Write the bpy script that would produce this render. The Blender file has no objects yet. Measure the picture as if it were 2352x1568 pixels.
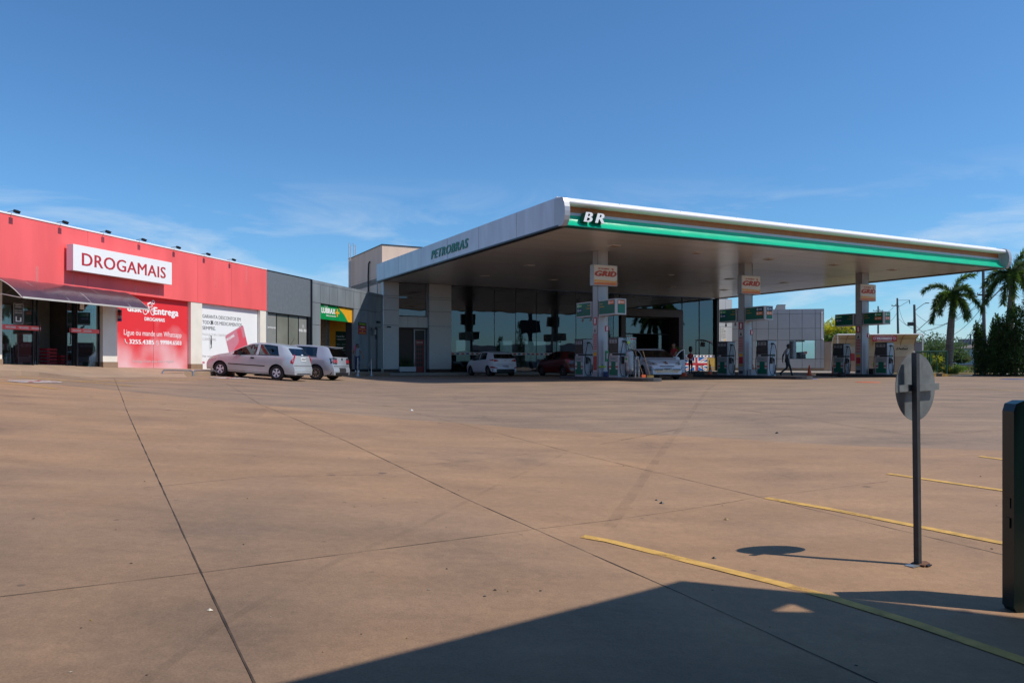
import bpy, bmesh, math, random
from mathutils import Vector, Matrix, noise as mnoise
R = math.radians
random.seed(7)
SC = bpy.context.scene
COL = SC.collection

# ------------------------------------------------------------------ camera, sky, sun, exposure
F = 1764.0            # focal length in pixels of a 2352 px wide frame
HZ = 0.77             # eye height above the forecourt under the canopy
cam_d = bpy.data.cameras.new('camera')
cam = bpy.data.objects.new('camera', cam_d); COL.objects.link(cam)
cam.location = (0, 0, HZ); cam.rotation_euler = (R(90), 0, 0)
cam_d.sensor_width = 36; cam_d.lens = 27.0; cam_d.shift_y = 50 / 2352
cam_d.clip_start = 0.05; cam_d.clip_end = 9000
SC.camera = cam

SUN_AZ = R(102.7)     # clockwise from +Y
SUN_EL = R(51)
W = bpy.data.worlds.new('World'); SC.world = W; W.use_nodes = True
wn = W.node_tree.nodes; wl = W.node_tree.links
for n in list(wn): wn.remove(n)
wo = wn.new('ShaderNodeOutputWorld'); bg = wn.new('ShaderNodeBackground')
sky = wn.new('ShaderNodeTexSky'); sky.sky_type = 'NISHITA'; sky.sun_disc = False
sky.sun_elevation = SUN_EL; sky.sun_rotation = SUN_AZ
sky.air_density = 1.0; sky.dust_density = 0.6; sky.ozone_density = 1.5; sky.altitude = 400
bg.inputs['Strength'].default_value = 0.092
# thin cirrus low over the roofs
tc = wn.new('ShaderNodeTexCoord'); mp = wn.new('ShaderNodeMapping')
mp.inputs['Scale'].default_value = (2.6, 2.6, 11.0); mp.inputs['Rotation'].default_value = (0.12, 0.16, 0.0); mp.inputs['Location'].default_value = (0.35, 0.0, 0.2)
n1 = wn.new('ShaderNodeTexNoise'); n1.inputs['Scale'].default_value = 1.5; n1.inputs['Detail'].default_value = 9
n1.inputs['Roughness'].default_value = 0.6; n1.inputs['Distortion'].default_value = 0.6
cr = wn.new('ShaderNodeValToRGB'); cr.color_ramp.elements[0].position = 0.47; cr.color_ramp.elements[1].position = 0.78
sx = wn.new('ShaderNodeSeparateXYZ')
er = wn.new('ShaderNodeValToRGB')
e = er.color_ramp.elements; e[0].position = 0.0; e[0].color = (.9, .9, .9, 1); e[1].position = 0.235; e[1].color = (0, 0, 0, 1)
m_ = e.new(0.13); m_.color = (1, 1, 1, 1)
mul = wn.new('ShaderNodeMath'); mul.operation = 'MULTIPLY'
mul2 = wn.new('ShaderNodeMath'); mul2.operation = 'MULTIPLY'; mul2.inputs[1].default_value = 0.95
mx = wn.new('ShaderNodeMixRGB'); mx.inputs[2].default_value = (8.2, 9.0, 9.8, 1)
wl.new(tc.outputs['Generated'], mp.inputs[0]); wl.new(mp.outputs[0], n1.inputs[0]); wl.new(n1.outputs[0], cr.inputs[0])
wl.new(tc.outputs['Generated'], sx.inputs[0]); wl.new(sx.outputs['Z'], er.inputs[0])
wl.new(cr.outputs[0], mul.inputs[0]); wl.new(er.outputs[0], mul.inputs[1]); wl.new(mul.outputs[0], mul2.inputs[0])
tint = wn.new('ShaderNodeMixRGB'); tint.blend_type = 'MULTIPLY'; tint.inputs[0].default_value = 1; tint.inputs[2].default_value = (0.69, 1.16, 1.54, 1)
wl.new(sky.outputs[0], tint.inputs[1])
wl.new(mul2.outputs[0], mx.inputs[0]); wl.new(tint.outputs[0], mx.inputs[1])
wl.new(mx.outputs[0], bg.inputs[0]); wl.new(bg.outputs[0], wo.inputs[0])

sd = bpy.data.lights.new('sun', 'SUN'); sd.energy = 3.85; sd.angle = R(0.53); sd.color = (1.0, 0.925, 0.82)
sun = bpy.data.objects.new('sun', sd); COL.objects.link(sun)
sdir = Vector((math.cos(SUN_EL) * math.sin(SUN_AZ), math.cos(SUN_EL) * math.cos(SUN_AZ), math.sin(SUN_EL)))
sun.rotation_euler = sdir.to_track_quat('Z', 'Y').to_euler(); sun.location = sdir * 60
SC.view_settings.view_transform = 'Standard'; SC.view_settings.look = 'None'
SC.view_settings.exposure = 0.0; SC.view_settings.gamma = 1.0
SC.cycles.max_bounces = 6; SC.cycles.transparent_max_bounces = 12; SC.cycles.caustics_reflective = False

# ------------------------------------------------------------------ materials
MATS = {}
def pm(name, col, rough=0.6, metal=0.0, var=0.08, scale=4.0, bump=0.0, bscale=60.0, spec=0.5, emit=None, coat=0.0, stretch=None):
    m = bpy.data.materials.new(name); m.use_nodes = True; nt = m.node_tree; b = nt.nodes['Principled BSDF']
    b.inputs['Roughness'].default_value = rough; b.inputs['Metallic'].default_value = metal
    b.inputs['Specular IOR Level'].default_value = spec; b.inputs['Coat Weight'].default_value = coat
    b.inputs['Coat Roughness'].default_value = 0.06
    t = nt.nodes.new('ShaderNodeTexCoord'); n = nt.nodes.new('ShaderNodeTexNoise')
    n.inputs['Scale'].default_value = scale; n.inputs['Detail'].default_value = 5
    if stretch:
        mpp = nt.nodes.new('ShaderNodeMapping'); mpp.inputs['Scale'].default_value = stretch
        nt.links.new(t.outputs['Object'], mpp.inputs[0]); nt.links.new(mpp.outputs[0], n.inputs[0])
    else: nt.links.new(t.outputs['Object'], n.inputs[0])
    r = nt.nodes.new('ShaderNodeValToRGB')
    r.color_ramp.elements[0].position = 0.3; r.color_ramp.elements[1].position = 0.7
    r.color_ramp.elements[0].color = (*[c * (1 - var) for c in col], 1); r.color_ramp.elements[1].color = (*[min(1, c * (1 + var)) for c in col], 1)
    nt.links.new(n.outputs[0], r.inputs[0]); nt.links.new(r.outputs[0], b.inputs['Base Color'])
    if bump:
        n2 = nt.nodes.new('ShaderNodeTexNoise'); n2.inputs['Scale'].default_value = bscale; n2.inputs['Detail'].default_value = 3
        bp = nt.nodes.new('ShaderNodeBump'); bp.inputs['Strength'].default_value = bump; bp.inputs['Distance'].default_value = 0.02
        nt.links.new((mpp.outputs[0] if stretch else t.outputs['Object']), n2.inputs[0])
        nt.links.new(n2.outputs[0], bp.inputs['Height']); nt.links.new(bp.outputs[0], b.inputs['Normal'])
    if emit: b.inputs['Emission Color'].default_value = (*emit[:3], 1); b.inputs['Emission Strength'].default_value = emit[3]
    MATS[name] = m; return m

def glassmat(name, refl=0.2, tint=(0.3, 0.36, 0.38), gl=(0.85, 0.95, 1.0), rough=0.0, wave=0.0, fres=True):
    m = bpy.data.materials.new(name); m.use_nodes = True; nt = m.node_tree
    for n in list(nt.nodes): nt.nodes.remove(n)
    o = nt.nodes.new('ShaderNodeOutputMaterial'); mxn = nt.nodes.new('ShaderNodeMixShader')
    tr = nt.nodes.new('ShaderNodeBsdfTransparent'); tr.inputs[0].default_value = (*tint, 1)
    g = nt.nodes.new('ShaderNodeBsdfGlossy'); g.inputs[0].default_value = (*gl, 1); g.inputs['Roughness'].default_value = rough
    lw = nt.nodes.new('ShaderNodeLayerWeight'); lw.inputs[0].default_value = 0.25
    ma = nt.nodes.new('ShaderNodeMath'); ma.operation = 'MULTIPLY_ADD'; ma.inputs[1].default_value = 0.6; ma.inputs[2].default_value = refl; ma.use_clamp = True
    nt.links.new(lw.outputs['Fresnel'], ma.inputs[0]); nt.links.new(ma.outputs[0], mxn.inputs[0])
    nt.links.new(tr.outputs[0], mxn.inputs[1]); nt.links.new(g.outputs[0], mxn.inputs[2]); nt.links.new(mxn.outputs[0], o.inputs[0])
    if wave:
        t = nt.nodes.new('ShaderNodeTexCoord'); n2 = nt.nodes.new('ShaderNodeTexNoise'); n2.inputs['Scale'].default_value = 0.5
        bp = nt.nodes.new('ShaderNodeBump'); bp.inputs['Strength'].default_value = wave; bp.inputs['Distance'].default_value = 0.05
        nt.links.new(t.outputs['Object'], n2.inputs[0]); nt.links.new(n2.outputs[0], bp.inputs['Height']); nt.links.new(bp.outputs[0], g.inputs['Normal'])
    MATS[name] = m; return m

pm('red_paint', (0.94, 0.135, 0.135), 0.55, var=0.11, scale=1.1, stretch=(1, 1, .22), bump=.12, bscale=1.5)
pm('sign_back', (0.17, 0.185, 0.19), 0.55, metal=.15, var=.3, scale=9)
pm('red_dark', (0.25, 0.012, 0.015), 0.35)
pm('cream', (0.82, 0.76, 0.66), 0.7, var=0.05, scale=2)
pm('white', (0.78, 0.78, 0.78), 0.4, var=0.03)
pm('white_gloss', (0.8, 0.8, 0.8), 0.25, var=0.03)
pm('signwhite', (0.9, 0.9, 0.9), 0.35, var=0.01)
pm('alu', (0.38, 0.385, 0.41), 0.38, metal=0.25, var=0.07, scale=1.5, stretch=(1, 1, .4))
pm('alu_fascia', (0.50, 0.52, 0.57), 0.4, metal=0.25, var=0.12, scale=1.6, stretch=(1, 1, .25), bump=.05, bscale=3)
pm('panel_grey', (0.50, 0.49, 0.49), 0.42, metal=0.15, var=0.04, scale=1)
pm('panel_blue', (0.31, 0.35, 0.385), 0.36, metal=0.3, var=0.16, scale=1.4, stretch=(1, 1, .25))
pm('grey_wall', (0.14, 0.165, 0.19), 0.75, var=0.1, scale=6, bump=.3, bscale=30)
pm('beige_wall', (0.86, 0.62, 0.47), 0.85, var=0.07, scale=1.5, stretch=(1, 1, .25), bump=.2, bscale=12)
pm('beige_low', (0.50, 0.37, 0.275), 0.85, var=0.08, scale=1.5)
pm('plinth', (0.30, 0.2, 0.13), 0.8, var=0.12, scale=4)
pm('seam', (0.03, 0.03, 0.035), 0.6)
pm('joint', (0.075, 0.05, 0.035), 0.9, var=.6, scale=5)
pm('black', (0.012, 0.012, 0.014), 0.45)
pm('rubber', (0.018, 0.018, 0.019), 0.7, var=.2, scale=20)
pm('dark_metal', (0.03, 0.033, 0.04), 0.4, metal=.5)
pm('dark_brown', (0.045, 0.022, 0.018), 0.5)
pm('steel', (0.45, 0.45, 0.46), 0.35, metal=0.9, var=.1, scale=8)
pm('galv', (0.32, 0.34, 0.35), 0.5, metal=0.6, var=.22, scale=9)
pm('chrome', (0.7, 0.7, 0.72), 0.12, metal=1.0)
pm('rust', (0.16, 0.07, 0.035), 0.85, var=.35, scale=30)
pm('green_brand', (0.0, 0.50, 0.28), 0.22, var=0.05, scale=2, bump=.35, bscale=2.5)
pm('green_dark', (0.0, 0.11, 0.07), 0.35)
pm('green_text', (0.0, 0.17, 0.11), 0.4)
pm('orange', (0.42, 0.13, 0.035), 0.5)
pm('orange_cone', (0.75, 0.13, 0.04), 0.55, var=.12, scale=12)
pm('yellow', (0.85, 0.42, 0.02), 0.5)
pm('yellow_line', (0.62, 0.36, 0.085), 0.75, var=0.22, scale=9)
pm('line_white', (0.50, 0.45, 0.42), 0.7, var=.15, scale=10)
pm('line_red', (0.42, 0.08, 0.06), 0.7, var=.2, scale=10)
pm('lime', (0.4, 0.6, 0.03), 0.5)
pm('lubrax_green', (0.0, 0.30, 0.075), 0.4)
pm('grid_red', (0.50, 0.065, 0.03), 0.4)
pm('grid_orange', (0.72, 0.17, 0.03), 0.4)
pm('grid_yellow', (0.80, 0.42, 0.10), 0.4)
pm('grid_white', (0.72, 0.66, 0.58), 0.4, var=.02)
pm('blue_sign', (0.01, 0.045, 0.16), 0.4)
pm('blue', (0.02, 0.12, 0.4), 0.4)
pm('soffit', (0.60, 0.585, 0.57), 0.24, metal=0.1, var=0.07, scale=.5, bump=.12, bscale=1.3, stretch=(.35, 3.0, 1))
pm('island', (0.06, 0.06, 0.062), 0.7, var=.2, scale=8)
pm('kerb', (0.32, 0.28, 0.24), 0.85, var=.12, scale=5)
pm('plastic_wrap', (0.05, 0.05, 0.055), 0.12, bump=.9, bscale=7)
pm('wrap_clear', (0.32, 0.37, 0.42), 0.15, bump=1.0, bscale=9)
pm('pump_white', (0.50, 0.51, 0.54), 0.35, var=.04)
pm('pump_grey', (0.30, 0.30, 0.31), 0.45, var=.05)
pm('pump_green', (0.0, 0.14, 0.085), 0.4)
pm('text_grey', (0.06, 0.06, 0.065), 0.5)
pm('text_faint', (0.55, 0.5, 0.5), 0.5)
pm('signred', (0.50, 0.03, 0.045), 0.45, var=.03)
pm('card_pink', (0.62, 0.22, 0.28), 0.5, var=.03)
pm('card_red', (0.72, 0.09, 0.13), 0.5, var=.03)
pm('skin_tan', (0.33, 0.17, 0.11), 0.55); pm('skin_dark', (0.05, 0.028, 0.02), 0.5)
pm('hair', (0.012, 0.008, 0.007), 0.5)
pm('shirt_grey', (0.25, 0.26, 0.29), 0.85); pm('shirt_white', (0.55, 0.56, 0.58), 0.85); pm('shirt_red', (0.38, 0.02, 0.03), 0.8)
pm('shirt_dark', (0.02, 0.03, 0.035), 0.85); pm('jeans', (0.03, 0.05, 0.11), 0.9, var=.2, scale=20); pm('trousers', (0.018, 0.028, 0.028), 0.85)
pm('pink', (0.6, 0.12, 0.22), 0.7); pm('gold', (0.6, 0.35, 0.08), 0.35, metal=.5)
pm('silver_car', (0.52, 0.56, 0.60), 0.33, metal=0.35, var=.02, coat=.8)
pm('silver_car2', (0.47, 0.50, 0.56), 0.3, metal=0.4, var=.02, coat=.8)
pm('white_car', (0.74, 0.75, 0.78), 0.3, var=.01, coat=.8)
pm('red_car', (0.09, 0.003, 0.007), 0.3, var=.02, coat=.8)
pm('lamp_red', (0.42, 0.012, 0.02), 0.12, coat=.5); pm('lamp_clear', (0.55, 0.57, 0.58), 0.1, metal=.4); pm('lamp_dark', (0.03, 0.035, 0.045), 0.15)
pm('plate', (0.7, 0.7, 0.72), 0.4); pm('plate_blue', (0.01, 0.05, 0.3), 0.4)
pm('leaf_dark', (0.03, 0.068, 0.018), 0.75, var=.5, scale=2.2)
pm('leaf_palm', (0.085, 0.14, 0.045), 0.6, var=.45, scale=1.5)
pm('leaf_yellow', (0.50, 0.45, 0.045), 0.7, var=.35, scale=2)
pm('leaf_green', (0.10, 0.17, 0.035), 0.75, var=.45, scale=1.5)
pm('leaf_far', (0.08, 0.12, 0.06), 0.8, var=.4, scale=.6)
pm('grass', (0.15, 0.16, 0.055), 0.9, var=.4, scale=1.2)
pm('dry_grass', (0.30, 0.22, 0.09), 0.9, var=.35, scale=3)
pm('bark', (0.19, 0.155, 0.125), 0.9, var=.3, scale=3, stretch=(1, 1, 6), bump=.5, bscale=20)
pm('concrete_pole', (0.13, 0.11, 0.105), 0.85, var=.15, scale=3)
pm('asphalt', (0.11, 0.1, 0.1), 0.9, var=.15, scale=1.5)
pm('tile_sidewalk', (0.36, 0.25, 0.17), 0.85, var=.12, scale=1.4)
pm('awning', (0.09, 0.045, 0.055), 0.18, var=.15, scale=1.5, bump=.3, bscale=1.2)
pm('cream_acrylic', (0.62, 0.52, 0.40), 0.5, var=.05)
pm('far_white', (0.50, 0.49, 0.47), 0.8, var=.08, scale=.6); pm('far_grey', (0.27, 0.25, 0.26), 0.8, var=.1, scale=.5)
pm('far_dark', (0.03, 0.045, 0.055), 0.5)
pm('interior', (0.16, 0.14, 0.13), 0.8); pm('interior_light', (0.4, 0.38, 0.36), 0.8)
pm('wood', (0.3, 0.2, 0.1), 0.7, var=.2, scale=6)
pm('amber_wall', (0.75, 0.36, 0.03), 0.5); pm('board_green', (0.006, 0.045, 0.025), 0.4)
pm('lamp_on', (1, 1, 1), 0.4, emit=(0.9, 0.95, 1.0, 6.0))
pm('fence_green', (0.0, 0.07, 0.045), 0.5)
pm('totem_green', (0.004, 0.022, 0.022), 0.28)
pm('film_grey', (0.25, 0.26, 0.25), 0.45, var=.06)
pm('sticker', (0.55, 0.53, 0.50), 0.5); pm('wire', (0.03, 0.03, 0.035), 0.6)
pm('pink_frame', (0.6, 0.55, 0.53), 0.5)
pm('stain', (0.05, 0.04, 0.035), 0.8)
glassmat('glass_store', 0.09, (0.24, 0.28, 0.30), (0.66, 0.74, 0.84), wave=0.10)
glassmat('glass_shop', 0.10, (0.62, 0.66, 0.64), (0.9, 0.95, 1.0))
pm('painted_clear_pane', (0.20, 0.21, 0.18), 0.08, var=.25, scale=.6)  # grey-green painted in place of clear glass, its bright interior and reflections
pm('post_dark', (0.035, 0.037, 0.042), 0.5, var=.3, scale=12)
glassmat('glass_car', 0.10, (0.20, 0.22, 0.24), (0.9, 0.95, 1.0))
glassmat('glass_mirror', 0.62, (0.15, 0.2, 0.2), (0.78, 0.9, 0.98), wave=.05)
glassmat('plastic_sheet', 0.12, (0.75, 0.78, 0.78), (0.9, 0.95, 1.0), rough=.2)

def banner_mat():
    m = pm('banner_red', (0.80, 0.05, 0.07), 0.5); nt = m.node_tree; b = nt.nodes['Principled BSDF']
    t = nt.nodes.new('ShaderNodeTexCoord'); n = nt.nodes.new('ShaderNodeTexNoise'); n.inputs['Scale'].default_value = .9; n.inputs['Detail'].default_value = 2
    s = nt.nodes.new('ShaderNodeSeparateXYZ'); mr = nt.nodes.new('ShaderNodeMapRange')
    mr.inputs[1].default_value = 2.7; mr.inputs[2].default_value = 0.5; mr.inputs[3].default_value = -.30; mr.inputs[4].default_value = .30
    ad = nt.nodes.new('ShaderNodeMath'); r = nt.nodes.new('ShaderNodeValToRGB')
    r.color_ramp.elements[0].position = .38; r.color_ramp.elements[0].color = (.80, .035, .045, 1); r.color_ramp.elements[1].position = .85; r.color_ramp.elements[1].color = (.85, .50, .52, 1)
    nt.links.new(t.outputs['Object'], n.inputs[0]); nt.links.new(t.outputs['Object'], s.inputs[0]); nt.links.new(s.outputs['Z'], mr.inputs[0])
    nt.links.new(n.outputs[0], ad.inputs[0]); nt.links.new(mr.outputs[0], ad.inputs[1]); nt.links.new(ad.outputs[0], r.inputs[0]); nt.links.new(r.outputs[0], b.inputs['Base Color'])
banner_mat()

def ground_mat():
    m = bpy.data.materials.new('ground'); m.use_nodes = True; nt = m.node_tree; b = nt.nodes['Principled BSDF']; L = nt.links.new
    N = nt.nodes.new
    t = N('ShaderNodeTexCoord'); s = N('ShaderNodeSeparateXYZ'); L(t.outputs['Object'], s.inputs[0])
    def math_(op, a, b_, c=None):
        n = N('ShaderNodeMath'); n.operation = op
        for i, v in enumerate((a, b_, c)):
            if v is None: continue
            if isinstance(v, (int, float)): n.inputs[i].default_value = v
            else: L(v, n.inputs[i])
        return n.outputs[0]
    def noise_(scale, det=4, vec=None, rough=.5):
        n = N('ShaderNodeTexNoise'); n.inputs['Scale'].default_value = scale; n.inputs['Detail'].default_value = det; n.inputs['Roughness'].default_value = rough
        L(vec or t.outputs['Object'], n.inputs[0]); return n.outputs[0]
    def ramp(f, stops):
        n = N('ShaderNodeValToRGB'); el = n.color_ramp.elements
        el[0].position, el[0].color = stops[0][0], (*stops[0][1], 1); el[1].position, el[1].color = stops[-1][0], (*stops[-1][1], 1)
        for p, c in stops[1:-1]: q = el.new(p); q.color = (*c, 1)
        L(f, n.inputs[0]); return n.outputs[0]
    def mix(f, a, c, mode='MIX'):
        n = N('ShaderNodeMixRGB'); n.blend_type = mode
        for i, v in ((0, f), (1, a), (2, c)):
            if isinstance(v, (int, float)): n.inputs[i].default_value = v
            elif isinstance(v, tuple): n.inputs[i].default_value = (*v, 1)
            else: L(v, n.inputs[i])
        return n.outputs[0]
    big = noise_(.16, 3); mid = noise_(.8, 5); fine = noise_(14, 5, rough=.7); grain = noise_(90, 2)
    mpn = N('ShaderNodeMapping'); mpn.inputs['Rotation'].default_value = (0, 0, R(-27.6)); mpn.inputs['Scale'].default_value = (.5, 1.5, 1); L(t.outputs['Object'], mpn.inputs[0])
    trow = noise_(.9, 5, mpn.outputs[0], .6)
    near = ramp(big, [(.3, (.35, .195, .10)), (.5, (.42, .24, .125)), (.7, (.44, .27, .155))])
    near = mix(.5, near, ramp(mid, [(.3, (.28, .18, .12)), (.7, (.44, .265, .15))]))
    far = mix(.5, ramp(big, [(.3, (.245, .175, .125)), (.7, (.345, .23, .145))]), ramp(trow, [(.3, (.20, .152, .118)), (.7, (.345, .23, .16))]))
    e1 = math_('MULTIPLY_ADD', s.outputs['X'], .42, -14.1); e1 = math_('ADD', e1, s.outputs['Y'])
    e1 = math_('ADD', e1, math_('MULTIPLY', noise_(.35, 2), 1.0))
    msk = ramp(math_('MULTIPLY', e1, 1.0), [(.42, (0, 0, 0)), (.55, (1, 1, 1))])
    c = mix(msk, near, far)
    c = mix(.30, c, ramp(trow, [(.35, (.22, .15, .10)), (.65, (.43, .28, .18))]), 'MIX')
    c = mix(1.0, c, ramp(fine, [(.25, (.86, .86, .86)), (.75, (1.1, 1.1, 1.1))]), 'MULTIPLY')
    c = mix(1.0, c, ramp(grain, [(.3, (.88, .88, .88)), (.7, (1.10, 1.10, 1.10))]), 'MULTIPLY')
    # slab to slab tone and faint patches
    sl = N('ShaderNodeMapping'); sl.inputs['Rotation'].default_value = (0, 0, R(-27.6)); sl.inputs['Location'].default_value = (.38, 1.2, 0); sl.inputs['Scale'].default_value = (1 / 2.72, 1 / 5.9, 0); L(t.outputs['Object'], sl.inputs[0])
    fl_ = N('ShaderNodeVectorMath'); fl_.operation = 'FLOOR'; L(sl.outputs[0], fl_.inputs[0]); wn_ = N('ShaderNodeTexWhiteNoise'); wn_.noise_dimensions = '2D'; L(fl_.outputs[0], wn_.inputs[0])
    c = mix(1.0, c, ramp(wn_.outputs[0], [(0, (.95, .95, .96)), (1, (1.04, 1.03, 1.02))]), 'MULTIPLY')
    pat = noise_(.55, 6, None, .72); c = mix(1.0, c, ramp(pat, [(.30, (.76, .78, .82)), (.45, (.98, .98, .98)), (.60, (1.03, 1.02, 1.0)), (.75, (1.14, 1.08, .98))]), 'MULTIPLY')
    brd = noise_(2.6, 7, mpn.outputs[0], .65); c = mix(1.0, c, ramp(brd, [(.3, (.93, .93, .94)), (.7, (1.06, 1.06, 1.05))]), 'MULTIPLY')
    # a broad greyish traffic-worn patch in the lane at the near left
    dx_ = math_('MULTIPLY', math_('ADD', s.outputs['X'], 3.2), .17); dy_ = math_('MULTIPLY', math_('ADD', s.outputs['Y'], -4.2), .19)
    dd_ = math_('ADD', math_('MULTIPLY', dx_, dx_), math_('MULTIPLY', dy_, dy_)); dd_ = math_('ADD', dd_, math_('MULTIPLY', noise_(.5, 5), .9))
    c = mix(1.0, c, ramp(dd_, [(.45, (.72, .78, .87)), (.95, (.97, .99, 1.0)), (1.0, (1.0, 1.0, .985))]), 'MULTIPLY')
    # oil drips
    for sc, th, st in ((1.3, .085, .6), (.5, .05, .6), (3.5, .09, .5), (.9, .06, .5)):
        v = N('ShaderNodeTexVoronoi'); v.inputs['Scale'].default_value = sc; L(t.outputs['Object'], v.inputs[0])
        f = ramp(math_('ADD', v.outputs['Distance'], math_('MULTIPLY', fine, .03)), [(th * .75, (1, 1, 1)), (th * 1.15, (0, 0, 0))])
        gate = ramp(noise_(sc * .35, 2), [(.52, (0, 0, 0)), (.60, (1, 1, 1))])
        c = mix(math_('MULTIPLY', math_('MULTIPLY', f, gate), st), c, (.07, .055, .05))
    L(c, b.inputs['Base Color'])
    b.inputs['Roughness'].default_value = .78; b.inputs['Specular IOR Level'].default_value = .3
    bp = N('ShaderNodeBump'); bp.inputs['Strength'].default_value = .25; bp.inputs['Distance'].default_value = .006
    L(math_('ADD', fine, grain), bp.inputs['Height']); L(bp.outputs[0], b.inputs['Normal'])
    MATS['ground'] = m
ground_mat()

def ribbon_mat(name, col, a):
    m = bpy.data.materials.new(name); m.use_nodes = True; nt = m.node_tree; b = nt.nodes['Principled BSDF']
    b.inputs['Base Color'].default_value = (*col, 1); b.inputs['Roughness'].default_value = .8
    t = nt.nodes.new('ShaderNodeTexCoord'); n = nt.nodes.new('ShaderNodeTexNoise'); n.inputs['Scale'].default_value = 3.5; n.inputs['Detail'].default_value = 6
    r = nt.nodes.new('ShaderNodeValToRGB'); r.color_ramp.elements[0].position = .35; r.color_ramp.elements[0].color = (0, 0, 0, 1)
    r.color_ramp.elements[1].position = .65; r.color_ramp.elements[1].color = (a, a, a, 1)
    nt.links.new(t.outputs['Object'], n.inputs[0]); nt.links.new(n.outputs[0], r.inputs[0]); nt.links.new(r.outputs[0], b.inputs['Alpha']); MATS[name] = m
def streak_mat():
    m = bpy.data.materials.new('streak'); m.use_nodes = True; b = m.node_tree.nodes['Principled BSDF']; b.inputs['Base Color'].default_value = (.75, .45, .42, 1); b.inputs['Roughness'].default_value = .8; b.inputs['Alpha'].default_value = .16; MATS['streak'] = m
streak_mat()
def worn(name, ground_col=(.33, .21, .135)):
    m = MATS[name]; nt = m.node_tree; b = nt.nodes['Principled BSDF']; t = nt.nodes.new('ShaderNodeTexCoord'); n = nt.nodes.new('ShaderNodeTexNoise'); n.inputs['Scale'].default_value = 3; n.inputs['Detail'].default_value = 9; n.inputs['Roughness'].default_value = .7
    r = nt.nodes.new('ShaderNodeValToRGB'); r.color_ramp.elements[0].position = .36; r.color_ramp.elements[0].color = (.35, .35, .35, 1); r.color_ramp.elements[1].position = .46; r.color_ramp.elements[1].color = (1, 1, 1, 1)
    nt.links.new(t.outputs['Object'], n.inputs[0]); nt.links.new(n.outputs[0], r.inputs[0]); nt.links.new(r.outputs[0], b.inputs['Alpha'])
worn('yellow_line'); worn('line_white'); worn('line_red')
def leafy(name, k=.4):
    m = MATS[name]; nt = m.node_tree; b = nt.nodes['Principled BSDF']; o = nt.nodes['Material Output']; tr = nt.nodes.new('ShaderNodeBsdfTranslucent'); mx_ = nt.nodes.new('ShaderNodeMixShader'); mx_.inputs[0].default_value = k
    src = b.inputs['Base Color'].links[0].from_socket; g = nt.nodes.new('ShaderNodeMixRGB'); g.blend_type = 'MULTIPLY'; g.inputs[0].default_value = 1; g.inputs[2].default_value = (1.6, 1.7, .7, 1)
    nt.links.new(src, g.inputs[1]); nt.links.new(g.outputs[0], tr.inputs[0]); nt.links.new(b.outputs[0], mx_.inputs[1]); nt.links.new(tr.outputs[0], mx_.inputs[2]); nt.links.new(mx_.outputs[0], o.inputs[0])
for k_ in ('leaf_dark', 'leaf_palm', 'leaf_yellow', 'leaf_green', 'leaf_far', 'grass', 'dry_grass'): leafy(k_)
ribbon_mat('tyre_mark', (.09, .065, .05), .12)

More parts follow.
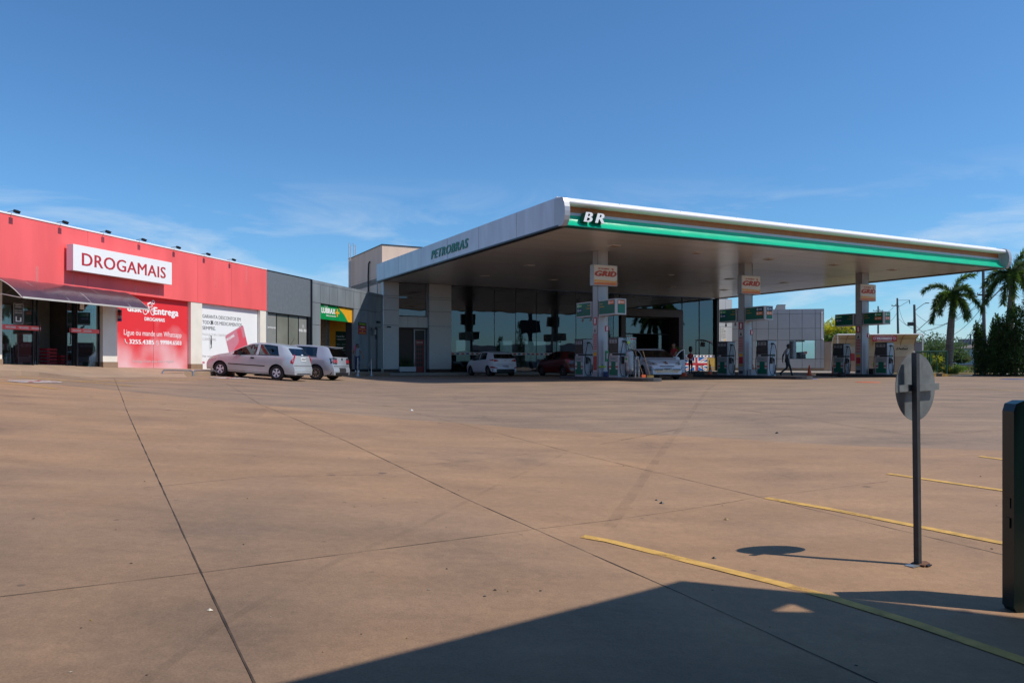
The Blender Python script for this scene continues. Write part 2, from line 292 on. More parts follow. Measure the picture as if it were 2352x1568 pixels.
# ------------------------------------------------------------------ mesh helpers
class MB:
    def __init__(s): s.v = []; s.f = []; s.m = []; s.slots = []
    def mi(s, m):
        if m not in s.slots: s.slots.append(m)
        return s.slots.index(m)
    def add(s, vs, fs, m):
        b = len(s.v); k = s.mi(m); s.v += [tuple(v) for v in vs]
        for f in fs: s.f.append([b + i for i in f]); s.m.append(k)
        return s
    def box(s, x0, x1, y0, y1, z0, z1, m='white'):
        if x0 > x1: x0, x1 = x1, x0
        if y0 > y1: y0, y1 = y1, y0
        if z0 > z1: z0, z1 = z1, z0
        return s.add([(x0, y0, z0), (x1, y0, z0), (x1, y1, z0), (x0, y1, z0), (x0, y0, z1), (x1, y0, z1), (x1, y1, z1), (x0, y1, z1)],
              [(0, 3, 2, 1), (4, 5, 6, 7), (0, 1, 5, 4), (1, 2, 6, 5), (2, 3, 7, 6), (3, 0, 4, 7)], m)
    def bbox(s, x0, x1, y0, y1, z0, z1, m='white', b=.02):
        # box with chamfered vertical edges
        p = [(x0 + b, y0), (x1 - b, y0), (x1, y0 + b), (x1, y1 - b), (x1 - b, y1), (x0 + b, y1), (x0, y1 - b), (x0, y0 + b)]
        return s.prism(p, z0, z1, m)
    def prism(s, poly, z0, z1, m='white', axis='z'):
        n = len(poly)
        def P(a, b, c):
            return (a, b, c) if axis == 'z' else ((c, a, b) if axis == 'x' else (a, c, b))
        vs = [P(a, b, z0) for a, b in poly] + [P(a, b, z1) for a, b in poly]
        fs = [list(range(n))[::-1], list(range(n, 2 * n))] + [(i, (i + 1) % n, n + (i + 1) % n, n + i) for i in range(n)]
        if axis == 'y': fs = [list(f)[::-1] for f in fs]
        return s.add(vs, fs, m)
    def quad(s, a, b, c, d, m): return s.add([a, b, c, d], [(0, 1, 2, 3)], m)
    def ring(s, p, u, w, r, n): return [tuple(Vector(p) + u * (r * math.cos(2 * math.pi * i / n)) + w * (r * math.sin(2 * math.pi * i / n))) for i in range(n)]
    def tube(s, pts, r, m='black', n=8, cap=True):
        pts = [Vector(p) for p in pts]; rs = r if isinstance(r, (list, tuple)) else [r] * len(pts)
        b = len(s.v); k = s.mi(m); prev = None
        for i, p in enumerate(pts):
            t = (pts[min(i + 1, len(pts) - 1)] - pts[max(i - 1, 0)])
            t = t.normalized() if t.length > 1e-9 else Vector((0, 0, 1))
            if prev is None: u = t.orthogonal().normalized()
            else: u = prev - t * prev.dot(t); u = u.normalized() if u.length > 1e-6 else t.orthogonal().normalized()
            prev = u; w = t.cross(u); s.v += s.ring(p, u, w, rs[i], n)
        for i in range(len(pts) - 1):
            for j in range(n):
                s.f.append([b + i * n + j, b + i * n + (j + 1) % n, b + (i + 1) * n + (j + 1) % n, b + (i + 1) * n + j]); s.m.append(k)
        if cap:
            s.f.append([b + j for j in range(n)][::-1]); s.m.append(k); s.f.append([b + (len(pts) - 1) * n + j for j in range(n)]); s.m.append(k)
        return s
    def lathe(s, prof, m='black', n=20, c=(0, 0, 0), axis='z'):
        def P(r, h, a):
            x, y = r * math.cos(a), r * math.sin(a)
            return (c[0] + x, c[1] + y, c[2] + h) if axis == 'z' else ((c[0] + x, c[1] + h, c[2] + y) if axis == 'y' else (c[0] + h, c[1] + x, c[2] + y))
        vs = [P(r, h, 2 * math.pi * j / n) for r, h in prof for j in range(n)]; fs = []
        for i in range(len(prof) - 1):
            for j in range(n):
                q = [i * n + j, i * n + (j + 1) % n, (i + 1) * n + (j + 1) % n, (i + 1) * n + j]
                fs.append(q[::-1] if axis == 'y' else q)
        fs.append(list(range(n))[::-1]); fs.append([(len(prof) - 1) * n + j for j in range(n)])
        return s.add(vs, fs, m)
    def build(s, name, parent=None, smooth=False, mods=None, loc=None, rot=None):
        me = bpy.data.meshes.new(name); me.from_pydata(s.v, [], s.f)
        for k in s.slots: me.materials.append(MATS[k])
        me.polygons.foreach_set('material_index', s.m)
        if smooth: me.polygons.foreach_set('use_smooth', [True] * len(s.f))
        me.update()
        if smooth and smooth != 'all':
            try: me.set_sharp_from_angle(angle=R(38))
            except Exception: pass
        o = bpy.data.objects.new(name, me); COL.objects.link(o)
        if parent is not None: o.parent = parent
        if loc is not None: o.location = loc
        if rot is not None: o.rotation_euler = rot
        return o

def tag(o, label, cat, group=None):
    o['label'] = label; o['category'] = cat
    if group: o['group'] = group
    return o
def thing(name, label, cat, loc=(0, 0, 0), rz=0, group=None, rot=None):
    o = bpy.data.objects.new(name, None); COL.objects.link(o); o.empty_display_size = .2
    o.location = loc; o.rotation_euler = rot or (0, 0, rz)
    return tag(o, label, cat, group)
def structure(o, kind='structure'): o['kind'] = kind; return o
def copy_tree(o, parent=None):
    c = o.copy(); COL.objects.link(c); c.parent = parent
    for ch in [x for x in o.children]: copy_tree(ch, c)
    return c

def text_mesh(body, shear=0.0, sp=1.0):
    cu = bpy.data.curves.new('t', 'FONT'); cu.body = body; cu.size = 1; cu.shear = shear; cu.extrude = .5; cu.space_character = sp
    cu.resolution_u = 3; cu.align_x = 'LEFT'
    ob = bpy.data.objects.new('t', cu); COL.objects.link(ob)
    dg = bpy.context.evaluated_depsgraph_get(); dg.update()
    me = bpy.data.meshes.new_from_object(ob.evaluated_get(dg))
    COL.objects.unlink(ob); bpy.data.objects.remove(ob); bpy.data.curves.remove(cu)
    return me
def text(name, body, w, h, P, N, m, parent, bold=0.0, shear=0.0, depth=0.004, roll=0.0, sp=None, side=None):
    """lettering w x h metres, its lower left corner at P, facing N (horizontal), depth standing proud; bold adds thin shifted strokes"""
    me = text_mesh(body, shear, sp or (1.0 + bold * 1.6))
    xs = [v.co.x for v in me.vertices]; ys = [v.co.y for v in me.vertices]; x0, x1, y0, y1 = min(xs), max(xs), min(ys), max(ys)
    N = Vector(N).normalized(); Rt = Vector((0, 0, 1)).cross(N); U = Vector((0, 0, 1))
    if roll: q = Matrix.Rotation(roll, 3, N); Rt = q @ Rt; U = q @ U
    P = Vector(P); vs = []; fs = []; n = len(me.vertices); B = bold * 1.5
    sh = [(0, 0)] if not bold else [(-B, 0), (0, 0), (B, 0), (0, B * .6), (0, -B * .6)] if bold > .03 else [(-B, 0), (B, 0)]
    for k, (dx, dy) in enumerate(sh):
        for v in me.vertices:
            a = (v.co.x + dx - x0 + B) / (x1 - x0 + 2 * B) * w; b = (v.co.y + dy - y0 + B * .6) / (y1 - y0 + 1.2 * B) * h; c = (v.co.z + .5) * depth + (k * .0004 if v.co.z > 0 else 0)
            vs.append(P + Rt * a + U * b + N * c)
        fs += [[k * n + i for i in p.vertices] for p in me.polygons]
    bpy.data.meshes.remove(me); me = bpy.data.meshes.new(name); me.from_pydata(vs, [], fs); me.materials.append(MATS[m]); me.update()
    if side:
        me.materials.append(MATS[side])
        for p in me.polygons: p.material_index = 0 if p.normal.dot(N) > .9 else 1
    o = bpy.data.objects.new(name, me); COL.objects.link(o); o.parent = parent
    return o

# ------------------------------------------------------------------ frames of the place
O_S = Vector((1.9, 28.7, 0)); A_S = R(27.59)                 # canopy front left corner; x along the road front, y towards the shop
E_P = Vector((-8.21, 48.9, 0)); A_P = R(76.27)               # corner where shop row meets station; x along the row away from camera, y into the shops
def frame(o, a): return Matrix.Translation(o) @ Matrix.Rotation(a, 4, 'Z')
M_S = frame(O_S, A_S); M_P = frame(E_P, A_P)
def SW(u, v, z=0): return M_S @ Vector((u, v, z))
def PW(s, d, z=0): return M_P @ Vector((-s, -d, z))
NP = Vector((.9714, -.2373)); SP = Vector((-.2373, -.9714))
def s_of(px, d=0):
    r = (1176 - px) / F
    return (-8.21 + .9714 * d + 48.9 * r - .2373 * r * d) / (.2373 + .9714 * r)
def smax(a, b, k):
    h = max(k - abs(a - b), 0) / k; return max(a, b) + h * h * k * .25
def kerb_z(s): return .30 + .016 * (max(-2, min(32, s)) - 19.7)
def gz(x, y):
    rx, ry = x + 8.21, y - 48.9
    d = rx * NP.x + ry * NP.y; s = rx * SP.x + ry * SP.y
    base = -smax(0, .88 - .033 * y, .12)
    n = kerb_z(s) - .062 * (max(d, 1) - 1)
    if s < -4: n -= (-4 - s) * .1
    return smax(base, n, .10)
def at(px, py, Y): return Vector(((px - 1176) / F * Y, Y, HZ - (py - 834) / F * Y))
def G(px, py):
    """where the sight line through this image point meets the ground"""
    lo, hi = .8, 400.
    f = lambda Y: (HZ - (py - 834) / F * Y) - gz((px - 1176) / F * Y, Y)
    y = lo
    while y < hi and f(y) > 0: y += .25
    a, b = y - .25, y
    for _ in range(30):
        m = (a + b) / 2
        if f(m) > 0: a = m
        else: b = m
    x = (px - 1176) / F * a
    return Vector((x, a, gz(x, a)))
# ------------------------------------------------------------------ ground and markings
def frange(a, b, st):
    o = []; x = a
    while x < b - 1e-6: o.append(x); x += st
    return o + [b]
xs = [-3000, -1200, -500, -200, -90] + frange(-45, 60, .75) + [80, 120, 200, 500, 1200, 3000]
ys = [-3000, -1000, -300, -90, -45, -25] + frange(-12, 75, .75) + [90, 120, 200, 400, 1200, 3000]
vs = []
for y in ys:
    for x in xs:
        yy = max(y, -60); vs.append((x, y, gz(x, yy)))
nx = len(xs); fs = [(j * nx + i, j * nx + i + 1, (j + 1) * nx + i + 1, (j + 1) * nx + i) for j in range(len(ys) - 1) for i in range(nx - 1)]
g_ = MB(); g_.add(vs, fs, 'ground'); go = g_.build('ground', smooth='all'); structure(go)

def ribbon(mb, pts, w, m, lift, seg=.3, wob=0, ends=None):
    P = []
    for i in range(len(pts) - 1):
        a, b = Vector(pts[i][:2]), Vector(pts[i + 1][:2]); n = max(1, int((b - a).length / seg))
        for k in range(n): P.append(a.lerp(b, k / n))
    P.append(Vector(pts[-1][:2])); vs = []
    for i, p in enumerate(P):
        t = (P[min(i + 1, len(P) - 1)] - P[max(i - 1, 0)]).normalized(); n = Vector((-t.y, t.x))
        ww = w / 2 * (1 + (random.uniform(-wob, wob) if wob else 0)); o = n * (random.uniform(-1, 1) * wob * w * .15 if wob else 0)
        for s_ in (-1, 1):
            q = p + n * s_ * ww + o; vs.append((q.x, q.y, gz(q.x, q.y) + lift))
    mb.add(vs, [(2 * i, 2 * i + 1, 2 * i + 3, 2 * i + 2) for i in range(len(P) - 1)], m)
def gp(*pp): return [G(*p) for p in pp]
j = MB()
jl = [(gp((262, 868), (290, 940), (310, 985), (460, 1310), (592, 1585)), .016),
      (gp((520, 880), (600, 930), (800, 1015), (1070, 1145), (1570, 1365), (2040, 1580)), .013),
      (gp((690, 895), (900, 935), (1340, 1045), (1740, 1140), (2352, 1285)), .011),
      (gp((0, 1370), (460, 1315), (1230, 1215), (1750, 1140), (1880, 1125), (2040, 1105)), .008),
      (gp((330, 1120), (590, 1095), (880, 1090)), .006), (gp((588, 1100), (900, 1075), (1290, 1032)), .005),
      (gp((1378, 1020), (1560, 985), (1760, 960), (2040, 940)), .012),
      (gp((1300, 905), (1560, 925), (1900, 965), (2200, 990)), .010),
      (gp((1000, 905), (1300, 950), (1500, 980)), .006), (gp((1740, 877), (1960, 884), (2352, 892)), .03), (gp((2000, 880), (2352, 884)), .02)]
for p, w in jl: ribbon(j, p, w * .6, 'joint', .003, seg=.16, wob=.6)
structure(j.build('pavement_joints'))
t_ = MB()
ribbon(t_, gp((1655, 878), (1625, 895), (1600, 930), (1570, 975), (1540, 1010), (1480, 1095), (1400, 1210)), .11, 'tyre_mark', .005)
ribbon(t_, gp((1300, 1040), (1150, 1110), (950, 1215), (800, 1275), (620, 1370), (500, 1440), (330, 1568)), .05, 'tyre_mark', .005)
ribbon(t_, gp((2352, 985), (2100, 1000), (1700, 940), (1300, 915)), .25, 'tyre_mark', .005)
structure(t_.build('tyre_marks'))
y_ = MB()
for p, w in ((gp((1338, 1232), (1400, 1243), (1780, 1338), (1905, 1372), (2100, 1432), (2400, 1535)), .105), (gp((1760, 1144), (1900, 1168), (2315, 1250), (2500, 1290)), .10),
             (gp((2040, 1088), (2315, 1128), (2500, 1155)), .10), (gp((2250, 1048), (2400, 1068)), .10), (gp((2190, 893), (2352, 897)), .10),
             (gp((40, 865.5), (180, 876), (305, 886.4)), .09), (gp((-30, 876), (60, 884.5), (130, 893)), .10),
             (gp((180, 875.6), (330, 873.8), (482, 871.3)), .09), (gp((445, 867), (588, 877), (660, 881)), .09), (gp((640, 873), (760, 880)), .08),
             (gp((1220, 875.5), (1380, 877), (1500, 876.3)), .12)):
    ribbon(y_, p, w, 'yellow_line', .006, wob=.06)
structure(y_.build('parking_lines'))
for i, (x0, x1, yy) in enumerate(((30, 128, 876.7), (494, 560, 868.3))):
    w_ = MB(); a, b = G(x0, yy), G(x1, yy); mid = (a + b) / 2; ex = (b - a).to_2d().normalized(); ey = Vector((-ex.y, ex.x)); hw = (b - a).length / 2
    def gq(u, v, l): p = mid.to_2d() + ex * u + ey * v; return (p.x, p.y, gz(p.x, p.y) + l)
    oc = [(-hw, -.35), (-hw * .6, -.75), (hw * .6, -.75), (hw, -.35), (hw, .35), (hw * .6, .75), (-hw * .6, .75), (-hw, .35)]; oc = [(a_, b_ * .62) for a_, b_ in oc]
    w_.add([gq(u, v, .012) for u, v in oc], [list(range(8))], 'line_white')
    for sgn in (-1, 1):
        w_.add([gq(-hw * .7, -.3 * sgn - .05, .017), gq(hw * .7, .3 * sgn - .05, .017), gq(hw * .7, .3 * sgn + .05, .017), gq(-hw * .7, -.3 * sgn + .05, .017)], [(0, 1, 2, 3)], 'line_red')
    structure(w_.build('painted_ground_marking'))
# covers in the pavement
for (px, py, r, m, lab) in ((1855, 870, .42, 'blue', 'round blue steel manhole cover set in the sunlit paving before the middle island'),
                        (1993, 878, .42, 'orange_cone', 'orange steel manhole cover set in the sunlit paving left of the road sign'),
                        (2327, 871, .5, 'blue', 'blue manhole cover near the shade of the conifers')):
    p = G(px, py); c_ = MB(); c_.lathe([(r + .06, 0), (r + .06, .012), (r, .016), (r, .02), (0.02, .022)], m, 24)
    tag(c_.build('manhole_cover', loc=(p.x, p.y, p.z - .004)), lab, 'manhole cover')

# sidewalk before the shops, with its ramp at the pharmacy door
sw = MB(); S_ = frange(-.6, 34, .4)
def sw_edge(s):
    r = smax(0, min(1, (s - 20.9) / .9, (27.6 - s) / .9), .05)
    r = max(0, min(1, r)); return r
vs = []
for s in S_:
    k = kerb_z(s); r = sw_edge(s)
    e = k + .14; lo = k - .06
    zr = gz(*PW(s, 1.9).xy) + .008
    p0 = PW(s, -.4, k + .24 + .01 * max(0, s - 15)); p1 = PW(s, .45, k + .21 * (1 - .15 * r) + .02); p2 = PW(s, 1.0 + .9 * r, e * (1 - r) + zr * r); p3 = PW(s, 1.002 + .9 * r, lo - .1)
    vs += [p0, p1, p2, p3]
fs = []
for i in range(len(S_) - 1):
    for q in range(3): fs.append((4 * i + q, 4 * i + q + 1, 4 * i + 5 + q, 4 * i + 4 + q))
sw.add(vs, fs, 'tile_sidewalk'); structure(sw.build('sidewalk'))
# raised apron before the station shop and its right wing
ap = MB()
poly = [SW(.2, 21.0), SW(20.5, 21.0), SW(20.5, 20.4), SW(24, 20.4)]
w0 = at(1720, 860, 49.8); w1 = at(2000, 860, 48.6)
poly += [Vector((w0.x, 49.8, 0)), Vector((w1.x, 48.8, 0)), Vector((w1.x + 3.2, 61.5, 0)), SW(30, 22.6), SW(.2, 22.6)]
ap.prism([(p.x, p.y) for p in poly], -.1, .17, 'kerb'); structure(ap.build('raised_apron'))

# ------------------------------------------------------------------ pharmacy: x = -s, front at y = 0
def pharm_root(name, label, cat='building'): return thing(name, label, cat, (E_P.x, E_P.y, 0), A_P)
TOP = 5.11; SOF = 3.21
ph = pharm_root('pharmacy_building', 'red and cream pharmacy with a tall plain red fascia at the left')
b = MB()
b.box(-33, -13.54, -.01, .25, SOF, TOP, 'red_paint'); f_ = b.build('fascia', ph)
c = MB(); c.box(-33, -13.54, -.03, .27, TOP + .002, TOP + .05, 'signwhite'); c.build('coping', ph)
c = MB()
for sgn in (16.3, 18.6, 24.3): c = MB(); c.box(-sgn - .003, -sgn + .003, -.013, -.0105, SOF + .02, TOP - .02, 'red_dark'); c.build('fascia_joint', ph)
b = MB()   # walls behind, roof, sides
b.box(-33, -13.6, .26, .4, 3.25, 4.9, 'cream'); b.box(-33, -13.54, 6.0, 6.2, .3, 4.9, 'cream'); b.box(-13.6, -13.54, .4, 6, .3, 4.9, 'cream'); b.box(-33, -32.8, .4, 6, .3, 4.9, 'cream')
b.box(-33, -13.6, .3, 6.1, 3.3, 3.4, 'interior_light'); b.box(-33, -13.6, .3, 6.2, 4.7, 4.8, 'grey_wall'); b.build('wall', ph)
def pillar(s0, s1, par, m='cream', top=SOF, pl=True):
    q = MB(); z0 = kerb_z((s0 + s1) / 2) + .1
    zp = z0 + .36
    q.box(-s0, -s1, .012, .45, zp, top, m); q.box(-s0 - .01, -s1 + .01, -.01, .45, z0, zp - .002, 'plinth'); return q.build('pillar', par)
pillar(28.6, 27.48, ph); pillar(23.62, 22.96, ph); pillar(19.0, 18.29, ph); pillar(14.06, 13.56, ph); pillar(33, 32.2, ph)
b = MB(); b.box(-22.96, -13.6, .30, .38, .4, SOF, 'cream'); b.build('back_panel', ph)
b = MB(); b.box(-32.2, -28.6, .30, .38, .4, SOF, 'cream'); b.build('back_panel', ph)
for s_, w_, l_ in ((26.3, .05, .5), (22.1, .03, .35), (17.4, .02, 1.2), (15.2, .03, .8), (24.9, .025, .6), (20.9, .02, .4)):
    b = MB(); b.box(-s_ - w_, -s_ + w_, -.0125, -.0105, TOP - l_ if s_ < 20 else SOF + .0, TOP - .002 if s_ < 20 else SOF + l_, 'streak'); b.build('rain_streak', ph)
# interior of the sales room behind the glass
b = MB(); zf = kerb_z(25) + .25
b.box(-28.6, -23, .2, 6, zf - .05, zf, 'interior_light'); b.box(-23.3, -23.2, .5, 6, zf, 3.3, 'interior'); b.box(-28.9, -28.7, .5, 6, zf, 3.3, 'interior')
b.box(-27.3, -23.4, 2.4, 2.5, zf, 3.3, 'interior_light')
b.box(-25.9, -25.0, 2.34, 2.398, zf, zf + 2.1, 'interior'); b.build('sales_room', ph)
# glass front
def pane(s0, s1, z0, z1, par, m, y=.14, name='window', fr='black', t=.03, glass_name='pane'):
    q = MB(); q.box(-s0, -s0 + t, y - .02, y + .03, z0, z1, fr); q.box(-s1 - t, -s1, y - .02, y + .03, z0, z1, fr)
    q.box(-s0 + t, -s1 - t, y - .02, y + .03, z0, z0 + t, fr); q.box(-s0 + t, -s1 - t, y - .02, y + .03, z1 - t, z1, fr); o = q.build(name, par)
    g = MB(); g.box(-s0 + t, -s1 - t, y, y + .008, z0 + t, z1 - t, m); g.build(glass_name, o); return o
pane(27.46, 26.28, zf, SOF, ph, 'glass_shop'); pane(24.62, 23.64, zf, SOF, ph, 'glass_shop')
dl = pane(26.26, 26.05, zf, SOF, ph, 'glass_shop', y=.22, name='sliding_door'); dr = pane(24.95, 24.64, zf, SOF, ph, 'glass_shop', y=.22, name='sliding_door')
for s, d_ in ((26.1, dl), (24.9, dr)):
    q = MB(); q.tube([(-s, .16, zf + .75), (-s, .10, zf + .75), (-s, .10, zf + 1.45), (-s, .16, zf + 1.45)], .016, 'black'); q.build('handle', d_)
for (s0, s1) in ((27.4, 26.05), (24.93, 23.68)):
    q = MB(); q.box(-s0, -s1, .105, .112, zf + 1.13, zf + 1.27, 'red_paint'); st = q.build('glass_stripe', ph)
    nn = 3 if s0 > 26 else 2
    for k in range(nn):
        s = s0 - .12 - k * .45
        text('lettering', 'DROGAMAIS', .34, .06, (-s, .103, zf + 1.17), (0, -1, 0), 'signwhite', st, bold=.02, depth=.002)
# notice on the glass, shelves, goods
def flat_notice(par_name, label, cat, P, w, h, N, base, lines, rz_root, loc_root, border=None, group=None, depth=.012):
    o = thing(par_name, label, cat, loc_root, rz_root, group)
    return o
nt_ = thing('door_notice', 'dark notice with white lettering stuck on the pharmacy glass left of the doorway', 'notice', tuple(PW(26.85, -.13, zf + 1.3)), A_P)
q = MB(); q.box(-.17, .17, -.030, -.024, 0, .62, 'text_grey'); q.build('sheet', nt_)
for k, (tx, w_) in enumerate((('HORÁRIO DE', .2), ('ATENDIMENTO', .22), ('Segunda a Sábado', .26), ('07:30h às 22:00h', .26))):
    text('lettering', tx, w_, .035, (-w_ / 2, -.0315, .55 - k * .06 - (.05 if k > 1 else 0)), (0, -1, 0), 'signwhite', nt_, depth=.001)
q = MB()
for xx in (-.165, .16): q.box(xx, xx + .006, -.032, -.0305, .01, .61, 'signwhite')
for zz in (.01, .60): q.box(-.165, .165, -.0332, -.0322, zz, zz + .006, 'signwhite')
q.box(-.1, .1, -.0345, -.0335, .07, .1, 'signwhite'); q.box(-.1, -.06, -.0345, -.0335, .1, .22, 'signwhite'); q.box(.05, .1, -.0345, -.0335, .1, .2, 'signwhite'); q.build('white_print', nt_)
def shelf_unit(loc, label, cols):
    o = thing('shelf_unit', label, 'shelf', loc, A_P, 'shelves of goods inside the pharmacy')
    q = MB(); q.box(-.5, .5, .34, .38, 0, 1.9, 'white'); q.build('back_board', o)
    for x in (-.5, .47):
        q = MB(); q.box(x, x + .03, 0, .34, 0, 1.9, 'white'); q.build('side_board', o)
    for z in (.08, .5, .9, 1.3): q = MB(); q.box(-.469, .469, -.02, .338, z, z + .03, 'wood'); q.build('shelf_board', o)
    for z in (.08, .5, .9, 1.3):
        q = MB(); x = -.44
        while x < .42:
            w = random.uniform(.05, .09); h = random.uniform(.12, .24)
            q.box(x, x + w * .9, .05, .2, z + .032, z + .03 + h, random.choice(cols)); x += w
        q = q.build('goods', o); q['kind'] = 'stuff'
shelf_unit(tuple(PW(27.0, -.75, zf)), 'white shelf unit of boxed goods behind the leftmost pharmacy window', ['signwhite', 'signwhite', 'blue', 'signred', 'pink'])
shelf_unit(tuple(PW(26.6, -1.9, zf)), 'white shelf unit standing deeper inside the pharmacy beside the red counter', ['signwhite', 'lubrax_green', 'blue_sign'])
q = MB(); q.box(-.35, .35, 0, .5, 0, 1.05, 'red_dark'); q.box(-.38, .38, -.03, .53, 1.052, 1.09, 'signred'); q.box(.12, .3, -.004, -.001, .8, 1.0, 'sticker')
o = q.build('counter', loc=tuple(PW(25.85, -.9, zf)), rot=(0, 0, A_P)); tag(o, 'dark red counter just inside the open pharmacy door', 'counter')
for i in range(2):
    o = thing('basket_stack', ['stack of red shopping baskets on the floor inside the pharmacy doorway', 'shorter stack of red baskets beside the right glass of the pharmacy'][i], 'baskets', tuple(PW(24.75 - i * .55, -1.1, zf)), A_P, 'red shopping baskets in the pharmacy')
    for k in range(6 - 2 * i):
        q = MB(); q.prism([(-.2, -.14), (.2, -.14), (.23, .14), (-.23, .14)], k * .11, k * .11 + .07, 'signred'); q.build('basket', o)
q = MB(); q.lathe([(.0, 0), (.07, 0), (.07, .03), (.02, .05), (.02, .12)], 'lamp_on', 16)
tag(q.build('ceiling_lamp', loc=tuple(PW(26.75, -1.0, 3.05))), 'small lit round lamp on the ceiling behind the left pharmacy glass', 'lamp')
o = thing('glass_sticker', 'yellow and white paper notices stuck high on the right pharmacy glass', 'notice', tuple(PW(24.45, -.13, zf + 1.9)), A_P)
q = MB(); q.box(-.06, .1, -.03, -.024, .32, .38, 'yellow'); q.box(-.06, .1, -.03, -.024, .22, .28, 'yellow'); q.box(-.06, .11, -.03, -.024, 0, .2, 'signwhite'); q.build('paper', o)

# awning
aw = thing('awning', 'dark curved polycarbonate awning over the pharmacy entrance', 'awning', (E_P.x, E_P.y, 0), A_P)
q = MB(); ns, na = 24, 10; vs = []
prof = [(d, 3.24 - .62 * (d / 1.22) ** 1.9) for d in [1.22 * k / na for k in range(na + 1)]]
for i in range(ns + 1):
    s = 28.0 - (28.0 - 22.9) * i / ns
    for d, z in prof: vs.append((-s, -d - .015, z + .008 * math.sin(i * 2.1 + d * 5)))
m1 = na + 1
q.add(vs, [(i * m1 + k, (i + 1) * m1 + k, (i + 1) * m1 + k + 1, i * m1 + k + 1) for i in range(ns) for k in range(na)], 'awning')
q.add([(x, y + .0, z - .006) for x, y, z in vs], [(i * m1 + k, i * m1 + k + 1, (i + 1) * m1 + k + 1, (i + 1) * m1 + k) for i in range(ns) for k in range(na)], 'awning')
q.build('roof_sheet', aw, smooth='all')
q = MB(); q.box(-28.0, -22.9, -1.26, -1.23, 2.585, 2.635, 'sticker'); q.build('front_bar', aw)
for k in range(7):
    s = 28.0 - 5.1 * k / 6
    q = MB(); q.tube([(-s, -d - .02, z - .02) for d, z in prof], .012, 'sticker', 6); q.build('rib', aw)
q = MB(); q.tube([(-28.0, -.02, 2.55), (-28.0, -.55, 2.72), (-28.0, -1.2, 2.6)], .015, 'sticker', 6); q.build('brace', aw)

# lightbox sign
sg = thing('lightbox_sign', 'white box sign reading DROGAMAIS in red letters on the red fascia', 'sign', (E_P.x, E_P.y, 0), A_P)
q = MB(); q.box(-25.27, -20.6, -.35, -.10, 3.71, 4.54, 'signwhite'); q.build('box', sg)
for s in (24.5, 21.4): q = MB(); q.box(-s - .05, -s + .05, -.099, -.011, 3.9, 4.35, 'dark_metal'); q.build('bracket', sg)
text('lettering', 'DROGAMAIS', 3.98, .42, (-24.92, -.351, 3.90), (0, -1, 0), 'signred', sg, bold=.012, depth=-.0 or .006, sp=1.05)

# floodlights along the coping
flx = (43.6, 155, 253, 335, 414, 482.6, 541)
desc = ['leftmost', 'second from the left', 'third from the left', 'fourth from the left', 'fifth from the left', 'sixth from the left', 'rightmost']
for i, px in enumerate(flx):
    s = s_of(px, .3)
    o = thing('floodlight', 'small black floodlight on the red fascia top, ' + desc[i], 'floodlight', tuple(PW(s, 0, TOP + .05)), A_P, 'floodlights along the pharmacy parapet')
    q = MB(); q.tube([(0, .1, 0), (0, .1, .04), (0, -.2, .07)], .010, 'black', 6); q.build('arm', o)
    q = MB(); q.prism([(-.30, .04), (-.25, -.03), (-.15, .02), (-.19, .09)], -.07, .07, 'dark_metal', axis='x'); q.build('lamp_head', o)

# banners in the window bays
bn = thing('window_banner', 'red printed banner with delivery phone numbers filling a pharmacy bay', 'banner', (E_P.x, E_P.y, 0), A_P)
zb0 = kerb_z(21) + .215
q = MB(); q.box(-22.94, -19.02, .15, .17, zb0, SOF - .002, 'banner_red'); q.build('sheet', bn)
q = MB(); q.box(-20.98, -20.97, .147, .1495, zb0 + .02, SOF - .9, 'red_dark'); q.build('door_gap', bn)
H0 = SOF - zb0
def bt(body, fx, fz, fw, fh, bold=.0, m='signwhite', **k): return text('lettering', body, 3.92 * fw, H0 * fh, (-22.94 + 3.92 * fx, .1495, zb0 + H0 * fz), (0, -1, 0), m, bn, bold=bold, depth=.004, **k)
bt('disk', .155, .775, .19, .11, .035); bt('Entrega', .50, .735, .36, .135, .035); bt('DROGAMAIS', .38, .67, .28, .052, .03)
bt('Ligue ou mande um Whatsapp', .115, .44, .79, .095, 0); bt('3255.4385', .18, .345, .33, .065, .03); bt('99984.6503', .595, .35, .31, .065, .03)
bt('Entrega Grátis para toda a região!', .23, .085, .56, .05, 0, m='text_faint')
q = MB()  # delivery rider on a bicycle, ring outlines
def ring2(cx, cz, r, w, y=.1485, m='signwhite', mb=None, n=18, a0=0, a1=360):
    mb = mb or q; ns = n; vs = []
    for k in range(ns + 1):
        a = R(a0 + (a1 - a0) * k / ns)
        for rr in (r, r - w): vs.append((cx + rr * math.cos(a), y - .003, cz + rr * math.sin(a)))
    mb.add(vs, [(2 * k, 2 * k + 1, 2 * k + 3, 2 * k + 2)[::-1] for k in range(ns)], m)
bx = -22.94 + 3.92 * .39; bz = zb0 + H0 * .80
ring2(bx, bz, .13, .03); ring2(bx + .40, bz + .0, .13, .03)
ring2(bx + .42, bz + .36, .08, .035)
q.tube([(bx, .146, bz), (bx + .15, .146, bz + .16), (bx + .33, .146, bz + .17), (bx + .4, .146, bz)], .018, 'signwhite', 5)
q.tube([(bx + .1, .146, bz + .26), (bx + .26, .146, bz + .33), (bx + .36, .146, bz + .2)], .035, 'signwhite', 5)
q.tube([(bx + .1, .146, bz + .26), (bx + .2, .146, bz + .08), (bx + .12, .146, bz - .05)], .03, 'signwhite', 5)
px_ = -22.94 + 3.92 * .125; pz = zb0 + H0 * .375
q.tube([(px_, .146, pz + .09), (px_ + .02, .146, pz), (px_ + .11, .146, pz - .07)], .022, 'signwhite', 5)
px_ = -22.94 + 3.92 * .555; ring2(px_, pz, .085, .016); q.tube([(px_ - .03, .146, pz + .03), (px_ - .01, .146, pz - .02), (px_ + .04, .146, pz - .03)], .014, 'signwhite', 5)
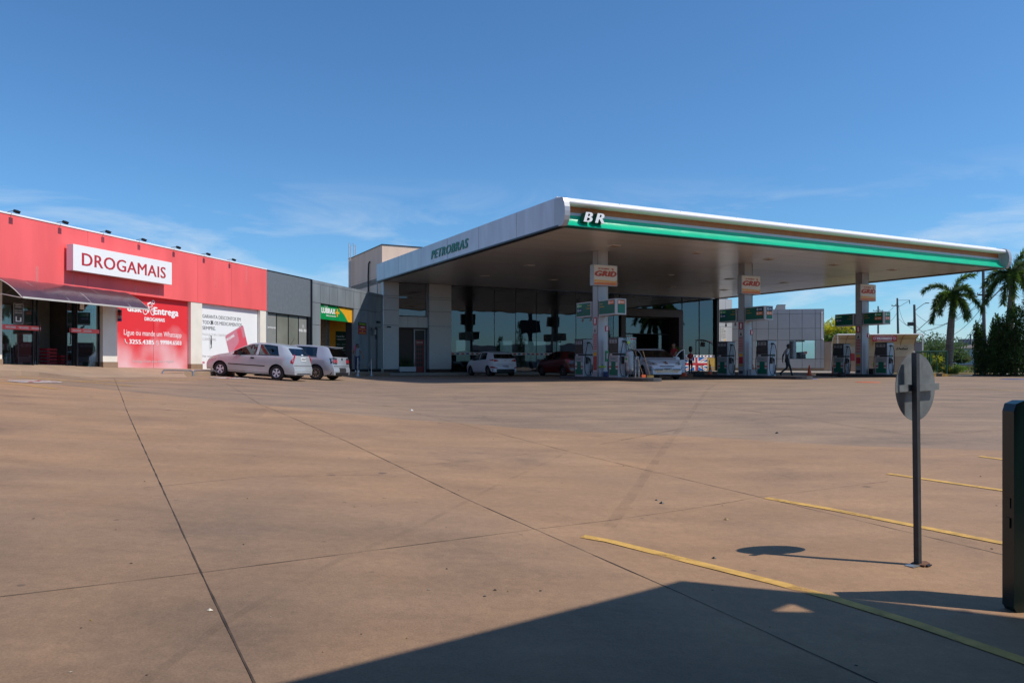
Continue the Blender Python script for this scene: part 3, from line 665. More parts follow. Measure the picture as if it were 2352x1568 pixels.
q.build('print', bn)

bn2 = thing('window_banner', 'white printed banner with a tilted pink card, behind the silver hatchback', 'banner', (E_P.x, E_P.y, 0), A_P)
zb1 = kerb_z(16) + .215; Wb = 18.27 - 14.08; H1 = SOF - zb1
q = MB(); q.box(-18.27, -14.08, .15, .17, zb1, SOF - .002, 'signwhite'); q.build('sheet', bn2)
def bt2(body, fx, fz, fw, fh, m='text_grey', bold=0, **k): return text('lettering', body, Wb * fw, H1 * fh, (-18.27 + Wb * fx, .1495, zb1 + H1 * fz), (0, -1, 0), m, bn2, bold=bold, depth=.004, **k)
bt2('GARANTA DESCONTOS EM', .045, .79, .64, .052); bt2('TODOS OS MEDICAMENTOS', .045, .70, .66, .052); bt2('SEMPRE.', .045, .615, .21, .052)
bt2('FAÇA JÁ O SEU CARTÃO', .045, .52, .385, .05, 'text_faint'); bt2('CLIENTEMAIS.', .045, .455, .22, .04, 'text_faint'); bt2('Mais vantagens para você', .045, .2, .34, .035, 'text_faint', .02)
q = MB(); cx, cz = -18.27 + Wb * .66, zb1 + H1 * .30
def card(pts, m, y):
    vs = []
    for u, v in pts:
        a = R(22); vs.append((cx + u * math.cos(a) - v * math.sin(a), y, cz + u * math.sin(a) + v * math.cos(a)))
    q.add(vs, [list(range(len(vs)))], m)
def rr(w, h, r, ox=0, oy=0):
    o = []
    for (sx, sy, a0) in ((1, -1, -90), (1, 1, 0), (-1, 1, 90), (-1, -1, 180)):
        for k in range(4): a = R(a0 + 30 * k); o.append((ox + sx * (w - r) + r * math.cos(a), oy + sy * (h - r) + r * math.sin(a)))
    return o
card(rr(.72, 1.0, .08), 'card_pink', .1475); card([(.05, -.2), (.72, -.2), (.72, .45), (.5, .45), (.5, .93), (.18, .93), (.18, .45), (.05, .35), (-.3, .25), (-.3, -.4), (.05, -.5)], 'card_red', .1465)
q.build('card_print', bn2)
text('lettering', 'DROGAMAIS', .62, .13, (cx - .92, .1462, cz + .42), (0, -1, 0), 'signwhite', bn2, bold=.03, depth=.002, roll=R(22))
hx = -18.27 + Wb * .165; q = MB(); q.tube([(hx, .14, zb1 + .95), (hx, .08, zb1 + .95), (hx, .08, zb1 + 1.45), (hx, .14, zb1 + 1.45)], .014, 'black'); q.box(hx + .04, hx + .1, .13, .148, zb1 + 1.1, zb1 + 1.28, 'black'); q.build('door_handle', bn2)
q = MB(); q.box(hx + .07, hx + .14, .12, .148, zb1 + H1 * .71, zb1 + H1 * .755, 'black'); q.box(-18.25, -18.21, .12, .148, zb1 + H1 * .7, zb1 + H1 * .75, 'black'); q.build('hinge', bn2)
q = MB(); q.box(-18.27 + Wb * .045, -18.27 + Wb * .08, .146, .149, zb1 + H1 * .11, zb1 + H1 * .14, 'card_pink'); q.build('logo_print', bn2)

# small hanging sign between door and banner
o = thing('projecting_sign', 'narrow sign with coloured bands on the cream pillar under the awning end', 'sign', tuple(PW(22.98, .13, 0)), A_P)
q = MB()
for k, m in enumerate(('dark_metal', 'red_dark', 'galv', 'blue_sign')): q.box(0, .07, 0, .12, 2.52 - k * .1, 2.615 - k * .1, m)
q.build('bands', o); q = MB(); q.box(.0, .07, .05, .145, 2.62, 2.66, 'signwhite'); q.build('top_cap', o)

# ------------------------------------------------------------------ grey shop
gs = pharm_root('shop_building', 'small shop with a plain dark grey fascia between red pharmacy and service bay')
b = MB(); b.box(-13.54, -9.28, .0, .25, 3.17, 5.09, 'grey_wall'); b.build('fascia', gs)
b = MB(); b.box(-13.54, -9.28, -.02, .27, 5.092, 5.125, 'dark_metal'); b.build('coping', gs)
b = MB(); b.box(-13.54, -13.42, .02, .4, .25, 3.168, 'panel_blue'); b.box(-9.55, -9.28, .02, .4, .25, 3.168, 'dark_metal'); b.build('pillar', gs)
b = MB(); b.box(-13.5, -9.3, 5.8, 6, .2, 5, 'grey_wall'); b.box(-13.54, -9.28, .3, 6, 3.2, 3.3, 'interior_light'); b.box(-13.5, -9.3, .3, 5.8, .2, .42, 'interior_light'); b.box(-9.4, -9.28, .4, 5.8, .3, 4.9, 'grey_wall')
b.box(-12.9, -10, 3.0, 3.1, .42, 3.2, 'interior_light'); b.build('wall', gs)
g_z0 = kerb_z(11) + .26
pane(13.4, 12.5, g_z0, 3.16, gs, 'film_grey', y=.12, fr='dark_metal', glass_name='filmed_pane'); pane(12.5, 11.4, g_z0, 3.16, gs, 'painted_clear_pane', y=.12, fr='dark_metal'); pane(11.4, 10.42, g_z0, 3.16, gs, 'painted_clear_pane', y=.12, fr='dark_metal')
pane(10.42, 9.57, g_z0, 3.16, gs, 'film_grey', y=.12, fr='dark_metal', glass_name='filmed_pane')
text('lettering', '@petshop.mga', .8, .13, (-13.36, .117, 2.40), (0, -1, 0), 'signwhite', gs, bold=.01)
text('lettering', '99181-1903', .74, .15, (-10.36, .117, 2.36), (0, -1, 0), 'signwhite', gs, bold=.02)
q = MB(); ring2(-9.95, 2.66, .07, .018, y=.118, mb=q); q.build('phone_mark', gs)
q = MB(); q.tube([(-9.36, -.06, .3), (-9.36, -.06, 5.1)], .04, 'dark_metal', 8); tag(q.build('downpipe', loc=(E_P.x, E_P.y, 0), rot=(0, 0, A_P)), 'dark vertical drainpipe between the grey shop and the panelled service bay', 'pipe')

# ------------------------------------------------------------------ service bay
sb = pharm_root('service_building', 'low service building clad in blue grey metal panels with an open oil change bay')
b = MB(); zt = 5.12
def clad(x0, x1, z0, z1, m='panel_blue'): b.box(x0, x1, .0, .12, z0, z1, m)
# panels with gaps
for (z0, z1) in ((4.96, 5.12),): clad(-9.26, -.02, z0, z1)
cols_ = [-9.26, -8.29, -7.3, -6.3, -5.3, -4.28, -3.3, -2.3, -1.2, -.02]
for a, c in zip(cols_[:-1], cols_[1:]):
    clad(a + .012, c - .012, 3.965, 4.945)
    if a < -9 or a > -4.4: clad(a + .012, c - .012, 2.8 if not (a > -2.2) else 3.05, 3.945)
    if a < -9 or -4.4 < a < -2.2: clad(a + .012, c - .012, .42, 2.78)
clad(-.84, -.02, .42, 3.03); clad(-2.22, -1.95, .42, 3.03)
b.build('cladding', sb)
b = MB(); b.box(-9.26, -8.29, .13, .5, .2, 5.0, 'seam'); b.box(-8.29, -4.28, .13, .5, 3.92, 5.0, 'seam'); b.box(-4.28, -1.96, .13, .5, .2, 5.0, 'seam'); b.box(-1.96, -.82, .13, .5, 3.04, 5.0, 'seam'); b.box(-.82, -.02, .13, .5, .2, 5.0, 'seam'); b.build('wall', sb)
b = MB(); b.box(-9.26, .0, 5.8, 6, .2, 5, 'interior_light'); b.box(-9.2, 0, .5, 6, 4.85, 4.95, 'interior'); b.build('rear_wall', sb)
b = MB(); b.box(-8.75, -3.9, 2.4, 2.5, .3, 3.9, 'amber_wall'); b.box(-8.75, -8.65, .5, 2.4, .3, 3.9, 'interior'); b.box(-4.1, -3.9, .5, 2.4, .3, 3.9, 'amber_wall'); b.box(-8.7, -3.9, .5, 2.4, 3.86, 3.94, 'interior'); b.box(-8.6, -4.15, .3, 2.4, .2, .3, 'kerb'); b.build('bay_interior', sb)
q = MB(); q.box(-5.1, -4.75, 1.30, 1.62, .3, 3.85, 'galv'); q.build('bay_column', sb)
q = MB(); q.prism([(1.22, .35), (.10, .35), (.10, 1.75), (.30, 2.35), (.62, 2.62), (1.22, 2.66)], -4.14, -4.115, 'board_green', axis='x'); bd = q.build('service_board', loc=(E_P.x, E_P.y, 0), rot=(0, 0, A_P))
tag(bd, 'dark green service list board with a curved top inside the oil change bay', 'board')
text('lettering', 'Troca de Óleo', .5, .12, (-4.143, 1.16, 2.3), (-1, 0, 0), 'signwhite', bd); text('lettering', '+ Verificação Gratuita em 10 itens', .95, .10, (-4.143, 1.16, 2.12), (-1, 0, 0), 'signwhite', bd)
for r_ in range(5):
    for c_ in range(3): text('lettering', ['Filtro', 'Bateria', 'Palheta', 'Fluido', 'Pneus', 'Correia'][(r_ * 3 + c_) % 6], .22, .06, (-4.143, 1.14 - c_ * .34, 1.85 - r_ * .17), (-1, 0, 0), 'sticker', bd)
ss = thing('shop_sign', 'green and orange sign reading LUBRAX over the oil change bay', 'sign', (E_P.x, E_P.y, 0), A_P)
q = MB(); q.prism([(-8.28, 3.14), (-4.8, 3.14), (-5.25, 3.5), (-6.1, 3.93), (-8.28, 3.93)], .10, .2, 'lubrax_green', axis='y')
q.prism([(-4.8, 3.14), (-4.29, 3.14), (-4.29, 3.93), (-6.1, 3.93), (-5.25, 3.5)], .10, .2, 'yellow', axis='y'); q.build('panel', ss)
text('lettering', 'LUBRAX', 1.62, .31, (-8.02, .098, 3.47), (0, -1, 0), 'signwhite', ss, bold=.045); text('lettering', 'SERVIÇOS AUTOMOTIVOS', 1.15, .085, (-7.5, .098, 3.31), (0, -1, 0), 'signwhite', ss, bold=.03)
text('lettering', 'PETROBRAS', .45, .05, (-7.75, .098, 3.83), (0, -1, 0), 'signwhite', ss, bold=.03)
q = MB(); q.box(-6.24, -6.12, .085, .097, 3.36, 3.80, 'yellow'); q.box(-6.42, -5.94, .083, .095, 3.52, 3.64, 'yellow'); q.build('plus_mark', ss)
ws = thing('warning_sign', 'red and black prohibition sign with yellow lettering on the service building wall', 'sign', (E_P.x, E_P.y, 0), A_P)
q = MB(); q.box(-3.66, -2.58, -.03, -.004, 2.5, 3.0, 'signred'); q.box(-3.66, -2.58, -.03, -.004, 3.002, 3.2, 'black'); q.build('plate', ws)
for tx, z, w_, m in (('PROIBIDO', 3.04, .9, 'lime'), ('CONSUMO DE', 2.88, .55, 'signwhite'), ('BEBIDAS ALCOÓLICAS', 2.75, .98, 'yellow'), ('E', 2.65, .06, 'signwhite'), ('SOM AUTOMOTIVO', 2.54, .92, 'yellow')):
    text('lettering', tx, w_, .12 if z > 3 else .075, (-3.12 - w_ / 2, -.031, z), (0, -1, 0), m, ws, bold=.03)
# louvred door
q = MB(); q.box(-1.93, -.86, .02, .1, .30, 3.02, 'dark_metal'); dr_ = q.build('door', sb)
q = MB()
for k in range(30): q.box(-1.84, -1.06, -.012, .018, .42 + k * .062, .455 + k * .062, 'alu')
q.build('louvre', dr_)
q = MB(); q.box(-1.9, -1.5, .0, .018, 2.45, 2.95, 'black'); q.box(-1.4, -.95, .0, .018, 2.45, 2.95, 'black'); q.box(-1.33, -1.08, -.006, -.002, 2.55, 2.85, 'sticker'); q.build('vent_window', dr_)
q = MB(); q.box(-1.05, -.7, -.14, -.004, 3.28, 3.4, 'dark_metal'); tag(q.build('wall_lamp', loc=(E_P.x, E_P.y, 0), rot=(0, 0, A_P)), 'small dark wall lamp above the louvred door', 'lamp')

# bent tube rails at the kerb
for i, (xa, xb) in enumerate(((373, 443), (444, 498))):
    p, q_ = G(xa, 861.5), G(xb, 862.0)
    d_ = 1.25; a = PW(s_of(xa, d_), d_); b2 = PW(s_of(xb, d_), d_); za, zb = gz(a.x, a.y), gz(b2.x, b2.y)
    q = MB(); q.tube([(a.x, a.y, za - .05), (a.x, a.y, za + .14), (a.x + .05, a.y + .03, za + .2), (b2.x - .05, b2.y - .03, zb + .2), (b2.x, b2.y, zb + .14), (b2.x, b2.y, zb - .05)], .03, 'steel', 8)
    tag(q.build('tube_rail', smooth=True), ['low bent steel rail at the kerb before the red banner', 'low bent steel rail at the kerb just left of the silver hatchback'][i], 'rail', 'low rails along the shop kerb')
# ------------------------------------------------------------------ canopy
CL, CD, ZC, ZT = 28.4, 22.42, 5.97, 7.04
def S_root(name, label, cat, u=0, v=0, z=0, group=None): p = SW(u, v, z); return thing(name, label, cat, tuple(p), A_S, group)
cn = S_root('filling_station_canopy', 'huge flat canopy with a green lit front edge over the fuel pumps', 'canopy')
q = MB(); q.box(.27, CL - .27, .42, CD, ZC, ZC + .06, 'soffit'); q.build('soffit', cn)
for k in range(1, 6): q = MB(); q.box(4.73 * k - .005, 4.73 * k + .005, .43, CD - .01, ZC - .004, ZC - .0005, 'galv'); q.build('soffit_joint', cn)
for v in (7.4, 14.0): q = MB(); q.box(.3, CL - .3, v - .005, v + .005, ZC - .0075, ZC - .0045, 'galv'); q.build('soffit_joint', cn)
q = MB(); q.box(.27, CL - .27, .62, CD, ZC + .062, ZT - .12, 'galv'); q.build('roof_deck', cn)
q = MB(); q.box(0, .26, .30, CD + .25, ZC + .02, ZT, 'alu_fascia'); q.box(-.012, .3, .31, CD + .26, ZC - .05, ZC + .018, 'dark_metal'); q.build('side_fascia', cn)
for k in range(1, 6): q = MB(); q.box(-.0035, -.0005, 3.7 * k - .006, 3.7 * k + .006, ZC + .03, ZT - .01, 'seam'); q.build('fascia_joint', cn)
q = MB(); q.box(CL - .26, CL, .30, CD + .25, ZC + .02, ZT, 'alu_fascia'); q.box(CL - .3, CL + .012, .31, CD + .26, ZC - .05, ZC + .018, 'dark_metal'); q.build('side_fascia', cn)
q = MB(); q.box(.27, CL - .27, CD + .01, CD + .25, ZC + .02, ZT, 'alu_fascia'); q.build('rear_fascia', cn)
q = MB(); q.box(.1, CL - .1, .60, .72, ZT - .1, ZT + .08, 'signwhite'); q.build('parapet', cn)
q = MB(); k = 0
for u in frange(3, CL - 1, 3.1): q.box(u - .008, u + .008, .594, .599, ZT - .09, ZT + .08, 'galv')
q.build('parapet_joint', cn)
# rolled top ledge
def lathe_strip(pts, u0, u1, m, name, par, nseg=40, sm='all', jit=0):
    q = MB(); vs = []
    for i in range(nseg + 1):
        u = u0 + (u1 - u0) * i / nseg
        for k, (v, z) in enumerate(pts): vs.append((u, v + (jit * mnoise.noise(Vector((u * 1.3, k * .7, 3))) if 0 < k < len(pts) - 1 else 0), z))
    n = len(pts)
    q.add(vs, [(i * n + k, (i + 1) * n + k, (i + 1) * n + k + 1, i * n + k + 1)[::-1] for i in range(nseg) for k in range(n - 1)], m)
    return q.build(name, par, smooth=sm)
lathe_strip([(.62, 6.97), (.2, 6.965), (.08, 6.95), (.02, 6.91), (.0, 6.85), (.01, 6.80), (.05, 6.765), (.12, 6.75), (.42, 6.75)], .2, CL - .2, 'signwhite', 'top_ledge', cn)
lathe_strip([(.42, 6.75), (.41, 6.63), (.40, 6.52)], .2, CL - .2, 'orange', 'orange_band', cn)
lathe_strip([(.40, 6.52), (.38, 6.41)], .2, CL - .2, 'pump_white', 'grey_band', cn)
lathe_strip([(.38, 6.41), (.35, 6.34), (.31, 6.26), (.26, 6.18), (.195, 6.09), (.12, 6.02), (.03, 5.965)], .2, CL - .2, 'green_brand', 'green_band', cn, nseg=140, jit=.012)
q = MB(); q.box(.2, CL - .2, .028, .45, 5.93, 5.962, 'green_dark'); q.build('drip_edge', cn)
ec = [(.62, 7.0), (.1, 7.0), (-.02, 6.95), (-.10, 6.80), (-.15, 6.62), (-.165, 6.45), (-.15, 6.28), (-.10, 6.12), (-.03, 6.0), (.03, 5.93), (.62, 5.93)]
for u0 in (0, CL - .22):
    q = MB(); q.prism([(v, z) for v, z in ec], u0 - .01, u0 + .22, 'alu', axis='x'); q.build('end_cap', cn)
text('lettering', 'PETROBRAS', 4.74, .47, (-.002, 13.28, 6.22), (-1, 0, 0), 'green_text', cn, bold=.024, shear=.25, depth=.03, sp=1.12)
text('lettering', 'B', .42, .40, (.90, .30, 6.12), (0, -1, 0), 'signwhite', cn, bold=.028, shear=.25, depth=.33, side='green_dark')
text('lettering', 'R', .44, .40, (1.42, .30, 6.12), (0, -1, 0), 'signwhite', cn, bold=.028, shear=.25, depth=.33, side='green_dark')

COLS = [(5.25, 5.26), (14.4, 5.36), (23.55, 5.46)]
ZI = .15
for i, (cu, cv) in enumerate(COLS):
    q = MB(); q.box(cu - .30, cu - .02 + .28, cv - .21, cv + .21, ZI, ZC - .002, 'pump_white')
    q = MB()
    oval = [(-.29, -.2), (-.27, -.235)] + [(-.23 + .5 * k / 8, -.24 - .07 * math.sin(math.pi * k / 8)) for k in range(9)] + [(.29, -.2), (.29, .2)] + [(.27 - .5 * k / 8, .24 + .07 * math.sin(math.pi * k / 8)) for k in range(9)] + [(-.29, .2)]
    q.prism([(cu + a, cv + b2) for a, b2 in oval], ZI, ZC - .002, 'alu'); co = q.build('column', cn)
    q = MB(); q.box(cu - .298, cu - .2895, cv - .235, cv - .222, ZI, ZC - .01, 'seam'); q.box(cu + .2895, cu + .298, cv - .235, cv - .222, ZI, ZC - .01, 'seam'); q.build('edge_trim', co)
    # notices down the narrow side
    q = MB(); x = cu - .294
    q.box(x - .006, x, cv - .13, cv + .13, 2.55, 2.9, 'signred'); q.box(x - .009, x - .0065, cv - .05, cv + .05, 2.6, 2.85, 'signwhite')
    q.box(x - .006, x, cv - .14, cv + .14, 2.17, 2.5, 'sticker'); q.add([(x - .008, cv + .08, 2.22), (x - .008, cv - .08, 2.22), (x - .008, cv, 2.4)], [(0, 1, 2)], 'text_grey')
    for k in range(9): q.box(x - .006, x, cv - .14, cv + .14, 2.08 - k * .085, 2.12 - k * .085, 'signred'); q.box(x - .004, x, cv - .14, cv + .14, 2.045 - k * .085, 2.078 - k * .085, 'sticker')
    q.box(x - .006, x, cv - .12, cv + .12, 1.13, 1.27, 'yellow')
    q.box(x - .006, x, cv - .14, cv + .14, .45 if i == 0 else .75, 1.1, 'signred' if i != 0 else 'line_red'); q.box(x - .006, x, cv - .12, cv + .12, .5 - .1, .44, 'sticker')
    if i: q.box(x - .007, x, cv - .13, cv + .13, .62, .72, 'gold'); q.box(x - .006, x, cv - .13, cv + .13, .22, .38, 'text_grey'); q.box(x - .006, x, cv - .13, cv + .13, 2.98, 3.0, 'text_grey')
    q.build('notice_strip', co)
    q = MB(); q.box(cu + .06, cu + .24, cv - .325, cv - .30, 2.25, 2.5, 'signred'); q.box(cu + .12, cu + .18, cv - .33, cv - .3255, 2.28, 2.47, 'signwhite'); q.build('number_sign', co)

def grid_sign(cu, cv, lab):
    o = S_root('brand_sign', lab, 'sign', cu, cv, 0, 'box signs on the canopy columns')
    W_, z0, z1 = .66, 4.34, 5.29
    def fy(x): return -.42 - .07 * (1 - (x / W_) ** 2)
    n = 10; pts = [(-W_ + 2 * W_ * k / n) for k in range(n + 1)]
    poly = [(x, fy(x)) for x in pts] + [(W_, -.13), (-W_, -.13)]
    q = MB(); q.prism(poly, z0, z1, 'alu'); q.build('case', o)
    def face(za, zb_, m, off, xa=-W_ + .03, xb=W_ - .03, zf2=None):
        q = MB(); vs = []
        for k in range(n + 1):
            x = xa + (xb - xa) * k / n
            lo = za if zf2 is None else za; hi = zb_ if not callable(zb_) else zb_(x)
            lo = za if not callable(za) else za(x)
            vs += [(x, fy(x) - off, lo), (x, fy(x) - off, hi)]
        q.add(vs, [(2 * k, 2 * k + 2, 2 * k + 3, 2 * k + 1) for k in range(n)], m); return q
    face(z0 + .025, z1 - .025, 'grid_white', .003).build('face', o)
    yb = lambda x: z0 + .27 - .05 * max(0, (x + W_) / (2 * W_)) + (.12 * max(0, (x - .5) / .16) ** 2 if x > .5 else 0)
    ob = lambda x: z0 + .13 + .02 * math.sin(x * 2)
    face(z0 + .15, yb, 'grid_yellow', .005).build('yellow_band', o); face(z0 + .03, lambda x: z0 + .14 + .02 * x, 'grid_orange', .007).build('orange_band', o)
    t1 = text('lettering', 'PETROBRAS', .60, .075, (-.44, -.5, z0 + .73), (0, -1, 0), 'grid_red', o, bold=.03, shear=.25)
    t2 = text('lettering', 'GRID', 1.22, .27, (-.61, -.5, z0 + .41), (0, -1, 0), 'grid_red', o, bold=.055, shear=.25)
    for t in (t1, t2):
        for v in t.data.vertices:
            d = v.co.y + .5; v.co.y = fy(v.co.x) - .006 + d
    q = MB(); q.prism([(.28, z0 + .80), (.40, z0 + .80), (.40, z0 + .68)], fy(.34) - .012, fy(.34) - .004, 'grid_red', axis='y'); q.build('accent_mark', o)
    return o
for (cu, cv), w_ in zip(COLS, ('left', 'middle', 'right')): grid_sign(cu, cv, 'boxed GRID sign on the %s canopy column' % w_)

def fuel_board(cu, cv, lab, items, left_items):
    o = S_root('fuel_board', lab, 'sign', cu, cv, 0, 'long green fuel boards across the canopy columns')
    z0, z1 = 2.95, 3.66
    for (a, b2, e) in ((-1.62, -.33, -1), (.33, 1.6, 1)):
        q = MB(); q.box(-.30, .30, a, b2, z0, z1, 'pump_white'); q.build('case', o)
        q = MB(); q.box(-.304, -.3005, a + .05, b2 - .02, z0 + .06, z1 - .05, 'green_dark'); q.box(.3005, .304, a + .05, b2 - .02, z0 + .06, z1 - .05, 'green_dark'); q.build('side_face', o)
    q = MB(); q.prism([(-.29, -1.621), (.29, -1.621), (.2, -1.66), (-.2, -1.66)][::-1], z0, z1, 'pump_white'); q.build('end_case', o)
    q = MB(); vs = []
    q.box(-.2, .2, -1.668, -1.662, z0 + .06, z1 - .05, 'pump_green'); q.build('end_face', o)
    text('lettering', 'Posto', .22, .075, (-.306, -.42, 3.45), (-1, 0, 0), 'gold', o, bold=.02); text('lettering', 'Londres', .34, .075, (-.306, -.42, 3.32), (-1, 0, 0), 'gold', o, bold=.02)
    text('lettering', 'Posto', .22, .075, (-.306, .62, 3.45), (-1, 0, 0), 'gold', o, bold=.02); text('lettering', 'Londres', .34, .075, (-.306, .74, 3.32), (-1, 0, 0), 'gold', o, bold=.02)
    def chip(P, N, w, ltr, word, m, z, par=o, sz=.17):
        P = Vector(P); N = Vector(N); Rt = Vector((0, 0, 1)).cross(N); q = MB()
        vs = [P + N * .003, P + Rt * w + N * .003, P + Rt * w + Vector((0, 0, sz)) + N * .003, P + Vector((0, 0, sz)) + N * .003]
        q.add(vs, [(0, 1, 2, 3)], m); ch = q.build('fuel_label', par)
        text('lettering', ltr, .1, sz * .72, P + Rt * .03 + N * .004 + Vector((0, 0, sz * .14)), N, 'signwhite', ch, bold=.04, depth=.002)
        text('lettering', word, w - .22, sz * .4, P + Rt * .17 + N * .004 + Vector((0, 0, sz * .3)), N, 'signwhite', ch, bold=.03, depth=.002)
    for k, (l, w_, m) in enumerate(items):
        chip((-.304, -1.08, 3.42 - k * .21), (-1, 0, 0), .44, l, w_, m, 0); chip((-.19, -1.668, 3.42 - k * .21), (0, -1, 0), .38, l, w_, m, 0)
    for k, (l, w_, m) in enumerate(left_items): chip((-.304, 1.52, 3.42 - k * .21), (-1, 0, 0), .42, l, w_, m, 0)
    for yy in (.6, 1.3):
        q = MB(); q.tube([(-.1, yy, z0), (-.1, yy, z0 - .08), (-.14, yy - .05, z0 - .12)], .02, 'sticker', 6); q.tube([(-.10, yy, z0 - .1), (-.24, yy - .14, z0 - .17)], [.045, .06], 'galv', 8); q.build('camera', o)
    return o
fuel_board(*COLS[0], 'green fuel board with an orange diesel label, on the left canopy column', [('D', 'Diesel S10', 'grid_orange')], [('E', 'Etanol', 'lubrax_green'), ('G', 'Gasolina', 'blue_sign')])
fuel_board(*COLS[1], 'green fuel board with two petrol labels, on the middle canopy column', [('G', 'Gasolina', 'blue_sign'), ('G', 'GRID', 'grid_orange')], [('E', 'Etanol', 'lubrax_green'), ('G', 'Gasolina', 'blue_sign')])
fuel_board(*COLS[2], 'green fuel board with ethanol and petrol labels, on the right canopy column', [('E', 'Etanol', 'lubrax_green'), ('G', 'GRID', 'grid_orange')], [('E', 'Etanol', 'lubrax_green'), ('G', 'Gasolina', 'blue_sign')])

for (r_, vv) in enumerate((3.5, 11.3, 16.8)):
    for k in range(5):
        uu = 4.8 + 4.7 * k; o = S_root('canopy_light', 'flush square lamp in the canopy ceiling, %s row, %s from the left' % (['front', 'middle', 'rear'][r_], ['first', 'second', 'third', 'fourth', 'fifth'][k]), 'lamp', uu, vv, ZC - .03, 'flush lamps in the canopy ceiling')
        q = MB(); q.box(-.22, .22, -.22, .22, 0, .029, 'soffit'); q.build('frame', o)
        q = MB(); q.box(-.14, .14, -.14, .14, -.012, -.001, 'plinth' if r_ == 0 else 'galv'); q.build('diffuser', o)

# islands
for i, ((cu, cv), w_) in enumerate(zip(COLS, ('left', 'middle', 'right'))):
    o = S_root('pump_island', 'long narrow dark concrete island carrying the %s canopy column' % w_, 'island', cu, cv, 0, 'pump islands')
    L0, L1, hw = -4.15, 2.9, .52
    pl = [(-hw, L1 - .1), (-hw + .1, L1), (hw - .1, L1), (hw, L1 - .1)][::-1]
    poly = [(-hw, L0 + hw * .6), (-hw * .7, L0 + .12), (-hw * .3, L0), (hw * .3, L0), (hw * .7, L0 + .12), (hw, L0 + hw * .6), (hw, L1 - .1), (hw - .1, L1), (-hw + .1, L1), (-hw, L1 - .1)]
    q = MB(); q.prism(poly, -.05, ZI, 'island'); q.build('slab', o)

# fuel pumps
def make_pump():
    o = thing('fuel_pump', '', 'fuel pump', (0, 0, 0), A_S, 'fuel pumps on the islands')
    X, Y = .27, .39
    q = MB(); q.bbox(-X, X, -Y, Y, 0, .97, 'pump_white', .02); q.build('cabinet', o)
    q = MB(); q.box(-X + .015, X - .015, -Y + .02, Y - .02, .972, 1.06, 'black'); q.build('waist', o)
    q = MB(); q.bbox(-X, X, -Y, Y, 1.06, 1.75, 'wrap_clear', .015); q.box(-X - .01, X + .01, -Y - .01, Y + .01, 1.752, 1.785, 'dark_metal'); q.build('head', o)
    for sx in (-1, 1):
        q = MB(); x0 = sx * X; x1 = sx * (X + .006)
        q.box(x0, x1, -Y + .03, Y - .03, .04, .95, 'pump_grey'); pn = q.build('side_panel', o)
        q = MB(); x2 = sx * (X + .010); q.box(x1, x2, -Y + .08, Y - .08, .09, .70, 'pump_green'); q.build('green_panel', pn)
        q = MB(); x3 = sx * (X + .014)
        for yy in (-Y + .05, Y - .22):
            q.box(x2, x3, yy, yy + .16, .50, .68, 'sticker'); q.box(x2, x3, yy, yy + .16, .43, .497, 'signred'); q.box(x2, x3, yy, yy + .16, .34, .427, 'sticker')
        q.build('sticker', pn)
        text('lettering', 'PETROBRAS', .36, .05, (x1, -.14 if sx > 0 else .14 + .06, .80), (sx, 0, 0), 'green_text', pn, bold=.02, depth=.003)
        q = MB(); q.box(x0, sx * (X + .01), -Y + .025, Y - .025, 1.075, 1.74, 'plastic_wrap'); dp = q.build('display', o)
        q = MB(); q.box(sx * (X + .0101), sx * (X + .014), -Y + .12, Y - .10, 1.52, 1.69, 'pump_grey')
        for yy in (-.17, .06):
            for zz in (1.545, 1.625): q.box(sx * (X + .0142), sx * (X + .017), yy, yy + .13, zz, zz + .035, 'black')
        q.build('readout', dp)
        q = MB(); q.box(x0, sx * (X + .02), .1, .26, .98, 1.05, 'sticker'); q.build('receipt_slot', o)
    for sy in (-1, 1):
        y0 = sy * Y
        q = MB(); q.box(-.13, -.03, y0, y0 + sy * .09, .60, .93, 'black'); nb = q.build('nozzle_boot', o)
        q = MB(); q.tube([(-.02, y0 + sy * .07, .88), (.03, y0 + sy * .09, .80), (.05, y0 + sy * .09, .62)], [.03, .045, .02], 'black', 8); q.tube([(.05, y0 + sy * .1, .78), (.09, y0 + sy * .1, .7), (.06, y0 + sy * .1, .62)], .012, 'steel', 6); q.build('nozzle', nb)
        q = MB(); q.box(-.07, .07, y0, y0 + sy * .05, 1.56, 1.64, 'black'); q.build('hose_bracket', o)
        q = MB(); a = y0 + sy * .08
        pts = [(.06, a, .62), (.07, a, .4), (.14, a, .2), (.2, a, .3), (.2, a, .55)]
        pts = [(.06, a, .62), (.05, a, .35), (.08, a, .08), (.16, a, .12), (.20, a, .45), (.23, a, .9), (.20, a, 1.3), (.10, a, 1.55), (0, a - sy * .03, 1.60), (-.10, a, 1.5), (-.19, a, 1.1), (-.25, a, .6), (-.22, a, .2), (-.08, a, .04), (.05, a, .06), (.14, a, .3), (.16, a, .55)]
        q.tube(smooth_path(pts, 3), .017, 'rubber', 6); q.build('hose', o, smooth='all')
    return o
def smooth_path(pts, n):
    P = [Vector(p) for p in pts]; out = []
    for i in range(len(P) - 1):
        p0, p1, p2, p3 = P[max(i - 1, 0)], P[i], P[i + 1], P[min(i + 2, len(P) - 1)]
        for k in range(n):
            t = k / n; out.append(.5 * ((2 * p1) + (-p0 + p2) * t + (2 * p0 - 5 * p1 + 4 * p2 - p3) * t * t + (-p0 + 3 * p1 - 3 * p2 + p3) * t ** 3))
    return out + [P[-1]]
pump0 = make_pump(); spots = []
for i, (cu, cv) in enumerate(COLS):
    spots += [(cu - .02, cv + 1.38, i, 0), (cu - .02, cv - 1.47, i, 1)]
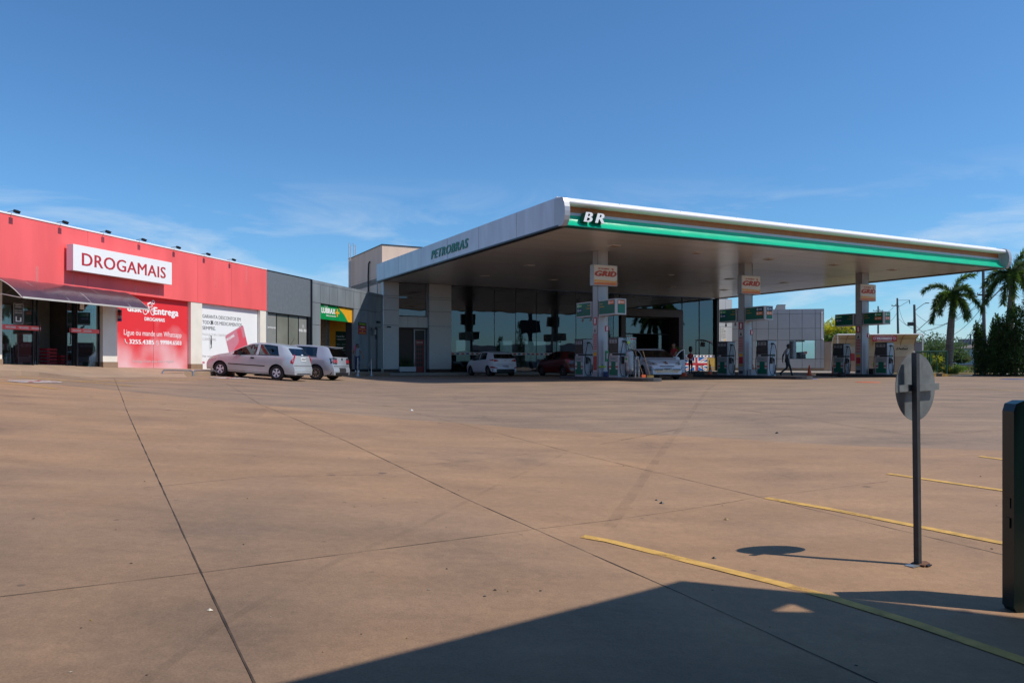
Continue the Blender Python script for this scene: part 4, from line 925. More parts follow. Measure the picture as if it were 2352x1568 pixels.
for k, (u, v, i, nr) in enumerate(spots):
    o = pump0 if k == 0 else copy_tree(pump0)
    p = SW(u, v, ZI); o.location = p
    o['label'] = 'wrapped fuel pump %s the %s canopy column' % ('behind and left of' if nr == 0 else 'in front and right of', ('left', 'middle', 'right')[i])
    if nr: text('lettering', {0: '9', 1: '5', 2: '1'}[i], .09, .15, (.02, -.391, 1.0 - .07), (0, -1, 0), 'green_text', o, bold=.04)
    if nr and i == 0: text('lettering', '9', .08, .12, (-.02, -.391, 1.66), (0, -1, 0), 'green_text', o, bold=.04)

# things on the islands
def isl(i, du, dv, z=ZI): return SW(COLS[i][0] + du, COLS[i][1] + dv, z)
o = thing('air_tank', 'grey pressure tank with pipe stands at the nose of the left island', 'tank', tuple(isl(0, .02, -2.25)), A_S)
q = MB(); q.lathe([(.02, .22), (.12, .24), (.17, .3), (.175, .4), (.175, 1.05), (.16, 1.14), (.08, 1.2), (.02, 1.22)], 'galv', 18); q.build('tank', o, smooth=True)
q = MB()
for a in range(3): q.tube([(.15 * math.cos(a * 2.1), .15 * math.sin(a * 2.1), .4), (.2 * math.cos(a * 2.1), .2 * math.sin(a * 2.1), 0)], .018, 'dark_metal', 6)
q.build('stand', o)
q = MB(); q.box(-.19, -.18, -.14, .10, .66, .9, 'sticker'); q.box(-.194, -.1905, -.1, .06, .76, .86, 'lubrax_green'); q.build('tank_label', o)
for dx in (.24, .42):
    q = MB(); q.tube([(dx, -.1, 0), (dx, -.1, .72), (dx - .03, -.12, .82), (dx - .08, -.16, .86)], .03, 'galv', 8); q.lathe([(.045, 0), (.045, .05)], 'steel', 8, c=(dx, -.1, .5)); q.lathe([(.045, 0), (.045, .05)], 'steel', 8, c=(dx, -.1, .25)); q.build('pipe_stand', o)
o = thing('broom', 'broom with an orange head leaning by the tank on the left island', 'broom', tuple(isl(0, .42, -2.7)), A_S, 'brooms leaning on the left island')
q = MB(); q.tube([(0, 0, .08), (-.42, .18, 1.42)], .013, 'wood', 6); q.build('stick', o); q = MB(); q.prism([(-.12, -.03), (.12, -.03), (.12, .03), (-.12, .03)], 0, .12, 'orange_cone'); q.build('head', o)
o = thing('broom', 'broom with a pale yellow head nearest the nose of the left island', 'broom', tuple(isl(0, .60, -2.95)), A_S, 'brooms leaning on the left island')
q = MB(); q.tube([(0, 0, .08), (-.28, .16, 1.2)], .013, 'wood', 6); q.build('stick', o); q = MB(); q.prism([(-.2, -.05), (.16, -.05), (.16, .05), (-.2, .05)], 0, .1, 'dry_grass'); q.build('head', o)
o = thing('poster_sheet', 'clear plastic poster sheet standing behind the number nine pump', 'poster', tuple(isl(0, .1, -1.95)), A_S)
q = MB(); q.box(-.02, .5, 0, .012, 1.25, 1.78, 'plastic_sheet'); q.build('sheet', o); q = MB(); q.box(.02, .14, -.006, -.001, 1.48, 1.6, 'lime'); q.box(.2, .45, -.006, -.001, 1.68, 1.72, 'signred'); q.build('print', o)
q = MB(); q.tube([(0, .02, 0), (0, .02, 1.78)], .012, 'dark_metal', 6); q.tube([(.48, .02, 0), (.48, .02, 1.78)], .012, 'dark_metal', 6); q.build('stand', o)
q = MB(); q.box(-.2, .2, -.13, .13, 0, .2, 'blue_sign'); q.box(-.22, .22, -.15, .15, .2, .23, 'blue'); tag(q.build('plastic_box', loc=tuple(isl(0, .12, -.52)), rot=(0, 0, A_S)), 'dark blue plastic box at the foot of the left canopy column', 'box')
q = MB(); q.box(-.2, .2, -.12, .12, 0, .28, 'pump_white'); q.box(-.17, .17, -.1, .1, .28, .3, 'galv'); tag(q.build('plastic_box', loc=tuple(isl(1, .02, -.50)), rot=(0, 0, A_S)), 'pale plastic box at the foot of the middle canopy column', 'box')
o = thing('planter_box', 'dark planter box with small yellow flowers at the foot of the right canopy column', 'planter', tuple(isl(2, .55, -.45)), A_S)
q = MB(); q.box(-.35, .25, -.15, .15, 0, .32, 'black'); q.build('pot', o); q = MB()
for k in range(40):
    a, b2, c2 = random.uniform(-.3, .2), random.uniform(-.12, .12), random.uniform(.34, .62); q.add([(a, b2, c2), (a + .05, b2, c2 + .01), (a + .02, b2 + .02, c2 + .07)], [(0, 1, 2)], random.choice(['leaf_green', 'leaf_yellow']))
q.build('flowers', o)
q = MB(); q.box(-.16, .16, -.05, .05, 0, .07, 'lime'); q.tube([(0, 0, .07), (0, .04, .14)], .015, 'black', 6); tag(q.build('hand_brush', loc=tuple(SW(COLS[0][0] - .14, COLS[0][1] - .39, .58)), rot=(0, 0, A_S)), 'yellow hand brush hung low on the left canopy column', 'brush')
q = MB(); q.box(-.1, .1, -.02, .02, 0, .5, 'lubrax_green'); q.box(-.07, .07, -.024, -.0205, .12, .38, 'sticker'); tag(q.build('column_sticker', loc=tuple(SW(COLS[0][0] + .18, COLS[0][1] - .315, .85)), rot=(0, 0, A_S)), 'green notice at waist height on the left canopy column', 'notice')
def tyre_pump(p, lab):
    o = thing('water_stand', lab, 'stand', tuple(p), A_S)
    q = MB(); q.tube([(0, 0, 0), (0, 0, .82)], .04, 'rust', 8); q.tube([(0, 0, .74), (.12, 0, .7), (.2, 0, .5)], .015, 'black', 6); q.build('post', o)
    q = MB(); q.lathe([(.22, 0), (.24, .08), (.2, .2), (.1, .26)], 'rubber', 14, c=(-.3, 0, 0)); q.build('rubber_bucket', o)
tyre_pump(SW(COLS[2][0] - 1.05, COLS[2][1] + .3, 0), 'black bucket and thin post left of the right island')

# ------------------------------------------------------------------ station shop
st = S_root('station_shop', 'station shop with a dark full height glass front under the canopy', 'building')
FV = 22.5; ZF = .17
def sbox(q, u0, u1, v0, v1, z0, z1, m): q.box(u0, u1, v0, v1, z0, z1, m)
def clad_pillar(u0, u1, seams, m='panel_grey', v0=FV, v1=FV + .5, top=ZC - .003, vs_=()):
    q = MB(); zs = [.38] + seams + [top]
    us = [u0] + list(vs_) + [u1]
    for a, c in zip(us[:-1], us[1:]):
        for z0, z1 in zip(zs[:-1], zs[1:]): q.box(a + (.008 if a != u0 else 0), c - (.008 if c != u1 else 0), v0, v1, z0 + .01, z1 - .01, m)
    q.box(u0 + .01, u1 - .01, v0 + .012, v1, .385, top, 'seam')
    q.box(u0 + .03, u1 - .03, v0 + .03, v1, ZF, .379, 'dark_brown')
    return q.build('clad_pillar', st)
clad_pillar(.40, 1.42, [3.2, 4.16, 4.95, 5.08]); clad_pillar(3.51, 5.07, [3.2, 4.16, 4.95, 5.08])
clad_pillar(28.42, 29.8, [2.45, 3.7, 4.95], vs_=(29.1,), top=5.94)
q = MB()
for a, c in ((1.425, 2.12), (2.12, 2.82), (2.82, 3.505)): q.box(a + .006, c - .006, FV + .25, FV + .4, 3.10, 3.80, 'panel_grey')
q.box(1.42, 3.51, FV + .27, FV + .42, 3.08, 3.82, 'seam'); q.build('spandrel', st)
q = MB(); q.box(1.42, 3.51, FV + .6, FV + .7, ZF, 3.08, 'dark_brown'); q.box(1.42, 3.51, FV + .26, FV + .6, 3.02, 3.078, 'dark_brown'); q.build('recess_wall', st)
def spane(u0, u1, z0, z1, m='glass_store', v=FV + .3, fr='dark_metal', t=.03, par=None, name='window'):
    q = MB(); q.box(u0, u0 + t, v - .03, v + .05, z0, z1, fr); q.box(u1 - t, u1, v - .03, v + .05, z0, z1, fr); q.box(u0 + t, u1 - t, v - .03, v + .05, z0, z0 + t, fr); q.box(u0 + t, u1 - t, v - .03, v + .05, z1 - t, z1, fr)
    o = q.build(name, par or st); g = MB(); g.box(u0 + t, u1 - t, v, v + .01, z0 + t, z1 - t, m); g.build('pane', o); return o
spane(1.43, 3.50, 3.83, ZC - .01)
q = MB(); q.box(3.40, 3.46, FV + .20, FV + .26, 3.85, ZC - .02, 'alu'); q.build('mullion', st)
# red door in the recess
q = MB(); q.box(2.62, 2.70, FV + .5, FV + .598, ZF, 3.0, 'galv'); q.box(3.36, 3.44, FV + .5, FV + .598, ZF, 3.0, 'galv'); q.box(2.70, 3.36, FV + .5, FV + .598, 2.92, 3.0, 'galv'); q.build('door_frame', st)
q = MB(); q.box(2.705, 3.355, FV + .53, FV + .59, ZF, 2.3, 'red_dark'); q.box(2.705, 3.355, FV + .53, FV + .59, 2.31, 2.91, 'black'); dd = q.build('red_door', st)
text('lettering', 'TELEPHONE', .44, .08, (2.81, FV + .528, 2.1), (0, -1, 0), 'sticker', dd, bold=.02)
q = MB()
for r_ in range(5):
    for c_ in range(3): q.box(2.80 + c_ * .16, 2.93 + c_ * .16, FV + .524, FV + .529, .55 + r_ * .29, .8 + r_ * .29, 'black')
q.build('door_panes', dd)
# big glazing
edges = [5.09 + 1.655 * k for k in range(9)]
for a, c in zip(edges[:-1], edges[1:]):
    if c < 18.6: spane(a, c, ZF, ZC - .01, t=.008)
spane(edges[-2] if edges[-2] > 16.5 else 16.68, 18.9, ZF, ZC - .01, t=.008); spane(18.9, 24.85, 4.95, ZC - .01, t=.02)
spane(24.87, 26.6, ZF, ZC - .01, t=.02); spane(26.62, 28.25, ZF, ZC - .01, t=.02)
q = MB(); q.box(28.26, 28.41, FV + .05, FV + .5, ZF, ZC - .01, 'black'); q.box(5.07, 28.25, FV + .27, FV + .40, ZF - .05, ZF + .0, 'kerb'); q.build('end_frame', st)
q = MB(); q.box(5.1, 18.88, FV + .285, FV + .297, 1.33, 1.52, 'sticker'); q.box(24.9, 28.2, FV + .285, FV + .297, 1.25, 1.42, 'signwhite'); sp_ = q.build('safety_stripe', st)
q = MB(); u = 5.2
while u < 28.1:
    if u < 18.7 or u > 24.95:
        z = 1.36 if u < 18.7 else 1.275; q.box(u, u + .2, FV + .281, FV + .2845, z, z + .11, 'line_red' if int(u * 3) % 2 else 'blue_sign'); 
    u += .36
q.build('stripe_pattern', sp_)
# entrance portal
q = MB(); PU0, PU1, PV = 18.92, 24.83, FV + .12
q.box(PU0, PU0 + .42, PV, FV + 1.3, ZF, 4.9, 'dark_brown'); q.box(PU1 - .42, PU1, PV, FV + 1.3, ZF, 4.9, 'dark_brown'); q.box(PU0 + .422, PU1 - .422, PV, FV + 1.3, 4.35, 4.9, 'dark_brown'); q.build('entrance_portal', st)
spane(PU0 + .45, PU1 - .45, 3.05, 4.33, v=FV + 1.2, t=.04, fr='black', name='transom')
for a, c in ((PU0 + .45, 20.8), (23.2, PU1 - .45)): spane(a, c, ZF, 3.03, v=FV + 1.2, t=.04, fr='black')
q = MB(); q.box(PU0 + .6, 20.6, FV + 1.12, FV + 1.14, 2.1, 2.9, 'sticker'); q.build('window_poster', st)
# interior
q = MB()
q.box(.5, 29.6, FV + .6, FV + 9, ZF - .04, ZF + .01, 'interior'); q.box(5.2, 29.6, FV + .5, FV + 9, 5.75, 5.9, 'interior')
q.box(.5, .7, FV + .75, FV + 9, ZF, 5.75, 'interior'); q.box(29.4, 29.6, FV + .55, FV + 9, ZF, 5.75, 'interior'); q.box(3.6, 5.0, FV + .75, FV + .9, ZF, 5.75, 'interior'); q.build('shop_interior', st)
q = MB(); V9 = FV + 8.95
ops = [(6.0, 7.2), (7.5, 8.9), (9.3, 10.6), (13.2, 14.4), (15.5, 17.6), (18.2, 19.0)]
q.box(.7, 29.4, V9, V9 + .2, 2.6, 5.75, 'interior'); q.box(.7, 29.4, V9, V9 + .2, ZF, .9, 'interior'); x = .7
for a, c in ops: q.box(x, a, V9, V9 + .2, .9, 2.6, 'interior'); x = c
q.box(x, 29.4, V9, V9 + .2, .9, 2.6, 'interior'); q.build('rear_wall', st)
q = MB(); q.box(.4, 29.8, FV + .5, FV + 9.2, 5.92, 6.3, 'galv'); q.build('flat_roof', st)
q = MB(); q.box(.40, 12, FV + .3, FV + 8.07, ZT + .0 - .6, 8.33, 'beige_wall'); q.box(.40, .55, FV + .52, FV + 8.07, 2, 6.43, 'beige_wall'); q.build('upper_block', st)
q = MB(); q.box(.36, 12.04, FV + .26, FV + 8.1, 8.332, 8.38, 'dark_metal'); q.build('roof_edge', st)
# shop furniture seen as silhouettes
for k, (u, v) in enumerate(((7.0, 24.6), (9.4, 25.2), (12.0, 24.4), (14.4, 25.3), (16.5, 24.5), (27.0, 25.0))):
    o = S_root('cafe_table', 'dark round cafe table %s behind the shop glass' % ['leftmost', 'second from the left', 'third from the left', 'fourth from the left', 'fifth from the left', 'rightmost, right of the entrance'][k], 'table', u, v, ZF + .01, 'cafe tables inside the station shop')
    q = MB(); q.lathe([(.38, .72), (.38, .75)], 'wood', 18); q.build('table_top', o); q = MB(); q.tube([(0, 0, .02), (0, 0, .72)], .035, 'black'); q.lathe([(.22, 0), (.22, .02)], 'black', 16); q.build('leg', o)
    for sx in (-1, 1):
        c_ = thing('cafe_chair', 'dark chair on the %s of the %s cafe table' % ('left' if sx < 0 else 'right', ['leftmost', 'second', 'third', 'fourth', 'fifth', 'rightmost'][k]), 'chair', tuple(SW(u + sx * .6, v, ZF + .01)), A_S, 'cafe chairs inside the station shop')
        q = MB(); q.box(-.2, .2, -.2, .2, .43, .47, 'dark_brown'); q.build('seat', c_); q = MB(); q.box(sx * .18, sx * .21, -.2, .2, .5, .9, 'dark_brown'); q.build('backrest', c_)
        for (a, b2) in ((-.17, -.17), (.17, -.17), (-.17, .17), (.17, .17)): q = MB(); q.tube([(a, b2, 0), (a, b2, .9 if a * sx > 0 else .43)], .014, 'black', 6); q.build('leg', c_)
# flag panel behind the lower glass on the right
fl = S_root('flag_panel', 'low printed panel with a red white and blue crossed flag right of the entrance', 'panel', 0, 0, 0)
q = MB(); q.box(24.95, 28.2, FV + .20, FV + .22, ZF + .02, 1.22, 'blue'); q.build('sheet', fl)
def fq(pts, m, y): q = MB(); q.add([(a, y, z) for a, z in pts], [list(range(len(pts)))], m); return q
x0, x1, z0, z1 = 25.1, 27.35, .2, 1.21; cx, cz = (x0 + x1) / 2, (z0 + z1) / 2
def diag(w, m, y, nm):
    for (ax, az, bx, bz) in ((x0, z0, x1, z1), (x0, z1, x1, z0)):
        d = Vector((bx - ax, bz - az)).normalized(); n = Vector((-d.y, d.x)) * w
        fq([(ax + max(n.x, 0) * 0 - 0, az + abs(n.y) * 0), (ax, az)][:0] + [(ax - n.x, az - n.y), (bx - n.x, bz - n.y), (bx + n.x, bz + n.y), (ax + n.x, az + n.y)], m, y).build(nm, fl)
diag(.10, 'signwhite', FV + .197, 'white_diagonal'); diag(.04, 'line_red', FV + .194, 'red_diagonal')
q = fq([(cx - .2, z0), (cx + .2, z0), (cx + .2, z1), (cx - .2, z1)], 'signwhite', FV + .190); q.add([(x0, FV + .190, cz - .18), (cx - .2, FV + .190, cz - .18), (cx - .2, FV + .190, cz + .18), (x0, FV + .190, cz + .18), (cx + .2, FV + .190, cz - .18), (x1, FV + .190, cz - .18), (x1, FV + .190, cz + .18), (cx + .2, FV + .190, cz + .18)], [(0, 1, 2, 3), (4, 5, 6, 7)], 'signwhite'); q.build('white_cross', fl)
q = fq([(cx - .12, z0), (cx + .12, z0), (cx + .12, z1), (cx - .12, z1)], 'signred', FV + .186); q.add([(x0, FV + .186, cz - .1), (cx - .12, FV + .186, cz - .1), (cx - .12, FV + .186, cz + .1), (x0, FV + .186, cz + .1), (cx + .12, FV + .186, cz - .1), (x1, FV + .186, cz - .1), (x1, FV + .186, cz + .1), (cx + .12, FV + .186, cz + .1)], [(0, 1, 2, 3), (4, 5, 6, 7)], 'signred'); q.build('red_cross', fl)
q = fq([(27.35, z0), (28.2, z0), (28.2, z1), (27.35, z1)], 'gold', FV + .186); q.build('city_print', fl)
q = MB(); q.prism([(27.5, z0), (27.62, z0), (27.62, .95), (27.56, 1.1), (27.5, .95)], FV + .18, FV + .184, 'dark_brown', axis='y'); q.prism([(27.62, z0), (28.1, z0), (28.1, .5), (27.9, .55), (27.7, .48), (27.62, .55)], FV + .18, FV + .184, 'wood', axis='y'); q.build('skyline_print', fl)
# notice board on the sunlit pillar
nb = S_root('wall_notice', 'white paper notice with a yellow corner on the partly sunlit panelled pillar', 'notice', 28.55, FV - .02, 2.55)
q = MB(); q.box(0, .62, 0, .015, 0, 1.1, 'sticker'); q.box(.42, .58, -.004, -.001, .04, .14, 'yellow'); q.build('sheet', nb)
for k in range(7): text('lettering', ['AVISO', 'Horário de atendimento', 'segunda a sexta', 'das 6h às 23h', 'sábado e domingo', 'das 7h às 22h', 'obrigado'][k], .3 if k == 0 else .46, .05, (.08, -.002, .95 - k * .12), (0, -1, 0), 'text_grey', nb)
# wing with reflecting windows
wgp = Vector((17.9, 62.55, 0)); A_W = R(-13.73)
wg = thing('panelled_wing', 'low wing clad in grey square panels with two mirrored windows', 'building', tuple(wgp), A_W)
WL, WH = 7.05, 5.10
q = MB(); us = [0, 1.02, 2.0, 2.72, 3.35, 4.3, 5.25, 6.25, WL]; us = [0, .95, 1.9, 2.85, 3.55, 4.45, 5.4, 6.38, 6.8, WL]
zs = [.38, 1.13, 2.62, 3.55, 4.72, 5.10]
wins = [(1.9, 2.85), (4.45, 6.38)]
for a, c in zip(us[:-1], us[1:]):
    for z0, z1 in zip(zs[:-1], zs[1:]):
        if z0 == 1.13 and any(w0 <= a < w1 for w0, w1 in wins): continue
        if z0 == .38 and False: continue
        q.box(a + .012, c - .012, 0, .10, z0 + .012, z1 - .012, 'panel_grey')
q.build('cladding', wg)
q = MB(); 
def core(a, c, z0, z1): q.box(a, c, .105, .4, z0, z1, 'seam')
core(0, 1.9, .2, 5.08); core(1.9, 2.85, .2, 1.13); core(1.9, 2.85, 2.62, 5.08); core(2.85, 4.45, .2, 5.08); core(4.45, 6.38, .2, 1.13); core(4.45, 6.38, 2.62, 5.08); core(6.38, WL - .01, .2, 5.08); q.build('wall', wg)
q = MB(); q.box(WL - .10, WL, .4, 7.5, .2, 5.08, 'panel_grey'); q.box(0, WL, 7.4, 7.5, .2, 5.08, 'panel_grey'); q.box(0, WL - .1, .4, 7.4, 4.9, 5.0, 'galv'); q.build('rear_wall', wg)
q = MB(); q.box(0, WL, .02, .2, ZF, .379, 'plinth'); q.box(-.0, WL, -.3, .0, ZF - .1, .22, 'kerb'); q.build('plinth', wg)
for (a, c) in ((1.9, 2.85), (4.45, 5.42), (5.42, 6.38)):
    z0, z1 = 1.13, 2.62; t = .02; v = .06
    w = MB(); w.box(a, a + t, v, v + .05, z0, z1, 'black'); w.box(c - t, c, v, v + .05, z0, z1, 'black'); w.box(a + t, c - t, v, v + .05, z0, z0 + t, 'black'); w.box(a + t, c - t, v, v + .05, z1 - t, z1, 'black'); wo_ = w.build('window', wg)
    g = MB(); g.box(a + t, c - t, v + .02, v + .03, z0 + t, z1 - t, 'glass_mirror'); g.build('pane', wo_)
q = MB(); q.box(5.6, 5.78, .02, .075, 1.5, 1.72, 'sticker'); q.box(5.62, 5.68, .015, .0195, 1.53, 1.69, 'signred'); q.box(5.70, 5.76, .015, .0195, 1.53, 1.69, 'signred'); q.build('restroom_sign', wg)
q = MB(); q.tube([(6.86, -.04, 2.7), (6.86, -.04, 4.75)], .03, 'signwhite', 8); q.lathe([(.06, 0), (.07, .1)], 'signwhite', 10, c=(6.86, -.05, 4.72)); q.lathe([(.05, 0), (.05, .1)], 'signwhite', 10, c=(6.95, -.05, 2.62)); q.build('conduit', wg)
c0 = at(1785, 709, 66); c1 = at(1813, 690.5, 66)
q = MB(); q.prism([(0, 0), (1.05, 0), (1.05, .85), (.4, .85), (.38, .8), (0, .05)][::1], 0, 1.1, 'beige_wall', axis='y'); q.box(.38, 1.08, -.02, 1.12, .85, .89, 'dark_metal')
tag(q.build('roof_hatch', loc=(c0.x - .4, 66, 4.9), rot=(0, 0, A_W)), 'small beige concrete box on the roof of the panelled wing', 'roof hatch')
# ladder, conduit, pipe on the beige block
ld = S_root('roof_ladder', 'pinkish steel ladder with hooped handrails on the beige block', 'ladder', .4, FV + 6.9, 0)
for dv in (-.22, .22):
    q = MB(); q.tube([(-.25, dv, 4.8), (-.25, dv, 9.35 - (.2 if dv < 0 else 0)), (.12, dv, 9.35 - (.2 if dv < 0 else 0)), (.12, dv, 8.38)], .028, 'pink_frame', 8); q.build('rail', ld)
for k in range(11): q = MB(); q.tube([(-.25, -.22, 5.0 + k * .33), (-.25, .22, 5.0 + k * .33)], .014, 'pink_frame', 6); q.build('rung', ld)
q = MB(); q.tube([(-.06, 2.75, 7.55), (-.10, 2.85, 7.4), (-.10, 2.95, 6.6), (-.08, 2.98, 5.0)], .055, 'black', 8)
tag(q.build('conduit_pipe', loc=tuple(SW(.4, FV, 0)), rot=(0, 0, A_S)), 'black flexible conduit rising up the beige block wall', 'pipe')
q = MB(); q.tube([(-.1, .62, 6.0), (-.1, .62, 4.9)], .035, 'galv', 8); q.lathe([(.06, 0), (.09, .25), (.03, .3)], 'dark_metal', 10, c=(-.1, .62, 4.85))
tag(q.build('vent_pipe', loc=tuple(SW(.3, FV, 0)), rot=(0, 0, A_S)), 'thin grey vent pipe below the canopy corner at the beige block', 'pipe')
for k, (u, z) in enumerate(((.46, 4.85), (.5, 3.05))):
    o = S_root('security_camera', ['small pale box camera high on the first grey pillar', 'small camera at door height on the first grey pillar'][k], 'camera', u, FV, z); q = MB(); q.box(0, .12, -.06, -.003, 0, .1, 'sticker'); q.build('mount', o)
    if k: q = MB(); q.tube([(.1, -.06, .05), (.34, -.12, .02)], .035, 'black', 8); q.build('lens_body', o)
# planter in the recess
o = S_root('trough_planter', 'long white trough with thin dark plants in the shaded recess', 'planter', 1.98, FV + .0, ZF)
q = MB(); q.prism([(-.55, -.15), (.55, -.15), (.55, .15), (-.55, .15)], .06, .38, 'pump_white'); q.build('trough', o)
for a in (-.4, .4): q = MB(); q.box(a - .05, a + .05, -.12, .12, 0, .058, 'black'); q.build('foot', o)
q = MB()
for k in range(90):
    a, b2 = random.uniform(-.5, .5), random.uniform(-.1, .1); h = random.uniform(.4, 1.1); dx = random.uniform(-.15, .15); q.add([(a - .012, b2, .38), (a + .012, b2, .38), (a + dx, b2 + random.uniform(-.1, .1), .38 + h)], [(0, 1, 2)], 'leaf_dark')
q.build('plants', o)
o = S_root('potted_shrub', 'tall dark potted shrub between the middle island pumps', 'plant', COLS[1][0] + .6, COLS[1][1] + 6.2, 0)
q = MB(); q.lathe([(.22, 0), (.3, .5), (.27, .5)], 'black', 14); q.build('pot', o); q = MB(); q.tube([(0, 0, .45), (.03, .02, 1.2)], .03, 'bark'); q.build('stem', o)
q = MB()
for k in range(420):
    p = Vector((random.gauss(0, .16), random.gauss(0, .16), random.uniform(.7, 1.75))); d = Vector((random.uniform(-1, 1), random.uniform(-1, 1), random.uniform(-.6, 1))).normalized() * .09; e = d.orthogonal().normalized() * .03
    q.add([p - e, p + e, p + d], [(0, 1, 2)], 'leaf_green')
q.build('foliage', o)
# traffic cones
def cone(p, lab, h=.72, k=1):
    o = thing('traffic_cone', lab, 'cone', tuple(p), random.uniform(0, 1), 'orange traffic cones')
    q = MB(); q.bbox(-.19, .19, -.19, .19, 0, .035, 'orange_cone', .03); q.build('base', o)
    q = MB(); q.lathe([(.14, .036), (.03, h)], 'orange_cone', 16); q.build('body', o, smooth=True)
    if k:
        for z in (.30, .50):
            q = MB(); r = lambda zz: .14 - .11 * (zz - .036) / (h - .036) + .004
            q.lathe([(r(z), z), (r(z + .1), z + .1)], 'line_white', 16); q.build('band', o, smooth=True)
def gpt(px, Y, z=0): return Vector(((px - 1176) / F * Y, Y, z))
cone(gpt(1572, 45.5), 'faded traffic cone beside the guard statue')
cone(gpt(1631, 44.2), 'traffic cone with two white bands just left of the middle island')
cone(gpt(1729, 48.6), 'bright sunlit traffic cone seen between column and pump of the middle island')
cone(gpt(1859, 48.4), 'plain orange cone standing alone before the panelled wing', .66, 0)
cone(gpt(1914.5, 46.0), 'traffic cone half hidden behind the left pump of the right island', .7, 0)
o = thing('stool', 'dark metal stool standing by the flag panel', 'stool', tuple(gpt(1608, 44.5)), A_S)
q = MB(); q.lathe([(.22, .62), (.22, .66)], 'black', 16); q.build('seat', o)
for a in range(4): q = MB(); q.tube([(.2 * math.cos(a * 1.57), .2 * math.sin(a * 1.57), 0), (.17 * math.cos(a * 1.57), .17 * math.sin(a * 1.57), .62)], .014, 'dark_metal', 6); q.build('leg', o)
q = MB(); q.bbox(-.28, .28, -.2, .2, 0, .26, 'black', .04); q.tube([(-.2, 0, .26), (0, 0, .34), (.2, 0, .26)], .015, 'black', 6); tag(q.build('tool_crate', loc=tuple(gpt(1605, 43.4))), 'low black crate on the ground before the stool', 'crate')
o = thing('chain_post', 'silver stanchion with a chain beside the walking woman', 'stanchion', tuple(PW(6.49, 1.3, gz(*PW(6.49, 1.3).xy))), 0, 'chain stanchions at the service bay')
def stanch(o):
    q = MB(); q.lathe([(.17, 0), (.16, .03), (.06, .1), (.03, .3)], 'steel', 16); q.build('base', o, smooth=True); q = MB(); q.tube([(0, 0, .28), (0, 0, .95)], .024, 'steel', 8); q.lathe([(.04, 0), (.045, .03), (.02, .06)], 'steel', 10, c=(0, 0, .94)); q.build('post', o)
stanch(o)
o = thing('chain_post', 'dark stanchion in the canopy shade before the louvred door', 'stanchion', tuple(PW(4.7, 1.3, gz(*PW(4.7, 1.3).xy))), 0, 'chain stanchions at the service bay'); stanch(o)
a, b2 = PW(6.49, 1.3, .9 + gz(*PW(6.49, 1.3).xy)), PW(4.7, 1.3, .9 + gz(*PW(4.7, 1.3).xy)); q = MB(); n = 26
for k in range(n):
    t = (k + .5) / n; p = a.lerp(b2, t); p.z -= .42 * 4 * t * (1 - t); t2 = (k + .1) / n; t3 = (k + .9) / n
    p2 = a.lerp(b2, t2); p2.z -= .42 * 4 * t2 * (1 - t2); p3 = a.lerp(b2, t3); p3.z -= .42 * 4 * t3 * (1 - t3)
    q.tube([p2, p, p3], .016 if k % 2 else .011, 'yellow' if 9 < k < 15 else 'galv', 5)
tag(q.build('chain'), 'sagging chain with a yellow stretch between two stanchions', 'chain')
